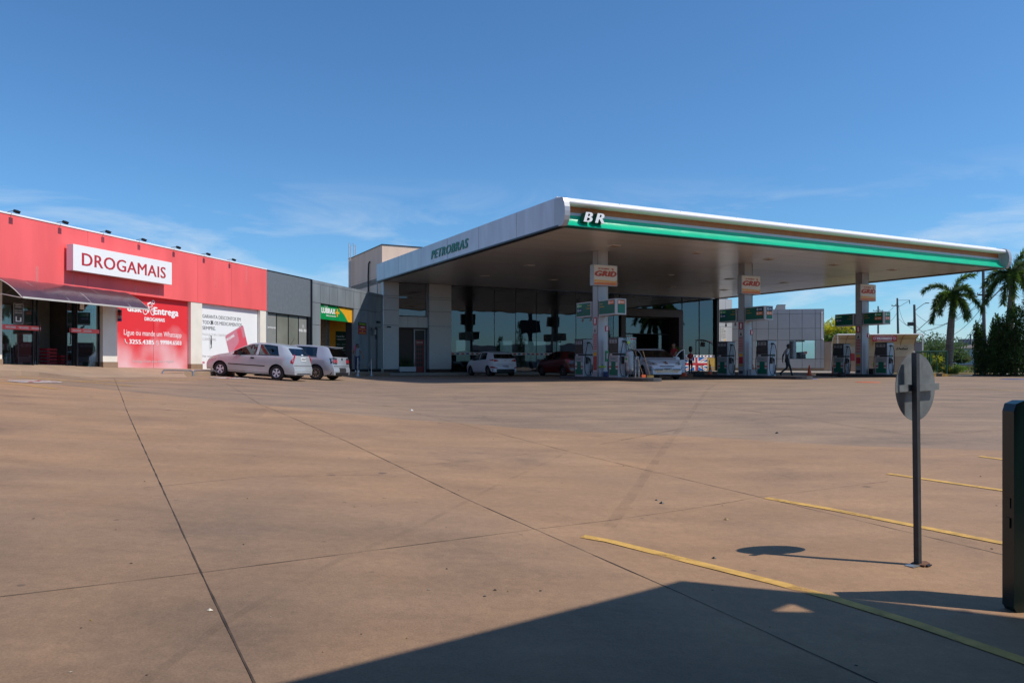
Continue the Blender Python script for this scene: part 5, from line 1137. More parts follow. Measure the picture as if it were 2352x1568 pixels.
# ------------------------------------------------------------------ cars
def lerp_tab(tab, x):
    if x <= tab[0][0]: return tab[0][1]
    for (a, b), (c, d) in zip(tab[:-1], tab[1:]):
        if x <= c:
            t = (x - a) / (c - a); return b + (d - b) * t
    return tab[-1][1]
def smooth_tab(tab, x, w=.07): return (lerp_tab(tab, x - w) + 2 * lerp_tab(tab, x) + lerp_tab(tab, x + w)) / 4
def car(label, cat, P, center, fwd, group=None):
    L, W_, H, wb, fo, rw = P['L'], P['W'], P['H'], P['wb'], P['fo'], P['r']; sill = P.get('sill', .22); paint = P['paint']
    root = thing('parked_car', label, cat, (0, 0, 0), 0, group)
    f = Vector((fwd[0], fwd[1], 0)).normalized(); rgt = Vector((f.y, -f.x, 0)); c = Vector((center[0], center[1], 0))
    q_ = lambda a, b: (lambda p: gz(p.x, p.y))(c + f * a + rgt * b)
    zf_, zr_, zl, zr2 = q_(wb / 2, 0), q_(-wb / 2, 0), q_(0, -.7), q_(0, .7)
    X = (f * wb + Vector((0, 0, zf_ - zr_))).normalized(); Y = (-rgt * 1.4 + Vector((0, 0, zl - zr2))).normalized(); Z = X.cross(Y).normalized(); Y = Z.cross(X)
    M = Matrix((X, Y, Z)).transposed().to_4x4(); M.translation = Vector((c.x, c.y, (zf_ + zr_) / 2 + .0)); root.matrix_world = M
    ox = fo + wb / 2; Ra = rw + .055
    belt = lambda x: smooth_tab(P['belt'], x); top = lambda x: max(smooth_tab(P['top'], x, P.get('sw', .05)), belt(x) + .012)
    def plan(x):
        k = 1.0
        if x < .6: k -= P.get('pf', .17) * ((.6 - x) / .6) ** 2
        if x > L - .45: k -= P.get('pr', .12) * ((x - L + .45) / .45) ** 2.2
        return k
    zb_r = belt(L); lt = P['lean']; x0l = P.get('lean0', L - 1.2)
    def lean(z): return lt * max(0, min(1, (z - zb_r) / (H - zb_r))) + P.get('lean_low', .05) * max(0, min(1, (z - .55) / (zb_r - .55)))
    def warp(x, z):
        xx = x
        if x > x0l: xx -= lean(z) * ((x - x0l) / (L - x0l)) ** 1.3
        if x > L - .4 and z < .6: xx += P.get('bump', .05) * ((x - L + .4) / .4) ** 2
        if x < .6: xx += P.get('nose', .16) * max(0, (z - .5) / .35) * (1 - x / .6)
        return xx
    axf, axr = fo, fo + wb
    def zb(x):
        z = sill + (.03 if x < .3 or x > L - .3 else 0)
        for a in (axf, axr):
            d = abs(x - a)
            if d < Ra: z = max(z, rw + math.sqrt(Ra * Ra - d * d))
        return z
    st = set(round(.1 * k, 3) for k in range(int(L / .1) + 1)) | {0, .03, .07, L, L - .03, L - .08}
    for a in (axf, axr):
        st = {x for x in st if abs(x - a) > Ra + .02}
        st |= {round(a + Ra * math.cos(math.pi * k / 14), 4) for k in range(15)}
    for a, b in P['win']: st = {x for x in st if min(abs(x - a), abs(x - b)) > .03} | {a, b}
    a, b = P['shield']; st |= {a, b}
    st = sorted(st)
    fr = [0, .12, .3, .5, .7, .88, 1]
    def wm(z, bz):
        t = max(0, min(1, (z - sill) / (bz - sill))); return lerp_tab([(0, .93), (.15, .965), (.4, 1.0), (.72, 1.0), (.9, .985), (1, .955)], t)
    rings = []
    for x in st:
        bz = belt(x); tz = top(x); z0 = min(zb(x), bz - .03); h = tz - bz; hh = min(1, h / (H - P['belt'][len(P['belt']) // 2][1])); w = W_ / 2 * plan(x); ring = []
        for t in fr: z = z0 + (bz - z0) * t; ring.append((warp(x, z), w * wm(z, bz), z))
        tb = P.get('tumble', .2)
        for (g, yk, dy) in ((.07, .945, .02), (.84, .945, tb), (.94, .93, tb + .035), (.985, .72, tb * .9), (1.0, .38, tb * .5), (1.004, 0, 0)):
            z = bz + h * g; ring.append((warp(x, z), w * max(0, (yk - dy * hh)), z))
        rings.append(ring)
    nR = len(rings[0]); U1, U2, U3 = 7, 8, 9
    verts = []; idx = {}
    def V(i, j, s):
        if j == nR - 1: s = 1
        k = (i, j, s)
        if k not in idx: x, y, z = rings[i][j]; idx[k] = len(verts); verts.append((ox - x, y * s, z))
        return idx[k]
    faces = {'body': [], 'side_window': {}, 'windshield': []}
    for i in range(len(st) - 1):
        xm = (st[i] + st[i + 1]) / 2
        for j in range(nR - 1):
            for s in (1, -1):
                q = [V(i, j, s), V(i, j + 1, s), V(i + 1, j + 1, s), V(i + 1, j, s)]
                if s == 1: q = q[::-1]
                wi = [k for k, (a, b) in enumerate(P['win']) if a < xm < b]
                if j == U1 and wi: faces['side_window'].setdefault((wi[0], s), []).append(q)
                elif j >= U2 + 1 and P['shield'][0] < xm < P['shield'][1]: faces['windshield'].append(q)
                else: faces['body'].append(q)
    # caps
    rear_w = []
    for e, i in ((0, 0), (1, len(st) - 1)):
        nc = 8; rows = list(range(0, U3 + 1)); grid = []
        for jj, j in enumerate(rows):
            row = []
            for cc in range(nc + 1):
                if cc == 0: row.append(V(i, j, 1)); continue
                if cc == nc: row.append(V(i, j, -1)); continue
                x, y, z = rings[i][j]; t = cc / nc; b_ = P.get('bulge', .05) * math.sin(math.pi * t) * (1 if jj < len(rows) - 1 else .0)
                xx = (ox - x) + (b_ if e == 0 else -b_); row.append(len(verts)); verts.append((xx, y * (1 - 2 * t), z))
            grid.append(row)
        for jj in range(len(rows) - 1):
            for cc in range(nc):
                q = [grid[jj][cc], grid[jj][cc + 1], grid[jj + 1][cc + 1], grid[jj + 1][cc]]
                if e == 0: q = q[::-1]
                if e == 1 and rows[jj] == U1 and P.get('rearglass', True): rear_w.append(q)
                else: faces['body'].append(q)
        n = nR - 1
        topf = [grid[-1][k] for k in range(nc + 1)] + [V(i, j, -1) for j in range(U3 + 1, nR - 1)] + [V(i, nR - 1, 1)] + [V(i, j, 1) for j in range(nR - 2, U3, -1)]
        faces['body'].append(topf if e == 1 else topf[::-1])
    def sub(name, fl, m, par=root, smooth='all', off=0):
        used = sorted({v for f_ in fl for v in f_}); mp_ = {v: k for k, v in enumerate(used)}
        q = MB(); q.add([verts[v] for v in used], [[mp_[v] for v in f_] for f_ in fl], m); return q.build(name, par, smooth=smooth)
    body = sub('body', faces['body'], paint, smooth=True)
    for (k, s), fl in faces['side_window'].items(): sub('side_window', fl, 'glass_car')
    sub('windshield', faces['windshield'], 'glass_car')
    if rear_w: sub('rear_window', rear_w, 'glass_car')
    q = MB(); q.box(ox - L + .25, ox - .25, -W_ / 2 + .23, W_ / 2 - .23, .17, .62, 'black')
    q.box(ox - axf - wb + rw + .02, ox - axf - rw - .02, -W_ / 2 + .1, W_ / 2 - .1, .2, .5, 'black')
    q.box(ox - L + .2, ox - 1.1, -W_ / 2 + .14, W_ / 2 - .14, .62, P['belt'][1][1] - .06, 'rubber'); q.build('interior_floor', root)
    for s in (-1, 1):
        for xx in (P['shield'][1] + .35, P['shield'][1] + 1.15):
            q = MB(); q.bbox(ox - xx - .14, ox - xx + .02, s * .36 - .22, s * .36 + .22, .6, H - .42, 'rubber', .04); q.bbox(ox - xx - .14, ox - xx - .04, s * .36 - .11, s * .36 + .11, H - .40, H - .24, 'rubber', .03); q.build('seat', root)
    from mathutils.bvhtree import BVHTree
    bvh = BVHTree.FromPolygons([Vector(v) for v in verts], faces['body'] + faces['windshield'] + rear_w + [f_ for fl in faces['side_window'].values() for f_ in fl])
    def patch(name, pts, xf, m, par=root, th=.06, mirror=True, sgn=1):
        for s in ((1, -1) if mirror else (1,)):
            bm = bmesh.new(); P2 = [(y * s, z) for y, z in pts]
            bm.faces.new([bm.verts.new((0, y, z)) for y, z in P2]); bmesh.ops.triangulate(bm, faces=bm.faces[:])
            for _ in range(3):
                el = [e for e in bm.edges if e.calc_length() > .06]
                if el: bmesh.ops.subdivide_edges(bm, edges=el, cuts=1); bmesh.ops.triangulate(bm, faces=[f_ for f_ in bm.faces if len(f_.verts) > 3])
            for v in bm.verts:
                o_ = Vector((4 * sgn, v.co.y, v.co.z)); hit, nn, _, _ = bvh.ray_cast(o_, Vector((-sgn, 0, 0)))
                if hit is None:
                    hit, nn, _, _ = bvh.find_nearest(Vector((ox if sgn > 0 else ox - L, v.co.y, v.co.z)))
                if nn.dot(Vector((sgn, 0, 0))) < 0: nn = -nn
                v.co = hit + nn * PR[0] + Vector((sgn * .003, 0, 0))
            bl = [e for e in bm.edges if e.is_boundary]; r_ = bmesh.ops.extrude_edge_only(bm, edges=bl)
            for v in r_['geom']:
                if isinstance(v, bmesh.types.BMVert): v.co.x -= sgn * .025
            bmesh.ops.recalc_face_normals(bm, faces=bm.faces[:])
            me = bpy.data.meshes.new(name); bm.to_mesh(me); bm.free(); me.materials.append(MATS[m])
            o = bpy.data.objects.new(name, me); COL.objects.link(o); o.parent = par
        return o
    PR = [.006]
    def xrear(y, z):  # rear surface, rounding at the corner
        w = W_ / 2; pr = P.get('pr', .12); wr = w * wm(z, zb_r) ; t = y / (wr if wr else 1)
        back = 0 if t <= 1 - pr else .45 * (((t - 1 + pr) / pr)) ** .6 if t > 1 - pr else 0
        x = warp(L, z) - .45 * (1 - (max(0, (1 - t) / pr)) ** (1 / 2.2)) if t > 1 - pr else warp(L, z) + P.get('bulge', .05) * math.cos(math.pi / 2 * t / (1 - pr))
        return x + .012
    def xfront(y, z):
        w = W_ / 2; pf = P.get('pf', .17); t = y / (w * wm(z, belt(.2)))
        x = .6 * (1 - (max(0, (1 - t) / pf)) ** .5) if t > 1 - pf else -P.get('bulge', .05) * math.cos(math.pi / 2 * t / (1 - pf))
        return warp(max(x, 0), z) + min(x, 0) - .012
    for k_, (nm, pts, m) in enumerate(P.get('rear', [])):
        PR[0] = .005 + .0025 * k_
        patch(nm, pts, xrear, m, sgn=-1, mirror=nm not in ('plate', 'emblem', 'bumper_lower', 'plate_recess', 'plate_band', 'hatch_gap', 'bumper_gap', 'exhaust'), th=.05)
    for k_, (nm, pts, m) in enumerate(P.get('front', [])):
        PR[0] = .005 + .002 * k_
        patch(nm, pts, xfront, m, sgn=1, mirror=nm in ('headlight', 'fog_lamp', 'lens', 'fog_surround'), th=.05)
    # side trim strips, handles, seams
    wy = lambda x, z: W_ / 2 * plan(x) * wm(z, belt(x))
    for nm, xa, xb, za, zb2, m, th in P.get('side', []):
        for s in (1, -1):
            q = MB(); n = 8; vs = []
            for k in range(n + 1):
                x = xa + (xb - xa) * k / n
                for z in (za, zb2): vs += [(ox - x, s * (wy(x, z) + th), z), (ox - x, s * (wy(x, z) - .02), z)]
            fs = []
            for k in range(n):
                b_ = 4 * k; fs += [(b_, b_ + 4, b_ + 6, b_ + 2), (b_ + 2, b_ + 6, b_ + 7, b_ + 3), (b_, b_ + 1, b_ + 5, b_ + 4)]
            fs += [(0, 2, 3, 1), (4 * n, 4 * n + 1, 4 * n + 3, 4 * n + 2)]
            if s > 0: fs = [f_[::-1] for f_ in fs]
            q.add(vs, fs, m); q.build(nm, root)
    for (a_, b_) in P['win']:
        for s in (1, -1):
            q = MB(); n = 8; vs = []
            for k in range(n + 1):
                x = a_ - .03 + (b_ - a_ + .06) * k / n; bz = belt(x) + .004; yy = wy(x, bz) if False else W_ / 2 * plan(x) * .952
                vs += [(ox - warp(x, bz), s * (yy + .008), bz - .008), (ox - warp(x, bz), s * (yy + .002), bz + .026)]
            fs = [(2 * k, 2 * k + 2, 2 * k + 3, 2 * k + 1)[::-s] for k in range(n)]; q.add(vs, fs, 'black'); q.build('window_seal', root)
    mxm = P.get('mirror_mat', paint); mxp = P['shield'][0] + .42; mz = belt(mxp)
    for s in (1, -1):
        q = MB(); y0 = s * (wy(mxp, mz) - .03); q.prism([(ox - mxp - .06, y0 + s * .02), (ox - mxp + .05, y0 + s * .02), (ox - mxp + .06, y0 + s * .2), (ox - mxp - .04, y0 + s * .22)][::s], mz + .0, mz + .15, mxm); q.build('wing_mirror', root)
    # wheels
    for a in (axf, axr):
        for s in (1, -1):
            yc = s * (W_ / 2 - .115)
            q = MB(); prof = [(rw * .60, .085), (rw * .64, .095), (rw * .93, .098), (rw, .075), (rw, -.075), (rw * .93, -.098), (rw * .6, -.09)]
            vs = []; n = 28
            for r_, h_ in prof:
                for k in range(n): an = 2 * math.pi * k / n; vs.append((ox - a + r_ * math.cos(an), yc + s * h_, rw + r_ * math.sin(an)))
            fs = []
            for i2 in range(len(prof) - 1):
                for k in range(n):
                    f_ = [i2 * n + k, i2 * n + (k + 1) % n, (i2 + 1) * n + (k + 1) % n, (i2 + 1) * n + k]; fs.append(f_[::-1] if s < 0 else f_)
            q.add(vs, fs, 'rubber'); wh = q.build('wheel', root, smooth=True)
            q = MB(); yo = yc + s * .083; Rr = rw * .61
            def disc(r0, r1, y, m):
                vs = []; 
                for k in range(n): an = 2 * math.pi * k / n; vs += [(ox - a + r0 * math.cos(an), y, rw + r0 * math.sin(an)), (ox - a + r1 * math.cos(an), y, rw + r1 * math.sin(an))]
                q.add(vs, [((2 * k, 2 * k + 1, (2 * k + 3) % (2 * n), (2 * k + 2) % (2 * n)) if s < 0 else (2 * k + 1, 2 * k, (2 * k + 2) % (2 * n), (2 * k + 3) % (2 * n))) for k in range(n)], m)
            disc(0.001, Rr, yo - s * .045, 'black'); disc(Rr * .90, Rr * 1.0, yo, P.get('rim', 'steel')); disc(.001, Rr * .3, yo - s * .005, P.get('rim', 'steel'))
            ns = P.get('spokes', 5); sw_ = P.get('spw', .2)
            for k in range(ns):
                an = 2 * math.pi * k / ns + .3; da = sw_
                pts = [(Rr * .2, an - da * 1.2), (Rr * .93, an - da * .75), (Rr * .93, an + da * .75), (Rr * .2, an + da * 1.2)]
                vs = [(ox - a + r_ * math.cos(t), yo - s * .008, rw + r_ * math.sin(t)) for r_, t in pts]
                q.add(vs, [(0, 1, 2, 3) if s < 0 else (3, 2, 1, 0)], P.get('rim', 'steel'))
            q.build('rim', wh)
    if P.get('antenna'):
        xa = P['antenna']; q = MB(); q.tube([(ox - xa, 0, top(xa)), (ox - xa - .16, 0, top(xa) + .28)], .006, 'black', 5); q.build('antenna', root)
    if P.get('plate_text'):
        tx, z, (rear_) = P['plate_text']
        if rear_: text('plate_number', tx, .34, .055, (bvh.ray_cast(Vector((-4, 0, z)), Vector((1, 0, 0)))[0].x - .016, .17, z + .03), (-1, 0, 0), 'text_grey', root, bold=.03)
        else: text('plate_number', tx, .34, .055, (bvh.ray_cast(Vector((4, 0, z)), Vector((-1, 0, 0)))[0].x + .05, -.17, z), (1, 0, 0), 'text_grey', root, bold=.03)
    return root, ox, body

celta = dict(L=3.79, W=1.63, H=1.43, wb=2.443, fo=.68, r=.285, paint='silver_car', lean=.46, lean0=2.6, lean_low=.06, pr=.12,
    belt=[(0, .66), (.6, .80), (1.2, .88), (2.2, .92), (3.79, .96)], top=[(0, .70), (.15, .78), (.6, .87), (1.02, .95), (1.2, 1.03), (1.55, 1.24), (1.88, 1.385), (2.2, 1.425), (2.7, 1.425), (3.3, 1.38), (3.79, 1.31)],
    shield=(1.1, 1.86), win=[(1.22, 2.2), (2.3, 3.2)], rim='signwhite', spokes=5, spw=.42, mirror_mat='black', antenna=3.2, plate_text=('AVQ7J67', .80, True),
    rear=[('tail_light', [(.52, 1.02), (.60, 1.02), (.745, .80), (.755, .70), (.72, .66), (.64, .78)], 'lamp_red'), ('plate', [(-.20, .78), (.20, .78), (.20, .92), (-.20, .92)], 'plate'),
          ('emblem', [(-.06, 1.0), (.06, 1.0), (.06, 1.03), (-.06, 1.03)], 'signwhite'), ('bumper_gap', [(-.7, .60), (.7, .60), (.7, .607), (-.7, .607)], 'black'), ('bumper_lower', [(-.55, .28), (.55, .28), (.5, .31), (-.5, .31)], 'seam')],
    front=[('headlight', [(.45, .60), (.80, .66), (.78, .80), (.5, .74)], 'lamp_clear')],
    side=[('side_moulding', 1.05, 2.62, .50, .535, 'black', .014), ('sill_line', 1.0, 2.8, .255, .27, 'seam', .003), ('door_handle', 2.0, 2.15, .77, .83, 'black', .016), ('door_gap', 1.16, 1.168, .30, .86, 'seam', .002), ('door_gap', 2.25, 2.258, .3, .9, 'seam', .002)])
car('silver three door hatchback parked nose in before the white banner, black side strip', 'car', celta, (-10.05, 30.45), (-.974, .23), 'silver hatchbacks before the shops')
golf = dict(L=4.12, W=1.73, H=1.47, wb=2.51, fo=.86, r=.31, paint='silver_car2', lean=.36, lean0=3.1, lean_low=.05, pr=.10,
    belt=[(0, .7), (.6, .82), (1.3, .92), (2.2, .95), (4.2, .98)], top=[(0, .74), (.15, .82), (.6, .92), (1.1, .99), (1.3, 1.06), (1.7, 1.29), (2.05, 1.43), (2.4, 1.465), (3.0, 1.465), (3.9, 1.44), (4.2, 1.42)],
    shield=(1.15, 2.03), win=[(1.35, 2.25), (2.33, 3.36)], rim='chrome', spokes=10, spw=.09, antenna=3.6, plate_text=('LTN2D51', .45, True),
    rear=[('tail_light', [(.44, .70), (.44, .96), (.70, .99), (.80, .94), (.81, .72)], 'lamp_dark'), ('lens', [(.50 + .08 * math.cos(k), .83 + .08 * math.sin(k)) for k in [math.pi * 2 * i / 10 for i in range(10)]], 'lamp_red'), ('lens', [(.68 + .075 * math.cos(k), .83 + .075 * math.sin(k)) for k in [math.pi * 2 * i / 10 for i in range(10)]], 'lamp_red'),
          ('plate_recess', [(-.3, .38), (.3, .38), (.3, .56), (-.3, .56)], 'seam'), ('bumper_lower', [(-.78, .24), (.78, .24), (.78, .36), (-.78, .36)], 'black'), ('emblem', [(.05 * math.cos(k), .93 + .05 * math.sin(k)) for k in [math.pi * 2 * i / 10 for i in range(10)]], 'dark_metal'), ('hatch_gap', [(-.7, .63), (.7, .63), (.7, .636), (-.7, .636)], 'black')],
    side=[('door_handle', 2.85, 3.02, .83, .86, 'chrome', .02), ('door_gap', 2.29, 2.298, .3, .93, 'seam', .002), ('door_gap', 3.40, 3.408, .55, .93, 'seam', .002), ('door_gap', 1.3, 1.308, .3, .88, 'seam', .002)])
_g, _ox, _ = car('silver five door hatchback with round red tail lamps, parked behind the three door one', 'car', golf, (-9.32, 33.45), (-.974, .23), 'silver hatchbacks before the shops')
q = MB(); q.box(_ox - 4.12 + .26 , _ox - 3.55, -.60, .60, 1.40, 1.43, 'silver_car2'); q.build('roof_spoiler', _g)
q = MB(); q.box(_ox - 4.12 - .045, _ox - 4.12 - .03, -.2, .2, .41, .53, 'plate'); q.build('plate', _g); text('plate_number', 'LTN2D51', .34, .06, (_ox - 4.12 - .048, .17, .43), (-1, 0, 0), 'text_grey', _g, bold=.03)
argo = dict(L=4.0, W=1.72, H=1.5, wb=2.52, fo=.8, r=.305, paint='white_car', lean=.46, lean0=2.6, lean_low=.08, pr=.13,
    belt=[(0, .72), (.6, .85), (1.2, .94), (2.2, .98), (4.0, 1.03)], top=[(0, .76), (.15, .84), (.6, .95), (1.0, 1.02), (1.2, 1.1), (1.55, 1.31), (1.9, 1.46), (2.2, 1.495), (2.8, 1.495), (3.5, 1.45), (4.0, 1.38)],
    shield=(1.05, 1.88), win=[(1.25, 2.05), (2.12, 3.05)], rim='steel', spokes=5, spw=.22, antenna=3.5, plate_text=('JAX7B35', .50, True), mirror_mat='black',
    rear=[('tail_light', [(.42, .90), (.50, .97), (.82, 1.03), (.84, .94), (.70, .86)], 'lamp_red'), ('plate', [(-.20, .47), (.20, .47), (.20, .60), (-.20, .60)], 'plate'), ('plate_band', [(-.20, .60), (.20, .60), (.20, .63), (-.20, .63)], 'plate_blue'),
          ('bumper_lower', [(-.78, .25), (.78, .25), (.78, .43), (-.78, .43)], 'black'), ('reflector', [(.55, .45), (.84, .50), (.84, .58), (.80, .58), (.55, .49)], 'lamp_red'), ('emblem', [(-.07, .93), (.07, .93), (.07, .96), (-.07, .96)], 'chrome'), ('hatch_gap', [(-.55, .70), (.55, .70), (.55, .705), (-.55, .705)], 'seam')],
    side=[('door_handle', 2.72, 2.9, .86, .89, 'white_car', .02), ('door_gap', 2.08, 2.088, .3, .95, 'seam', .002), ('sill_line', 1.0, 2.8, .26, .28, 'black', .004)])
car('white five door hatchback parked facing the shop glass, seen from behind', 'car', argo, (-1.3, 47.5), (-.463, .886), None)
redc = dict(argo); redc.update(paint='red_car', W=1.68, L=3.9, spokes=8, spw=.12, plate_text=('BCD2E41', .50, True), mirror_mat='black', antenna=None,
    rear=[('tail_light', [(.62, .78), (.62, 1.0), (.82, 1.02), (.84, .80)], 'lamp_red'), ('plate', [(-.20, .47), (.20, .47), (.20, .60), (-.20, .60)], 'plate')], side=[('door_handle', 2.72, 2.9, .86, .89, 'red_car', .02), ('door_gap', 2.08, 2.088, .3, .95, 'seam', .002)])
car('dark red hatchback in deep canopy shade, partly behind the left pump', 'car', redc, (3.1, 46.6), (-.463, .886), None)
peu = dict(L=4.69, W=1.815, H=1.52, wb=2.71, fo=.95, r=.325, paint='white_car', lean=.25, lean0=3.6, lean_low=.0, pr=.12, pf=.20, nose=.26, rearglass=False, sw=.1,
    belt=[(0, .72), (.6, .82), (1.3, .93), (2.4, .98), (4.69, 1.02)], top=[(0, .76), (.2, .84), (.6, .93), (1.15, 1.03), (1.3, 1.09), (1.8, 1.32), (2.3, 1.47), (2.6, 1.515), (3.1, 1.515), (3.7, 1.35), (4.1, 1.12), (4.69, 1.07)],
    shield=(1.2, 2.12), win=[(1.5, 2.4), (2.5, 3.4)], rim='steel', spokes=5, spw=.2, plate_text=('AYK0I12', .475, False),
    front=[('headlight', [(.42, .70), (.50, .78), (.86, .92), (.86, .80), (.80, .72), (.62, .67)], 'lamp_clear'), ('lens', [(.58, .71), (.66, .71), (.68, .78), (.60, .78)], 'lamp_dark'), ('grille', [(-.68, .47), (-.5, .33), (.5, .33), (.68, .47), (.6, .50), (-.6, .50)], 'black'),
           ('chrome_bar', [(-.56, .36), (.56, .36), (.58, .385), (-.58, .385)], 'chrome'), ('chrome_bar', [(-.62, .42), (.62, .42), (.64, .44), (-.64, .44)], 'chrome'), ('upper_grille', [(-.36, .60), (.36, .60), (.34, .635), (-.34, .635)], 'black'),
           ('fog_surround', [(.66, .48), (.80, .40), (.80, .62), (.74, .60)], 'galv'), ('lens', [(.70, .46), (.76, .46), (.76, .54), (.70, .54)], 'lamp_clear'), ('emblem', [(-.07, .72), (.07, .72), (.05, .84), (-.05, .84)], 'chrome')],
    rear=[('tail_light', [(.5, .85), (.5, 1.0), (.84, 1.0), (.84, .85)], 'lamp_red')], side=[('door_handle', 2.1, 2.3, .86, .89, 'white_car', .02), ('door_gap', 2.45, 2.458, .3, .95, 'seam', .002)])
fwd = (.16, -.987)
pc = Vector((6.95, 38.45, 0))
_p, ox, _ = car('white sedan with its driver door open, refuelling between left and middle islands', 'car', peu, (pc.x, pc.y), fwd, None)
q = MB(); q.box(ox + .045, ox + .06, -.23, .23, .455, .555, 'plate'); q.build('plate', _p)
text('plate_number', 'AYK-0I12', .38, .07, (ox + .061, -.19, .47), (1, 0, 0), 'text_grey', _p, bold=.03)
# open driver's door, hinged at the front left
hx, hy = ox - 1.42, .865; ang = R(50); dr0 = Matrix.Translation((hx, hy, 0)) @ Matrix.Rotation(-ang, 4, 'Z')
def dpts(pts, y0, y1): return [tuple(dr0 @ Vector((-x, y, z))) for y in (y0, y1) for x, z in pts]
def dslab(pts, y0, y1, m, name, par):
    n = len(pts); q = MB(); q.add(dpts(pts, y0, y1), [list(range(n)), list(range(n, 2 * n))[::-1]] + [(k, n + k, n + (k + 1) % n, (k + 1) % n) for k in range(n)], m); return q.build(name, par)
dsl = dslab([(0, .30), (1.05, .30), (1.08, .96), (.0, .90)], -.04, .04, 'white_car', 'open_door', _p)
arc = [(0, .92), (.25, 1.12), (.5, 1.29), (.75, 1.40), (1.0, 1.455), (1.05, 1.44), (1.08, .96)]
q = MB(); q.tube([tuple(dr0 @ Vector((-x, 0, z))) for x, z in arc], .026, 'white_car', 6); q.build('window_frame', dsl)
g = [(0.02, .92), (.25, 1.10), (.5, 1.27), (.75, 1.38), (1.0, 1.43), (1.05, .96)]; dslab(g, -.005, .005, 'glass_car', 'door_glass', dsl)
q = MB(); p0 = dr0 @ Vector((-.12, .12, .98)); q.lathe([(.04, -.12), (.10, -.07), (.11, .0), (.09, .08), (.03, .12)], 'white_car', 10, c=tuple(p0), axis='y'); q.build('wing_mirror', dsl)

# ------------------------------------------------------------------ people
def body_mesh(name, J, E, mats, parent, lvl=1):
    """J name: (pos, r); E list of (a, b, material)"""
    names = list(J); me = bpy.data.meshes.new('sk'); me.from_pydata([J[n][0] for n in names], [(names.index(a), names.index(b)) for a, b, _ in E], [])
    o = bpy.data.objects.new('sk', me); COL.objects.link(o)
    md = o.modifiers.new('s', 'SKIN'); md.use_smooth_shade = True; sv = me.skin_vertices[0].data
    for i, n in enumerate(names): r = J[n][1]; r = r if isinstance(r, tuple) else (r, r); sv[i].radius = r; sv[i].use_root = (i == 0)
    ms = o.modifiers.new('ss', 'SUBSURF'); ms.levels = lvl; ms.render_levels = lvl
    dg = bpy.context.evaluated_depsgraph_get(); dg.update(); m2 = bpy.data.meshes.new_from_object(o.evaluated_get(dg))
    bpy.data.objects.remove(o); bpy.data.meshes.remove(me)
    m2.materials.clear()
    for m in mats: m2.materials.append(MATS[m])
    segs = [(Vector(J[a][0]), Vector(J[b][0]), mats.index(m)) for a, b, m in E]
    for p in m2.polygons:
        c = p.center; best = 1e9
        for a, b, k in segs:
            ab = b - a; t = max(0, min(1, (c - a).dot(ab) / ab.length_squared)); d = (c - a - ab * t).length
            if d < best: best = d; p.material_index = k
        p.use_smooth = True
    ob = bpy.data.objects.new(name, m2); COL.objects.link(ob); ob.parent = parent; return ob
def head_into(me_obj, c, r, mat, yaw=0, pitch=0):
    """adds a head with nose, chin, ears and eyes to the body mesh"""
    bm = bmesh.new(); bm.from_mesh(me_obj.data); n0 = len(bm.verts)
    ret = bmesh.ops.create_uvsphere(bm, u_segments=18, v_segments=12, radius=1)
    mi = [m.name for m in me_obj.data.materials].index(mat)
    Mr = Matrix.Rotation(yaw, 3, 'Z') @ Matrix.Rotation(pitch, 3, 'Y')
    for v in ret['verts']:
        x, y, z = v.co   # face looks along +x
        sx = .98; 
        if z < 0: y *= 1 - .28 * abs(z); x = x * (1 - .12 * abs(z)) + .05 * abs(z)
        if x > .9 and abs(y) < .2 and -.25 < z < .1: x += .22
        if abs(y) > .9 and abs(z) < .3 and abs(x) < .35: y *= 1.1
        if x > .75 and .15 < abs(y) < .45 and .0 < z < .25: x -= .07
        if x > .8 and abs(y) < .3 and -.55 < z < -.4: x += .06
        v.co = Vector(c) + Mr @ Vector((x * r * .92, y * r * .74, z * r * 1.12))
        for f in v.link_faces: f.material_index = mi; f.smooth = True
    bm.to_mesh(me_obj.data); bm.free()
def fingers_into(me_obj, wrist, hand, up, mat, curl=.5, sgn=1):
    q = MB(); w, h = Vector(wrist), Vector(hand); d = (h - w).normalized(); s = d.cross(Vector(up)).normalized(); n = s.cross(d)
    for k, ln in enumerate((.070, .080, .075, .058)):
        b = h + s * (.03 - .02 * k); a1 = (d * math.cos(curl * .5) + n * math.sin(curl * .5)); a2 = (d * math.cos(curl * 1.4) + n * math.sin(curl * 1.4))
        q.tube([b - d * .02, b + a1 * ln * .5, b + a1 * ln * .5 + a2 * ln * .5], [.0095, .009, .007], mat, 6)
    b = h - d * .04 + s * .035; q.tube([b, b + (s * .6 + d).normalized() * .035, b + (s * .4 + d + n * .4).normalized() * .06], [.011, .010, .008], mat, 6)
    bm = bmesh.new(); bm.from_mesh(me_obj.data); mi = [m.name for m in me_obj.data.materials].index(mat)
    vs = [bm.verts.new(v) for v in q.v]
    for f in q.f:
        fc = bm.faces.new([vs[i] for i in f]); fc.material_index = mi; fc.smooth = True
    bm.to_mesh(me_obj.data); bm.free()
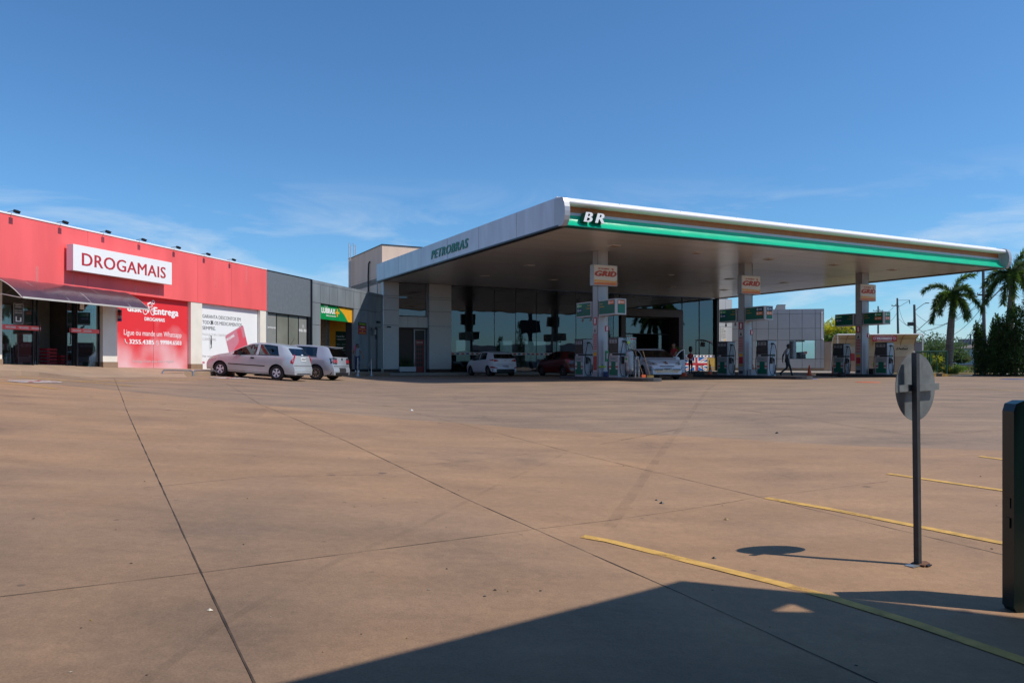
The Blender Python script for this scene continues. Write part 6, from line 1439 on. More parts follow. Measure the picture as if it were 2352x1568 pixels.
def person(label, loc, rz, H, J2, top, bottom, skin, shoes, sleeve=.5, hair='short', name='person', cat='person', group=None):
    """J2 overrides joints (facing +x, metres for 1.75 m)"""
    root = thing(name, label, cat, loc, rz, group); k = H / 1.75
    J = dict(pelvis=((0, 0, .96), (.125, .155)), waist=((0, 0, 1.08), (.105, .135)), chest=((.0, 0, 1.28), (.12, .165)), neckb=((-.005, 0, 1.45), (.06, .075)), neck=((.01, 0, 1.53), .05), headb=((.02, 0, 1.58), .055),
             hipL=((0, .09, .90), .095), kneeL=((.02, .10, .50), .06), ankL=((-.02, .10, .09), .042), heelL=((-.05, .1, .045), .04), toeL=((.14, .11, .035), .036),
             hipR=((0, -.09, .90), .095), kneeR=((.02, -.10, .50), .06), ankR=((-.02, -.10, .09), .042), heelR=((-.05, -.1, .045), .04), toeR=((.14, -.11, .035), .036),
             shL=((-.01, .18, 1.42), .062), elL=((-.02, .25, 1.14), .044), wrL=((.04, .26, .90), .028), haL=((.06, .26, .83), (.02, .036)),
             shR=((-.01, -.18, 1.42), .062), elR=((-.02, -.25, 1.14), .044), wrR=((.04, -.26, .90), .028), haR=((.06, -.26, .83), (.02, .036)))
    for n, v in J2.items():
        if n in J: J[n] = (v, J[n][1])
    for n in ('L', 'R'):
        a, b = Vector(J['sh' + n][0]), Vector(J['el' + n][0]); J['sl' + n] = (tuple(a.lerp(b, sleeve if sleeve < 1 else .7)), .052)
    J = {n: (tuple(Vector(p) * k), (tuple(x * k for x in r) if isinstance(r, tuple) else r * k)) for n, (p, r) in J.items()}
    E = [('pelvis', 'waist', bottom if False else top), ('waist', 'chest', top), ('chest', 'neckb', top), ('neckb', 'neck', skin), ('neck', 'headb', skin)]
    for n in ('L', 'R'):
        E += [('pelvis', 'hip' + n, bottom), ('hip' + n, 'knee' + n, bottom), ('knee' + n, 'ank' + n, bottom), ('ank' + n, 'heel' + n, shoes), ('ank' + n, 'toe' + n, shoes),
              ('neckb', 'sh' + n, top), ('sh' + n, 'sl' + n, top), ('sl' + n, 'el' + n, skin if sleeve < 1 else top), ('el' + n, 'wr' + n, skin if sleeve < 1 else top), ('wr' + n, 'ha' + n, skin)]
    mats = list(dict.fromkeys([top, bottom, skin, shoes]))
    b = body_mesh('body', J, E, mats, root)
    hc = Vector(J2.get('head', (.03, 0, 1.66))) * k; yaw, pit = J2.get('look', (0, 0))
    head_into(b, hc, .105 * k, skin, yaw, pit)
    for n in ('L', 'R'): fingers_into(b, J['wr' + n][0], J['ha' + n][0], (1, 0, 0), skin, .6)
    Mr = Matrix.Rotation(yaw, 3, 'Z') @ Matrix.Rotation(pit, 3, 'Y'); q = MB(); vs = []; n1, n2 = 16, 8
    rr_ = .112 * k if hair == 'short' else .118 * k
    for i in range(n2 + 1):
        for j_ in range(n1):
            th = math.pi * .60 * i / n2; ph_ = 2 * math.pi * j_ / n1; x, y, z = math.sin(th) * math.cos(ph_), math.sin(th) * math.sin(ph_), math.cos(th)
            if x > 0: z = max(z, .32 + .1 * x)   # hairline over the forehead
            vs.append(hc + Mr @ Vector((x * rr_ * .93 - .006, y * rr_ * .80, z * rr_ * 1.12 + .004)))
    fs = [(i * n1 + j_, i * n1 + (j_ + 1) % n1, (i + 1) * n1 + (j_ + 1) % n1, (i + 1) * n1 + j_)[::-1] for i in range(n2) for j_ in range(n1)]
    q.add(vs, fs, 'hair')
    if hair == 'tail': q.tube([hc + Mr @ Vector((-.10, 0, .05)), hc + Mr @ Vector((-.14, .03, -.08)), hc + Mr @ Vector((-.12, .07, -.25)), hc + Mr @ Vector((-.10, .08, -.42))], [.035, .04, .032, .01], 'hair', 8)
    q.build('hair', root, smooth='all')
    q = MB()
    for s in (-1, 1): q.lathe([(.002, -.004), (.010 * k, 0), (.002, .004)], 'black', 8, c=tuple(hc + Mr @ Vector((.094 * k, s * .033 * k, .012))), axis='x')
    q.build('eyes', root)
    return root
p = gpt(1808, 42.4)
r_ = person('man in a white polo and dark trousers walking right before the panelled wing', tuple(p), 0, 1.80,
    dict(kneeL=(.20, .10, .52), ankL=(.30, .10, .10), heelL=(.27, .1, .05), toeL=(.45, .11, .05), kneeR=(-.04, -.1, .50), ankR=(-.40, -.1, .22), heelR=(-.46, -.1, .20), toeR=(-.33, -.11, .06), hipL=(.03, .09, .90), hipR=(-.03, -.09, .90),
         elL=(-.14, .25, 1.16), wrL=(-.16, .24, .90), haL=(-.17, .22, .83), elR=(-.12, -.25, 1.14), wrR=(-.18, -.22, .92), haR=(-.19, -.20, .84), neck=(.03, 0, 1.53), headb=(.05, 0, 1.58), head=(.07, 0, 1.66), look=(0, .12)), 'shirt_white', 'trousers', 'skin_dark', 'black', sleeve=.75)
q = MB(); q.prism([(-.10, 1.05), (.0, 1.02), (.04, 1.42), (-.03, 1.42)], -.2, -.165, 'shirt_dark', axis='y'); q.build('shirt_side_panel', r_)
pz = PW(5.0, .56); p = Vector((pz.x, pz.y, gz(*PW(5, 1.2).xy) + .17))
person('young woman in a grey top and jeans with a long ponytail walking beside the chain', tuple(p), R(-75), 1.66,
    dict(kneeL=(.16, .08, .50), ankL=(.10, .08, .10), heelL=(.07, .08, .05), toeL=(.25, .09, .04), kneeR=(-.04, -.08, .50), ankR=(-.22, -.08, .13), heelR=(-.27, -.08, .12), toeR=(-.13, -.09, .04),
         elL=(-.06, .28, 1.18), wrL=(-.02, .36, .96), haL=(0, .38, .90), elR=(.02, -.26, 1.18), wrR=(.16, -.18, 1.36), haR=(.17, -.16, 1.43), head=(.10, 0, 1.63), neck=(.03, 0, 1.52), headb=(.06, 0, 1.57), look=(0, .6)), 'shirt_grey', 'jeans', 'skin_tan', 'signwhite', sleeve=.35, hair='tail')
q = MB(); hand = p + Matrix.Rotation(R(-75), 3, 'Z') @ Vector((.17, -.15, 1.42)); q.box(-.03, .03, -.05, .05, -.16, .16, 'pink'); tag(q.build('pink_bottle', loc=tuple(hand)), 'pink bag held up by the walking woman', 'bag')
person('attendant in a red shirt standing behind the open door of the white sedan', tuple(gpt(1548, 39.8)), R(-150), 1.80, dict(elL=(.10, .24, 1.2), wrL=(.22, .12, 1.08), haL=(.28, .08, 1.05), look=(.2, .15)), 'shirt_red', 'jeans', 'skin_tan', 'black', sleeve=.5)
person('person in dark clothes behind the white sedan, head above its roof', tuple(gpt(1448, 41.6)), R(-40), 1.80, {}, 'shirt_dark', 'trousers', 'skin_tan', 'black', sleeve=.6)
gd = person('painted statue of a palace guard in a red tunic and tall black fur hat', tuple(gpt(1586, 56.4)), R(-75), 1.72,
    dict(elR=(.04, -.24, 1.2), wrR=(.22, -.2, 1.28), haR=(.28, -.2, 1.34)), 'shirt_red', 'trousers', 'skin_tan', 'black', sleeve=1.0, name='guard_statue', cat='statue')
q = MB(); q.lathe([(.10, 1.62), (.13, 1.66), (.145, 1.80), (.13, 1.95), (.07, 2.02), (.01, 2.03)], 'black', 16, c=(.02, 0, 0)); q.build('fur_hat', gd, smooth=True)
q = MB(); q.lathe([(.145, 1.02), (.145, 1.07)], 'signwhite', 16); q.build('belt', gd)
q = MB(); q.lathe([(.2, -.0), (.2, .02)], 'black', 14); q.build('base', gd)
# ------------------------------------------------------------------ road sign, green post, added shadow-casting roof
sp = G(2108, 1297); tx = Vector((.854, .52, 0)); nb_ = Vector((.52, -.854, 0))
rs = thing('road_sign', 'round road sign seen from its bare metal back, on a leaning dark square post', 'road sign', tuple(sp), R(31.3), rot=(0, R(-1.1), R(31.3)))
q = MB(); q.box(-.019, .019, -.019, .019, -.05, 1.535, 'post_dark'); q.build('post', rs)
q = MB(); vs = []; n = 40
q.prism([(.11 + .25 * math.cos(2 * math.pi * k / n), 1.285 + .25 * math.sin(2 * math.pi * k / n)) for k in range(n)], .066, .069, 'sign_back', axis='y')
q.prism([(.11 + .249 * math.cos(2 * math.pi * k / n), 1.285 + .249 * math.sin(2 * math.pi * k / n)) for k in range(n)], .0695, .0705, 'signred', axis='y'); q.build('plate', rs)
q = MB(); q.box(-.165, .335, .020, .034, 1.258, 1.307, 'sign_back'); q.box(-.03, .03, .035, .065, 1.27, 1.295, 'galv'); q.build('crossbar', rs)
q = MB(); q.box(-.11, .02, -.035, .035, .004, .010, 'galv'); q.prism([(-.02, -.06), (.07, -.05), (.11, .0), (.04, .05), (-.04, .03)], .004, .014, 'rust'); q.prism([(0, -.075), (.06, -.07), (.05, -.05), (.01, -.052)], .003, .012, 'black'); q.build('broken_base', rs)
MATS['galv_post'] = MATS['galv']
gt = Vector((at(2312, 1410, 1).x, 1, 0)); Yg = 4.62
gp_ = Vector(((2312 - 1176) / F * Yg, Yg, 0)); gp_.z = gz(gp_.x, gp_.y)
tt = thing('totem_post', 'dark green rounded board standing at the right edge of the picture', 'totem', tuple(gp_ + Vector((.32, .05, 0))), R(8))
q = MB(); prof = [(-.31, .03), (-.29, .0), (.29, .0), (.31, .03), (.31, 1.20), (.28, 1.25), (.22, 1.265), (-.24, 1.265), (-.295, 1.245), (-.31, 1.20)]
q.prism(prof, -.045, .045, 'totem_green', axis='y'); q.build('board', tt)
q = MB(); q.box(-.315, -.3105, -.02, .02, .62, .68, 'totem_green'); q.box(-.318, -.311, -.02, .02, .50, .56, 'totem_green'); q.build('hinge', tt)
# added unseen roof, shaped to cast the lower right shadow and block sky
kx = 3.35; hR = kx * math.tan(SUN_EL); off = Vector((.975, -.22)) * kx
def up(pt, ex=(0, 0)): g = G(*pt); return Vector((g.x + off.x + ex[0], g.y + off.y + ex[1])), g.z + hR
hr0 = up((1580, 1335))[1]
c1 = up((1580, 1335))[0]; c2 = up((1900, 1365))[0]; c3 = up((2352, 1408))[0] + Vector((.5, -.25)); c0v = up((620, 1568))[0]; dv = (c0v - c1).normalized(); c0 = c0v + dv * .5
c4 = c3 + Vector((1.9, -13)); c5 = Vector((-16, -9)); c6 = Vector((-16, .8))
t1, t2, t3 = up((1782, 1406))[0], up((1836, 1385))[0], up((1898, 1408))[0]  # gap in the added roof that shapes the sunlit triangle
sr = thing('shadow_caster_roof', 'added flat roof on posts out of view, shaped to cast the foreground shadow', 'shade roof', (0, 0, 0))
zr = hr0
q = MB(); 
def rp(pts): 
    n = len(pts); q.add([(p.x, p.y, zr) for p in pts] + [(p.x, p.y, zr + .06) for p in pts], [list(range(n))[::-1], list(range(n, 2 * n))] + [(k, (k + 1) % n, n + (k + 1) % n, n + k) for k in range(n)], 'dark_metal')
rp([c0, t1, t2, c1][::-1]); rp([c1, t2, t3, c2][::-1]); rp([c2, t3, c4, c3][::-1]); rp([c0, c6, c5, c4, t3, t1]);  q.build('roof_sheet', sr)
q = MB(); q.box(c3.x + 1.6, c3.x + 1.8, -9, c3.y - 1.2, -1.0, zr - .01, 'dark_brown'); q.box(-16, c3.x + 1.6, -9.2, -9, -1.3, zr - .01, 'dark_brown'); q.build('wall', sr)  # added unseen walls that keep sky light off the foreground
for p_ in (c3 + Vector((-.15, -.3)), c4 + Vector((-.2, .2)), c5 + Vector((.2, .15))): q = MB(); z0 = gz(p_.x, p_.y); q.tube([(p_.x, p_.y, z0 - .1), (p_.x, p_.y, zr)], .05, 'galv', 8); q.build('post', sr)

q = MB(); rd_ = random.Random(3)
for k in range(55):
    px, py = rd_.uniform(0, 2352), rd_.uniform(880, 1560); p = G(px, py); s_ = rd_.uniform(.005, .012) * (1 + p.y * .05); a = rd_.uniform(0, 6)
    q.add([(p.x + s_ * math.cos(a + i * 1.57) * rd_.uniform(.5, 1.2), p.y + s_ * math.sin(a + i * 1.57) * rd_.uniform(.5, 1.2), p.z + .002) for i in range(4)] + [(p.x, p.y, p.z + s_ * rd_.uniform(.2, .8))], [(0, 1, 4), (1, 2, 4), (2, 3, 4), (3, 0, 4)], rd_.choice(['kerb', 'wood', 'dry_grass', 'stain', 'stain', 'stain']))
for px, py, m, s_ in ((482, 1402, 'cream', .018), (1520, 1156, 'black', .03), (1508, 1149, 'black', .02), (1785, 995, 'black', .04), (1668, 1194, 'wood', .03), (945, 943, 'sticker', .05), (1640, 1282, 'black', .02)):
    p = G(px, py); q.add([(p.x - s_, p.y, p.z + .003), (p.x, p.y - s_ * .6, p.z + .003), (p.x + s_, p.y, p.z + .003), (p.x, p.y + s_ * .6, p.z + .003), (p.x, p.y, p.z + s_ * .8)], [(0, 1, 4), (1, 2, 4), (2, 3, 4), (3, 0, 4)], m)
d_o = q.build('ground_debris'); d_o['kind'] = 'stuff'; tag(d_o, 'scattered grit, dry leaves and small stones on the paving', 'debris')
# ------------------------------------------------------------------ vegetation
def leaf_cloud(q, c, rad, n, size, m, flat=1.0, rnd=random, up=.3):
    c = Vector(c)
    for _ in range(n):
        d = Vector((rnd.gauss(0, 1), rnd.gauss(0, 1), rnd.gauss(0, 1))).normalized() * (rnd.random() ** .45)
        p = c + Vector((d.x * rad[0], d.y * rad[1], d.z * rad[2]))
        a = Vector((rnd.uniform(-1, 1), rnd.uniform(-1, 1), rnd.uniform(-.6, 1) + up)).normalized(); b = a.orthogonal().normalized(); b = Matrix.Rotation(rnd.uniform(0, 6.28), 3, a) @ b
        s = size * rnd.uniform(.6, 1.3); q.add([p - b * s * .35, p + a * s * .5 - b * s * .1, p + b * s * .35, p + a * s], [(0, 2, 3, 1)], m)
def conifer(loc, H, Rd, label, seed, lean=(0, 0), mat='leaf_dark', name='conifer', group='dark conifers behind the right fence'):
    rnd = random.Random(seed); o = thing(name, label, 'tree', loc, 0, group)
    q = MB(); q.tube([(0, 0, 0), (lean[0] * .5, lean[1] * .5, H * .5), (lean[0], lean[1], H * .95)], [.09, .06, .015], 'bark', 7); q.build('trunk', o)
    q = MB()
    n = 26
    for k in range(n):
        t = k / (n - 1); z = .15 + (H - .5) * t; r = Rd * (1 - t) ** .75 * (.75 + .35 * rnd.random()); an = k * 2.4
        cx = lean[0] * t + r * .55 * math.cos(an); cy = lean[1] * t + r * .55 * math.sin(an)
        # flame shaped sprays that twist upward
        L_ = .55 + .5 * (1 - t)
        for s_ in range(6):
            w = s_ / 5; rr2 = (.32 + .2 * (1 - t)) * Rd / .9 * (1 - w) ** .8 + .03
            leaf_cloud(q, (cx + .18 * w * math.cos(an), cy + .18 * w * math.sin(an), z + L_ * w), (rr2, rr2, .18), int(60 * (rr2 + .1) + 12), .10, mat, rnd=rnd, up=.9)
    for s_ in range(7): leaf_cloud(q, (lean[0], lean[1], H - .6 + .6 * s_ / 6), (.16 * (1 - s_ / 6.5), .16 * (1 - s_ / 6.5), .08), 16, .09, mat, rnd=rnd, up=1)
    for s_ in range(8): leaf_cloud(q, (lean[0] * .2, lean[1] * .2, .2 + s_ * (H - 1) / 9), (Rd * .55 * (1 - s_ / 10), Rd * .55 * (1 - s_ / 10), .3), 90, .16, mat, rnd=rnd, up=.6)
    q.build('crown', o); return o
conifer(tuple(gpt(2256, 46.0)), 3.0, .55, 'small leaning dark conifer at the left end of the conifer group', 1, (-.25, 0))
conifer(tuple(gpt(2288, 47.2)), 2.9, 1.0, 'low pointed conifer between the leaning one and the taller ones', 2)
conifer(tuple(gpt(2306, 45.6)), 3.45, 1.15, 'medium dark conifer with a narrow leaning tip, third from the left', 3, (-.3, .1))
conifer(tuple(gpt(2335, 45.2)), 4.1, 1.5, 'tall dark conifer near the right picture edge', 4, (-.1, 0))
conifer(tuple(gpt(2372, 44.2)), 4.7, 1.7, 'tallest dark conifer, cut by the right picture edge', 5)

def palm(loc, H, label, seed, nf=11, fl=2.3, lean=(0, 0), crown_h=.9):
    rnd = random.Random(seed); o = thing('palm_tree', label, 'palm', loc, 0, 'foxtail palms along the road')
    q = MB(); pts = []; rs_ = []
    for k in range(25):
        t = k / 24; pts.append((lean[0] * t * t, lean[1] * t * t, H * t)); rs_.append((.24 - .06 * t + (.03 * math.sin(t * 3.1)) + (.05 * (1 - t * 8) if t < .125 else 0)) * (1 + (.02 if k % 2 else 0)))
    q.tube(pts, rs_, 'bark', 12); q.tube([(lean[0], lean[1], H), (lean[0], lean[1], H + crown_h * .6), (lean[0], lean[1], H + crown_h)], [.15, .13, .07], 'leaf_green', 10); q.build('trunk', o)
    top_ = Vector((lean[0], lean[1], H + crown_h * .85)); q = MB()
    for f in range(nf):
        an = f * 2.399 + rnd.uniform(-.2, .2); el = R(78 - 95 * (f / (nf - 1)) ** .8) ; L_ = fl * rnd.uniform(.9, 1.08)
        hd = Vector((math.cos(an), math.sin(an), 0)); p = top_.copy(); d = (hd * math.cos(el) + Vector((0, 0, 1)) * math.sin(el)); n = 16; P_ = [p.copy()]
        for k in range(n):
            d = (d + Vector((0, 0, -.125 - .03 * k / n))).normalized(); p = p + d * L_ / n; P_.append(p.copy())
        q.tube(P_, [.03 * (1 - .8 * k / n) for k in range(n + 1)], 'leaf_palm', 5)
        for k in range(2, n + 1):
            dd = (P_[k] - P_[k - 1]).normalized(); sd_ = dd.cross(Vector((0, 0, 1)))
            sd_ = sd_.normalized() if sd_.length > .05 else dd.orthogonal().normalized(); up_ = sd_.cross(dd)
            for m_ in range(24):
                a = rnd.uniform(0, 6.283); ll = (.50 - .18 * abs(k / n - .45)) * rnd.uniform(.8, 1.15) * (fl / 2.3)
                v = (sd_ * math.cos(a) + up_ * math.sin(a) * .8 + dd * .75).normalized(); b = P_[k - 1].lerp(P_[k], rnd.random()); tip = b + v * ll + Vector((0, 0, -.10 * ll)); w = dd.cross(v).normalized() * .026
                mid = b.lerp(tip, .5) + Vector((0, 0, .02)); q.add([b - w * .6, b + w * .6, mid + w, mid - w, tip], [(0, 1, 2, 3), (3, 2, 4)], 'leaf_palm')
    q.build('crown', o); return o
palm((at(2180, 855, 52).x, 52, .1), 4.55, 'foxtail palm with a pale ringed trunk rising behind the striped kerb', 11, 11, 2.15, (.25, 0), .8)
palm((at(2316, 855, 50).x, 50, .1), 5.7, 'taller foxtail palm at the right edge with its crown against the canopy end', 12, 12, 2.5, (.35, .1), .9)

def broad_tree(loc, H, Rr, label, seed, m='leaf_green', m2=None, n=26, leaf=.22, dens=90, name='tree', group=None, trunk=.16):
    rnd = random.Random(seed); o = thing(name, label, 'tree', loc, 0, group); q = MB()
    q.tube([(0, 0, 0), (.05, 0, H * .35), (0, .05, H * .6)], [trunk, trunk * .8, trunk * .4], 'bark', 8)
    cl = []
    for k in range(n):
        d = Vector((rnd.gauss(0, 1), rnd.gauss(0, 1), rnd.gauss(0, .8))).normalized(); rad = rnd.uniform(.45, 1)
        c = Vector((d.x * Rr * rad * .8, d.y * Rr * rad * .8, H * .62 + d.z * H * .30 * rad)); cl.append(c)
        if k % 3 == 0: q.tube([(0, 0, H * .35), tuple(c * .6 + Vector((0, 0, H * .16))), tuple(c)], [trunk * .5, trunk * .25, .02], 'bark', 5)
    q.build('trunk', o); q = MB()
    for k, c in enumerate(cl): r = Rr * rnd.uniform(.22, .42); leaf_cloud(q, c, (r, r, r * .75), dens, leaf, (m2 if (m2 and c.z > H * .66) else m), rnd=rnd)
    q.build('crown', o); return o
broad_tree((at(1925, 834, 70).x, 70, 0), 4.9, 3.0, 'bushy tree with yellow green top behind the beige wall', 21, 'leaf_green', 'leaf_yellow', 40, .28, 110)
for k, (px, Y, h, r, lb) in enumerate(((2128, 95, 3.0, 3.2, 'green bushy tree low behind the fence, just right of the shelter'), (2146, 190, 7.6, 8, 'dark round tree far beyond the road, between the small poles'), (2160, 120, 3.6, 4, 'loose green tree beyond the road left of the palm trunk'), (2184, 200, 6.3, 8, 'far tree half hidden by the palm trunk'), (2200, 140, 2.6, 3, 'low bushy tree right of the palm trunk'))):
    broad_tree((at(px, 834, Y).x, Y, .1), h, r, lb, 30 + k, 'leaf_far', None, 26, .5 if Y > 100 else .3, 90, group='trees beyond the road')
# near green shrubs and dry plants by the fence
def shrub(px, Y, w, h, label, seed, m='leaf_green', m2='leaf_yellow', n=900):
    rnd = random.Random(seed); p = gpt(px, Y, .1); o = thing('shrub', label, 'shrub', tuple(p), 0, 'shrubs along the roadside'); q = MB()
    for k in range(7): q.tube([(0, 0, 0), (rnd.uniform(-w, w) * .6, rnd.uniform(-w, w) * .4, h * rnd.uniform(.5, .9))], [.02, .008], 'bark', 5)
    q.build('stems', o); q = MB()
    for k in range(12): c = (rnd.uniform(-w, w) * .75, rnd.uniform(-.5, .5), h * rnd.uniform(.2, .8)); leaf_cloud(q, c, (w * .4, .4, h * .28), n // 12, .11, m if k % 4 else m2, rnd=rnd)
    q.build('foliage', o)
shrub(2141, 50, .55, 1.25, 'leafy green shrub behind the striped kerb, left of the middle fence post', 41)
shrub(2156, 52, .7, 1.1, 'yellowish shrub behind the green fence before the palm', 42)
shrub(2122, 52, .6, 1.6, 'taller pale spiky shrub at the left end of the green fence', 43, 'leaf_yellow')
shrub(2196, 55, .6, .55, 'low green plants right of the palm foot', 44)
o = thing('agave_clump', 'clump of dry brownish strap leaves around the palm foot', 'plant', tuple(gpt(2182, 50.5, .05))); q = MB()
for k in range(170):
    a = random.uniform(0, 6.28); r0 = random.uniform(0, .35); b = Vector((r0 * math.cos(a) * 1.4, r0 * math.sin(a), 0)); d = Vector((math.cos(a), math.sin(a), random.uniform(.8, 2.2))).normalized(); l = random.uniform(.4, .95); t_ = b + d * l; t_.z -= .12; w = Vector((-math.sin(a), math.cos(a), 0)) * .025
    q.add([b - w, b + w, b.lerp(t_, .6) + w + Vector((0, 0, .06)), b.lerp(t_, .6) - w + Vector((0, 0, .06)), t_], [(0, 1, 2, 3), (3, 2, 4)], random.choice(['dry_grass', 'leaf_green', 'leaf_palm']))
q.build('leaves', o)

# ------------------------------------------------------------------ right hand background
q = MB(); q.add([(x, y, z) for x, y, z in ((26.2, 45.2, .02), (60, 42, .02), (60, 52.5, .02), (24, 57, .02))], [(0, 1, 2, 3)], 'kerb'); structure(q.build('paved_strip'))
q = MB(); q.add([(23.5, 45.4, .05), (25.5, 45.1, .05), (28.5, 49, .06), (34.5, 54, .06), (34, 60, .06), (26, 60, .06)], [(0, 1, 2, 3, 4, 5)], 'dry_grass'); structure(q.build('planting_bed'))
q = MB(); q.add([(20, 66, .035), (140, 52, .035), (140, 66, .035), (20, 80, .035)], [(0, 1, 2, 3)], 'asphalt'); structure(q.build('road'))
# grass verge rising away
vs = []; Ys = [80, 90, 110, 140, 200, 300, 600, 1500]; Zs = [.04, .1, .25, .38, .5, .5, .55, .6]
for y_, z_ in zip(Ys, Zs): vs += [(-200, y_, z_), (20, y_ - 0, z_), (140, y_ - 14 if y_ < 100 else y_, z_), (900, y_ - 14 if y_ < 100 else y_, z_)]
q = MB(); q.add(vs, [(4 * i + k, 4 * i + k + 1, 4 * i + 5 + k, 4 * i + 4 + k) for i in range(len(Ys) - 1) for k in range(3)], 'grass'); structure(q.build('grass_verge'))
random.seed(5); q = MB()
for _ in range(5200):
    Y = random.uniform(60, 78) if random.random() < .3 else random.uniform(76, 100); px = random.uniform(2110, 2300); x = (px - 1176) / F * Y
    if 66 - (x - 20) * .117 - 1 < Y < 80 - (x - 20) * .117: continue
    h = random.uniform(.12, .5); z0 = .0; q.add([(x - .04, Y, z0), (x + .04, Y, z0), (x + random.uniform(-.15, .15), Y + random.uniform(-.1, .1), h)], [(0, 1, 2)], random.choice(['grass', 'dry_grass', 'grass', 'leaf_green']))
g_o = q.build('tall_grass'); g_o['kind'] = 'stuff'; tag(g_o, 'tufts of tall grass on the verges along the road', 'grass')
q = MB(); a, b2 = at(2205, 838, 112), at(2300, 838, 108); q.box(0, 40, 0, .3, .1, .62, 'bark'); tag(q.build('roadside_wall', loc=(a.x, 112, 0), rot=(0, 0, R(-6))), 'low dark brown wall running along the far side of the road', 'wall')
# striped kerb and green tube fence
kb = thing('striped_kerb', 'yellow and black painted kerb beneath the green tube fence', 'kerb', tuple(gpt(2096, 44.8)), R(-5))
x = 0; L_ = (2174 - 2096) / F * 44.8
q = MB(); n = 6
for k in range(n): q.box(x + L_ * k / n, x + L_ * (k + 1) / n, 0, .3, 0, .155, 'yellow_line' if k % 2 else 'black')
q.build('kerb_stones', kb)
fn = thing('tube_fence', 'green steel tube fence on the striped kerb before the palm', 'fence', tuple(gpt(2096, 44.95)), R(-5))
xs_ = [(px - 2096) / F * 44.95 for px in (2106, 2129, 2134.5, 2150, 2171)]
for i, x in enumerate(xs_): q = MB(); q.tube([(x, 0, .15), (x, 0, 1.46)], .045 if i in (2, 4) else .03, 'fence_green', 8); q.build('post', fn)
q = MB(); q.tube([(xs_[0], 0, 1.44), (xs_[-1], 0, 1.48)], .03, 'fence_green', 8); q.build('top_rail', fn)
q = MB(); q.tube([(0, .02, 1.38), (1.2, 0, 1.42)], .02, 'black', 6); q.build('cable', fn)
fm = thing('mesh_fence', 'dark green wire mesh fence panel before the conifers at the right', 'fence', tuple(gpt(2239, 46.2)), R(-13))
W2 = 4.2
for x, w in ((0, .05), (.33, .05), (2.0, .04), (4.1, .05)): q = MB(); q.tube([(x, 0, 0), (x, 0, 1.82)], w, 'fence_green' if x < .4 else 'totem_green', 8); q.build('post', fm)
q = MB(); q.tube([(0, 0, 1.80), (2, 0, 1.86), (4.1, 0, 1.95)], .045, 'totem_green', 8); q.tube([(0, 0, .25), (4.1, 0, .25)], .025, 'totem_green', 8); q.build('rail', fm)
q = MB()
for k in range(26): q.tube([(.05 + k * .157, 0, .1), (.05 + k * .157, 0, 1.8)], .005, 'totem_green', 4, cap=False)
for k in range(14): q.tube([(0, 0, .2 + k * .125), (4.1, 0, .2 + k * .125)], .005, 'totem_green', 4, cap=False)
q.build('wire_mesh', fm)
q = MB(); q.box(-.05, 9, -.12, .25, 0, .12, 'island'); q.build('base_kerb', fm)
rk = thing('metal_rack', 'red tube stand carrying shiny grill parts behind the mesh fence', 'rack', tuple(gpt(2256, 49)), R(-10))
for x in (-.28, .12): q = MB(); q.tube([(x, 0, 0), (x, 0, 1.0)], .03, 'line_red', 6); q.build('leg', rk)
q = MB(); q.box(-1.0, .9, -.2, .2, 1.0, 1.04, 'plinth'); q.box(-.9, .5, -.18, .18, 1.1, 1.13, 'plinth'); q.box(-.9, .4, -.18, .18, 1.2, 1.23, 'plinth'); q.build('shelf', rk); q = MB(); q.lathe([(.02, 1.24), (.16, 1.26), (.16, 1.42), (.08, 1.48), (.02, 1.49)], 'chrome', 12); q.lathe([(.1, 1.24), (.1, 1.5)], 'black', 10, c=(-.35, 0, 0)); q.build('metal_parts', rk)
# beige boundary wall, wash shelter
bwp = wgp + Vector((math.cos(A_W), math.sin(A_W), 0)) * WL
bw = thing('boundary_wall', 'beige rendered boundary wall behind the right island', 'wall', (bwp.x, bwp.y + .3, 0), A_W)
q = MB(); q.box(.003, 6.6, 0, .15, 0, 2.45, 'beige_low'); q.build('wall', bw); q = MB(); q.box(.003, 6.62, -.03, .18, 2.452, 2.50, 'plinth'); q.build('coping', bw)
text('lettering', 'ATACADO', 1.5, .36, (2.75, -.004, 1.25), (0, -1, 0), 'plinth', bw, bold=.01)
ex_ = at(2100, 788, 60); q = MB(); q.box(0, .65, 0, 2, 0, 2.38, 'far_grey'); q.box(-.03, .68, -.03, 2.03, 2.382, 2.42, 'plinth'); tag(q.build('wall_stub', loc=(ex_.x, 60, 0), rot=(0, 0, A_W)), 'stained grey wall end just right of the curved shelter', 'wall')
sh = thing('curved_shelter', 'cream shelter with an arched acrylic roof and painted flags behind the right pumps', 'shelter', tuple(at(1922, 834, 57.5) + Vector((0, 0, -HZ))), R(-9))
SL = (2106 - 1922) / F * 57.0
arcp = [(0 + 1.9 * math.sin(t), 1.75 + 1.2 * (math.cos(t)) ** .8) for t in [R(a) for a in range(-8, 91, 7)]]
def arcpt(t): return (1.55 * (1 - math.cos(t)) , 1.7 + 1.25 * math.sin(t))
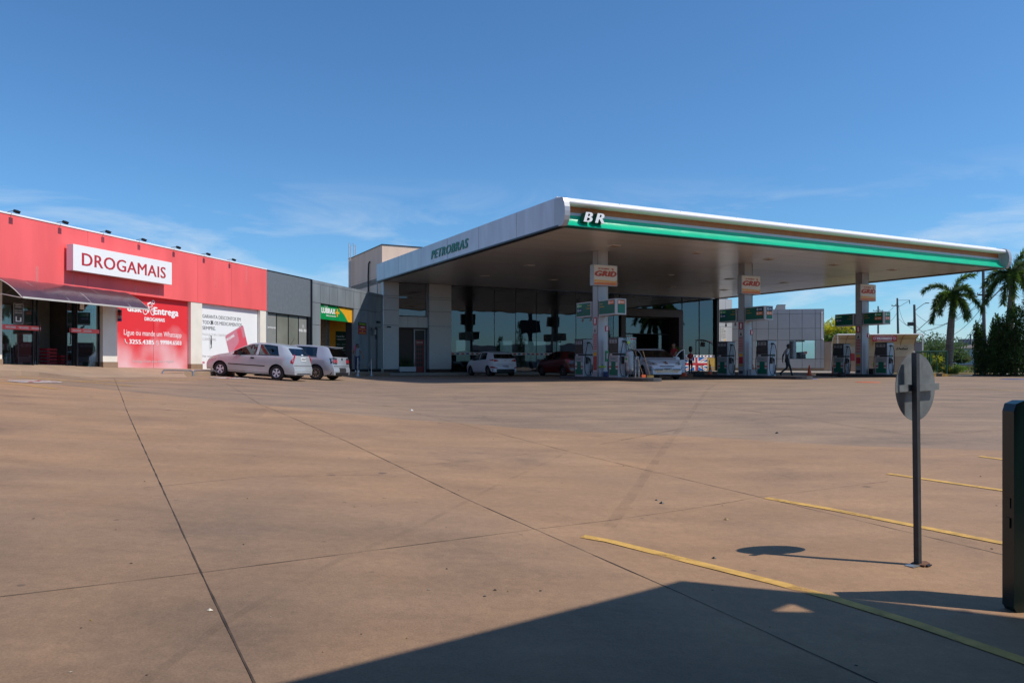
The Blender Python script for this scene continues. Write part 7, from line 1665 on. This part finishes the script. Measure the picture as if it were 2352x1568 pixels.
# v goes into the depth: front edge v=0 high, curving down to the back at v=1.7
prof = []
for k in range(13):
    a = R(92 * k / 12); prof.append((.25 + 1.35 * math.sin(a), 1.75 + 1.18 * math.cos(a)))
prof = [(-.25, 2.90), (0, 2.94)] + prof + [(1.6, 1.62)]
q = MB(); vs = []; n = 2
for u in (0, SL): vs += [(u, v, z) for v, z in prof]
m_ = len(prof); q.add(vs, [(k, m_ + k, m_ + k + 1, k + 1) for k in range(m_ - 1)], 'cream_acrylic'); q.add([(x, y + .02, z + .02) for x, y, z in vs], [(k, k + 1, m_ + k + 1, m_ + k) for k in range(m_ - 1)], 'cream_acrylic'); q.build('roof_sheet', sh, smooth='all')
for u in [SL * k / 6 for k in range(7)]: q = MB(); q.tube([(u, v - .015, z - .015) for v, z in prof], .028 if u in (0, SL) else .018, 'signwhite' if u in (0, SL) else 'plinth', 6); q.build('arch_rib', sh)
for u in (.02, SL - .02):
    for v in (-.2, 1.58): q = MB(); q.tube([(u, v, 0), (u, v, 1.7 if v > 1 else 2.9)], .04, 'signwhite', 8); q.build('post', sh)
q = MB(); q.tube([(0, -.25, 2.90), (SL, -.25, 2.90)], .04, 'signwhite', 8); q.tube([(0, 1.0, 2.62), (SL, 1.0, 2.62)], .015, 'plinth', 6); q.build('front_beam', sh)
q = MB(); q.box(.05, SL - .05, 1.5, 1.53, 1.3, 2.3, 'cream_acrylic'); pb = q.build('back_board', sh)
q = MB(); y = 1.495
def rect(x0, x1, z0, z1, m, yy=0): q.add([(x0, y - yy, z0), (x1, y - yy, z0), (x1, y - yy, z1), (x0, y - yy, z1)], [(0, 1, 2, 3)], m)
rect(.65, .98, 1.72, 2.12, 'orange_cone'); rect(1.75, 2.08, 1.72, 2.12, 'orange_cone')
lf = [(0, -.16), (.02, -.05), (.14, -.08), (.11, 0), (.17, .05), (.07, .08), (.05, .14), (0, .1)]; lf = lf + [(-a, b) for a, b in lf[::-1]]
q.add([(1.36 + a, y, 1.93 + b * 1.1) for a, b in lf], [list(range(len(lf)))], 'orange_cone')
rect(3.3, 4.15, 1.72, 2.12, 'blue_sign'); rect(3.3, 4.15, 1.87, 1.97, 'signwhite', .002); rect(3.66, 3.79, 1.72, 2.12, 'signwhite', .002); rect(3.3, 4.15, 1.895, 1.945, 'signred', .004); rect(3.70, 3.75, 1.72, 2.12, 'signred', .004)
q.build('flag_print', pb)
text('lettering', 'Toronto', .8, .1, (1.0, 1.493, 1.56), (0, -1, 0), 'text_grey', pb); text('lettering', 'LONDRES', .8, .1, (3.3, 1.493, 1.56), (0, -1, 0), 'text_grey', pb)
text('lettering', 'Dubai', .85, .19, (SL - 1.30, 1.493, 1.78), (0, -1, 0), 'black', pb, bold=.03, shear=.3); text('lettering', 'Posto', .25, .06, (SL - .75, 1.493, 2.02), (0, -1, 0), 'black', pb, shear=.3)
pbn = thing('prohibition_banner', 'red banner reading PROIBIDO hung under the front of the curved shelter', 'banner', tuple(at(1922, 834, 57.5) + Vector((0, 0, -HZ))), R(-9))
bx0 = (1996 - 1922) / F * 57.4 + .0; bw_ = 1.72
q = MB(); q.box(bx0, bx0 + bw_, -.3, -.285, 2.38, 2.80, 'signred'); q.build('sheet', pbn)
text('lettering', 'ESTACIONAMENTO PRIVATIVO', 1.25, .055, (bx0 + .23, -.3, 2.72), (0, -1, 0), 'signwhite', pbn, bold=.03); text('lettering', 'PROIBIDO', 1.05, .14, (bx0 + .33, -.3, 2.53), (0, -1, 0), 'signwhite', pbn, bold=.05); text('lettering', 'PARAR E ESTACIONAR', 1.05, .06, (bx0 + .33, -.3, 2.42), (0, -1, 0), 'signwhite', pbn, bold=.03)
q = MB()
for xx in (bx0 + .17, bx0 + bw_ - .17):
    ring2(xx, 2.6, .10, .025, y=-.3, mb=q); q.tube([(xx - .06, -.304, 2.66), (xx + .06, -.304, 2.54)], .01, 'signwhite', 4)
q.build('no_parking_mark', pbn)
o = thing('water_heater', 'pale box above a red one on the beige wall beside the right column', 'cabinet', tuple(at(1957, 834, 58.5) + Vector((0, 0, -HZ))), R(-9)); q = MB(); q.bbox(-.28, .2, 0, .25, 1.55, 2.05, 'sticker', .05); q.build('tank', o); q = MB(); q.box(-.08, .2, 0, .2, .95, 1.5, 'signred'); q.build('red_box', o)
# houses and poles far away
def far_house(px, Y, z0, w, d, h, label, m, rot=0, group='buildings beyond the road'):
    p = at(px, 834, Y); return thing('building', label, 'building', (p.x, Y, z0), rot, group)
bh = far_house(2190, 240, .4, 0, 0, 0, 'pale two storey building with a curved roof hall beyond the road', 'far_white', R(-12))
q = MB(); q.box(0, 4.6, 0, 10, 2.6, 5.6, 'far_white'); q.box(0, 4.2, .5, 10, 0, 2.59, 'far_dark'); q.box(4.6, 5.4, -.6, 10, 0, 6.4, 'far_grey'); q.box(-.1, 5.4, -.1, 10, 5.6, 5.9, 'plinth'); q.build('front_block', bh)
q = MB(); pr_ = [(5.4, 0), (16.5, 0), (16.5, 6.5)] + [(16.5 - 11.1 * k / 8, 6.5 + 1.5 * math.sin(math.pi * (k / 8) * .8)) for k in range(1, 9)]; q.prism(pr_, 1, 14, 'far_white', axis='y'); q.build('hall', bh)
q = MB(); q.box(3.2, 6.8, 2, 6, 5.9, 8.0, 'far_grey'); q.build('roof_tank', bh)
for x in (1.4, 3.1): q = MB(); q.box(x, x + .7, -.03, .0, 3.8, 4.9, 'far_dark'); q.build('window', bh)
q = MB(); q.box(2.2, 2.9, -.06, -.01, 4.6, 5.3, 'line_red'); q.build('wall_sign', bh)
for x in (0, 2.0, 4.0): q = MB(); q.box(x, x + .25, 0, .49, 0, 2.58, 'far_white'); q.build('pillar', bh)
b3 = far_house(2262, 150, .2, 0, 0, 0, 'low dark roofed building half hidden by the conifers', 'far_white'); q = MB(); q.box(-1, 14, 0, 8, 0, 3.6, 'far_white'); q.build('wall', b3); q = MB(); q.prism([(-1.5, 3.6), (14.5, 3.6), (6.5, 5.2)], -.5, 8.5, 'bark', axis='y'); q.build('roof', b3)
b4 = far_house(1893, 105, 0, 0, 0, 0, 'plain grey warehouse showing above the yellow green tree', 'far_grey'); q = MB(); q.box(-4, 3.7, 0, 12, 0, 5.65, 'far_grey'); q.build('wall', b4); q = MB(); q.box(-4.1, 3.8, -.1, 12.1, 5.652, 5.8, 'plinth'); q.build('roof_edge', b4)
b5 = far_house(2112, 170, .2, 0, 0, 0, 'long low white shed glimpsed behind the green fence', 'far_white'); q = MB(); q.box(-6, 9, 0, 8, 0, 1.9, 'far_white'); q.build('wall', b5); q = MB(); q.prism([(-1, 1.9), (9, 1.9), (8.5, 2.3), (-.5, 2.3)], -1, 9, 'far_dark', axis='x'); q.build('roof', b5)
# small far cars
def far_car(px, Y, z0, m, lab, rz=0):
    p = at(px, 834, Y); o = thing('distant_car', lab, 'car', (p.x, Y, z0), rz, 'cars far beyond the road')
    q = MB(); q.prism([(-2.1, .3), (2.1, .3), (2.15, .75), (1.9, .9), (1.1, .98), (-1.9, .98), (-2.15, .8)], -.85, .85, m, axis='y'); q.build('body', o, smooth=False)
    q = MB(); q.prism([(-1.8, .98), (1.15, .98), (.4, 1.45), (-1.4, 1.45)], -.75, .75, 'far_dark', axis='y'); q.build('cabin', o); q = MB(); q.box(-1.35, .35, -.76, .76, 1.452, 1.49, m); q.build('roof', o)
    for x in (-1.3, 1.35):
        for y in (-.86, .66): q = MB(); q.lathe([(.32, 0), (.32, .2)], 'rubber', 12, c=(x, y, .32), axis='y'); q.build('wheel', o)
far_car(2192, 170, .42, 'white_car', 'pale car parked below the far white building'); far_car(2125, 110, .25, 'blue', 'blue car seen through the green fence', R(10)); far_car(2112, 125, .3, 'blue', 'blue car further left behind the road sign edge', R(10))
# utility poles and wires
POLES = {}
def pole(key, px, pyt, Y, r, label, arms=(), lean=0, name='utility_pole', grp='utility poles along the road', extra=None):
    p = at(px, 834, Y); t = at(px, pyt, Y); o = thing(name, label, 'pole', (p.x, Y, 0), 0, grp); h = t.z
    q = MB(); q.tube([(lean, 0, 0), (0, 0, h)], [r * 1.35, r * .8], 'concrete_pole', 8); q.build('shaft', o)
    for (z, a, b) in arms:
        q = MB(); q.box(a, b, -.05, .05, h - z - .05, h - z + .05, 'concrete_pole'); x = a + .08
        while x < b: q.lathe([(.04, 0), (.06, .08), (.03, .16)], 'dark_metal', 6, c=(x, 0, h - z + .05)); x += .6
        q.build('crossarm', o)
    POLES[key] = Vector((p.x, Y, h)); return o, h
pole('A', 2017, 703, 150, .17, 'dark pole rising behind the left end of the curved shelter', ((.9, -1.0, 1.0),), 0)
oB, hB = pole('B', 2061, 684.5, 120, .17, 'leaning dark pole with a bracket arm, behind the shelter middle', ((1.2, -.9, .3),), .25)
q = MB(); q.tube([(0, 0, hB - .35), (1.9, 0, hB - .3)], .03, 'dark_metal', 5); q.tube([(0, 0, hB - 1.5), (1.9, 0, hB - .4)], .03, 'dark_metal', 5); q.tube([(1.9, 0, hB - .3), (1.95, 0, hB - .9)], .06, 'dark_metal', 5); q.tube([(.1, 0, hB - 7.7), (3.2, 0, hB - 5.0), (5.0, 0, hB - 3.4)], .05, 'concrete_pole', 6); q.build('bracket_arm', oB)
oC, hC = pole('C', 2100, 699.5, 105, .19, 'dark pole with a street lamp and a floodlight, behind the shelter right end', (), .2)
q = MB(); q.tube([(0, 0, hC - .9), (.6, 0, hC - .4), (1.3, 0, hC + .1), (1.6, 0, hC + .2)], .04, 'dark_metal', 6); q.box(1.5, 2.0, -.1, .1, hC + .16, hC + .26, 'dark_metal'); q.build('street_lamp', oC); q = MB(); q.box(-.85, -.15, -.2, .2, hC - 2.9, hC - 2.4, 'black'); q.build('floodlight', oC)
oD, hD = pole('D', 2258, 600, 76, .15, 'tall dark pole beside the taller palm at the right', ((3.3, -.6, .6),), .15)
q = MB(); q.tube([(.1, 0, hD - 4.4), (2.2, 0, hD - 2.3)], .06, 'concrete_pole', 6); q.box(-.5, .5, -.05, .05, hD - 3.4, hD - 3.3, 'dark_metal'); q.build('strut', oD)
pole('E', 2133, 781, 300, .2, 'tiny far pole with a crossarm left of the palm trunk', ((.8, -2.2, .6),)); pole('F', 2168.5, 782, 290, .2, 'tiny far pole with a square bracket just left of the palm trunk', ((.3, -1.6, .2),)); pole('H', 2229.5, 767, 200, .19, 'far pole before the pale two storey building', ((.3, -.9, .9),))
WIRES = [('A', .3, 'B', .6, 1.2), ('A', 1.0, 'B', 2.2, 1.8), ('B', .4, 'C', 1.8, 2.2), ('B', 3.0, 'D', 2.8, 3.0), ('B', 7.8, 'D', 5.5, 3.4), ('C', 1.0, 'D', 3.6, 2.2), ('C', 2.6, 'D', 4.4, 2.6), ('C', 4.0, 'D', 4.2, .4), ('E', .8, 'F', .3, 1.5), ('F', .3, 'H', .3, 3.2), ('C', 6, 'D', 5.0, 3.8)]
def wire(a, b, sag, r, lab):
    q = MB(); n = 18; P_ = []
    for k in range(n + 1):
        t = k / n; p = a.lerp(b, t); p.z -= sag * 4 * t * (1 - t); P_.append(p)
    q.tube(P_, r, 'wire', 4, cap=False); tag(q.build('power_line'), lab, 'wire', 'power lines between the poles')
nm = {'A': 'shelter left end', 'B': 'bracket arm', 'C': 'street lamp', 'D': 'tall palm side', 'E': 'farthest left', 'F': 'square bracket', 'H': 'far building'}
ordn = ['thin', 'second', 'third', 'fourth', 'fifth', 'sixth', 'seventh', 'nearly level', 'far beaded', 'far rising', 'lowest sagging']
for (k1, d1, k2, d2, sag), w_ in zip(WIRES, ordn): wire(POLES[k1] - Vector((0, 0, d1)), POLES[k2] - Vector((0, 0, d2)), sag, .022 if k1 != 'E' and k1 != 'F' else .04, '%s power line from the %s pole to the %s pole' % (w_, nm[k1], nm[k2]))
for k in range(5):
    a = POLES['D'] - Vector((0, 0, .3 + .75 * k)); wire(a, a + Vector((30, -22, .4)), 1.2, .016, '%s of five lines running from the tall palm side pole out of the right edge' % ['topmost', 'second', 'third', 'fourth', 'lowest'][k])
# far side of the street at the right, outside the picture, mirrored by the shop glass
conifer((62, 12, 0), 7.5, 1.7, 'tall dark conifer across the street, mirrored in the shop glass', 61, group='conifers across the street'); conifer((70, 2, 0), 5.5, 1.3, 'shorter conifer across the street, mirrored in the shop glass', 62, group='conifers across the street')
conifer((78, 20, 0), 6.5, 1.6, 'third conifer across the street, mirrored in the shop glass', 63, group='conifers across the street')
o = thing('price_totem', 'tall dark price board on a pole across the forecourt, mirrored in the shop glass', 'totem', (56, 18, 0), R(60)); q = MB(); q.tube([(0, 0, 0), (0, 0, 9)], .35, 'dark_metal', 8); q.build('pole', o); q = MB(); q.box(-1.5, 1.5, -.25, .25, 5.6, 7.4, 'black'); q.build('board', o)
o = thing('street_building', 'pale low building across the street, mirrored in the shop glass', 'building', (82, 6, 0), R(75)); q = MB(); q.box(-14, 12, 0, 8, 0, 4.2, 'far_white'); q.build('wall', o); q = MB()
for k in range(5): q.box(-12 + k * 4.5, -9.6 + k * 4.5, -.05, -.005, .8, 2.8, 'far_dark')
q.build('window', o)
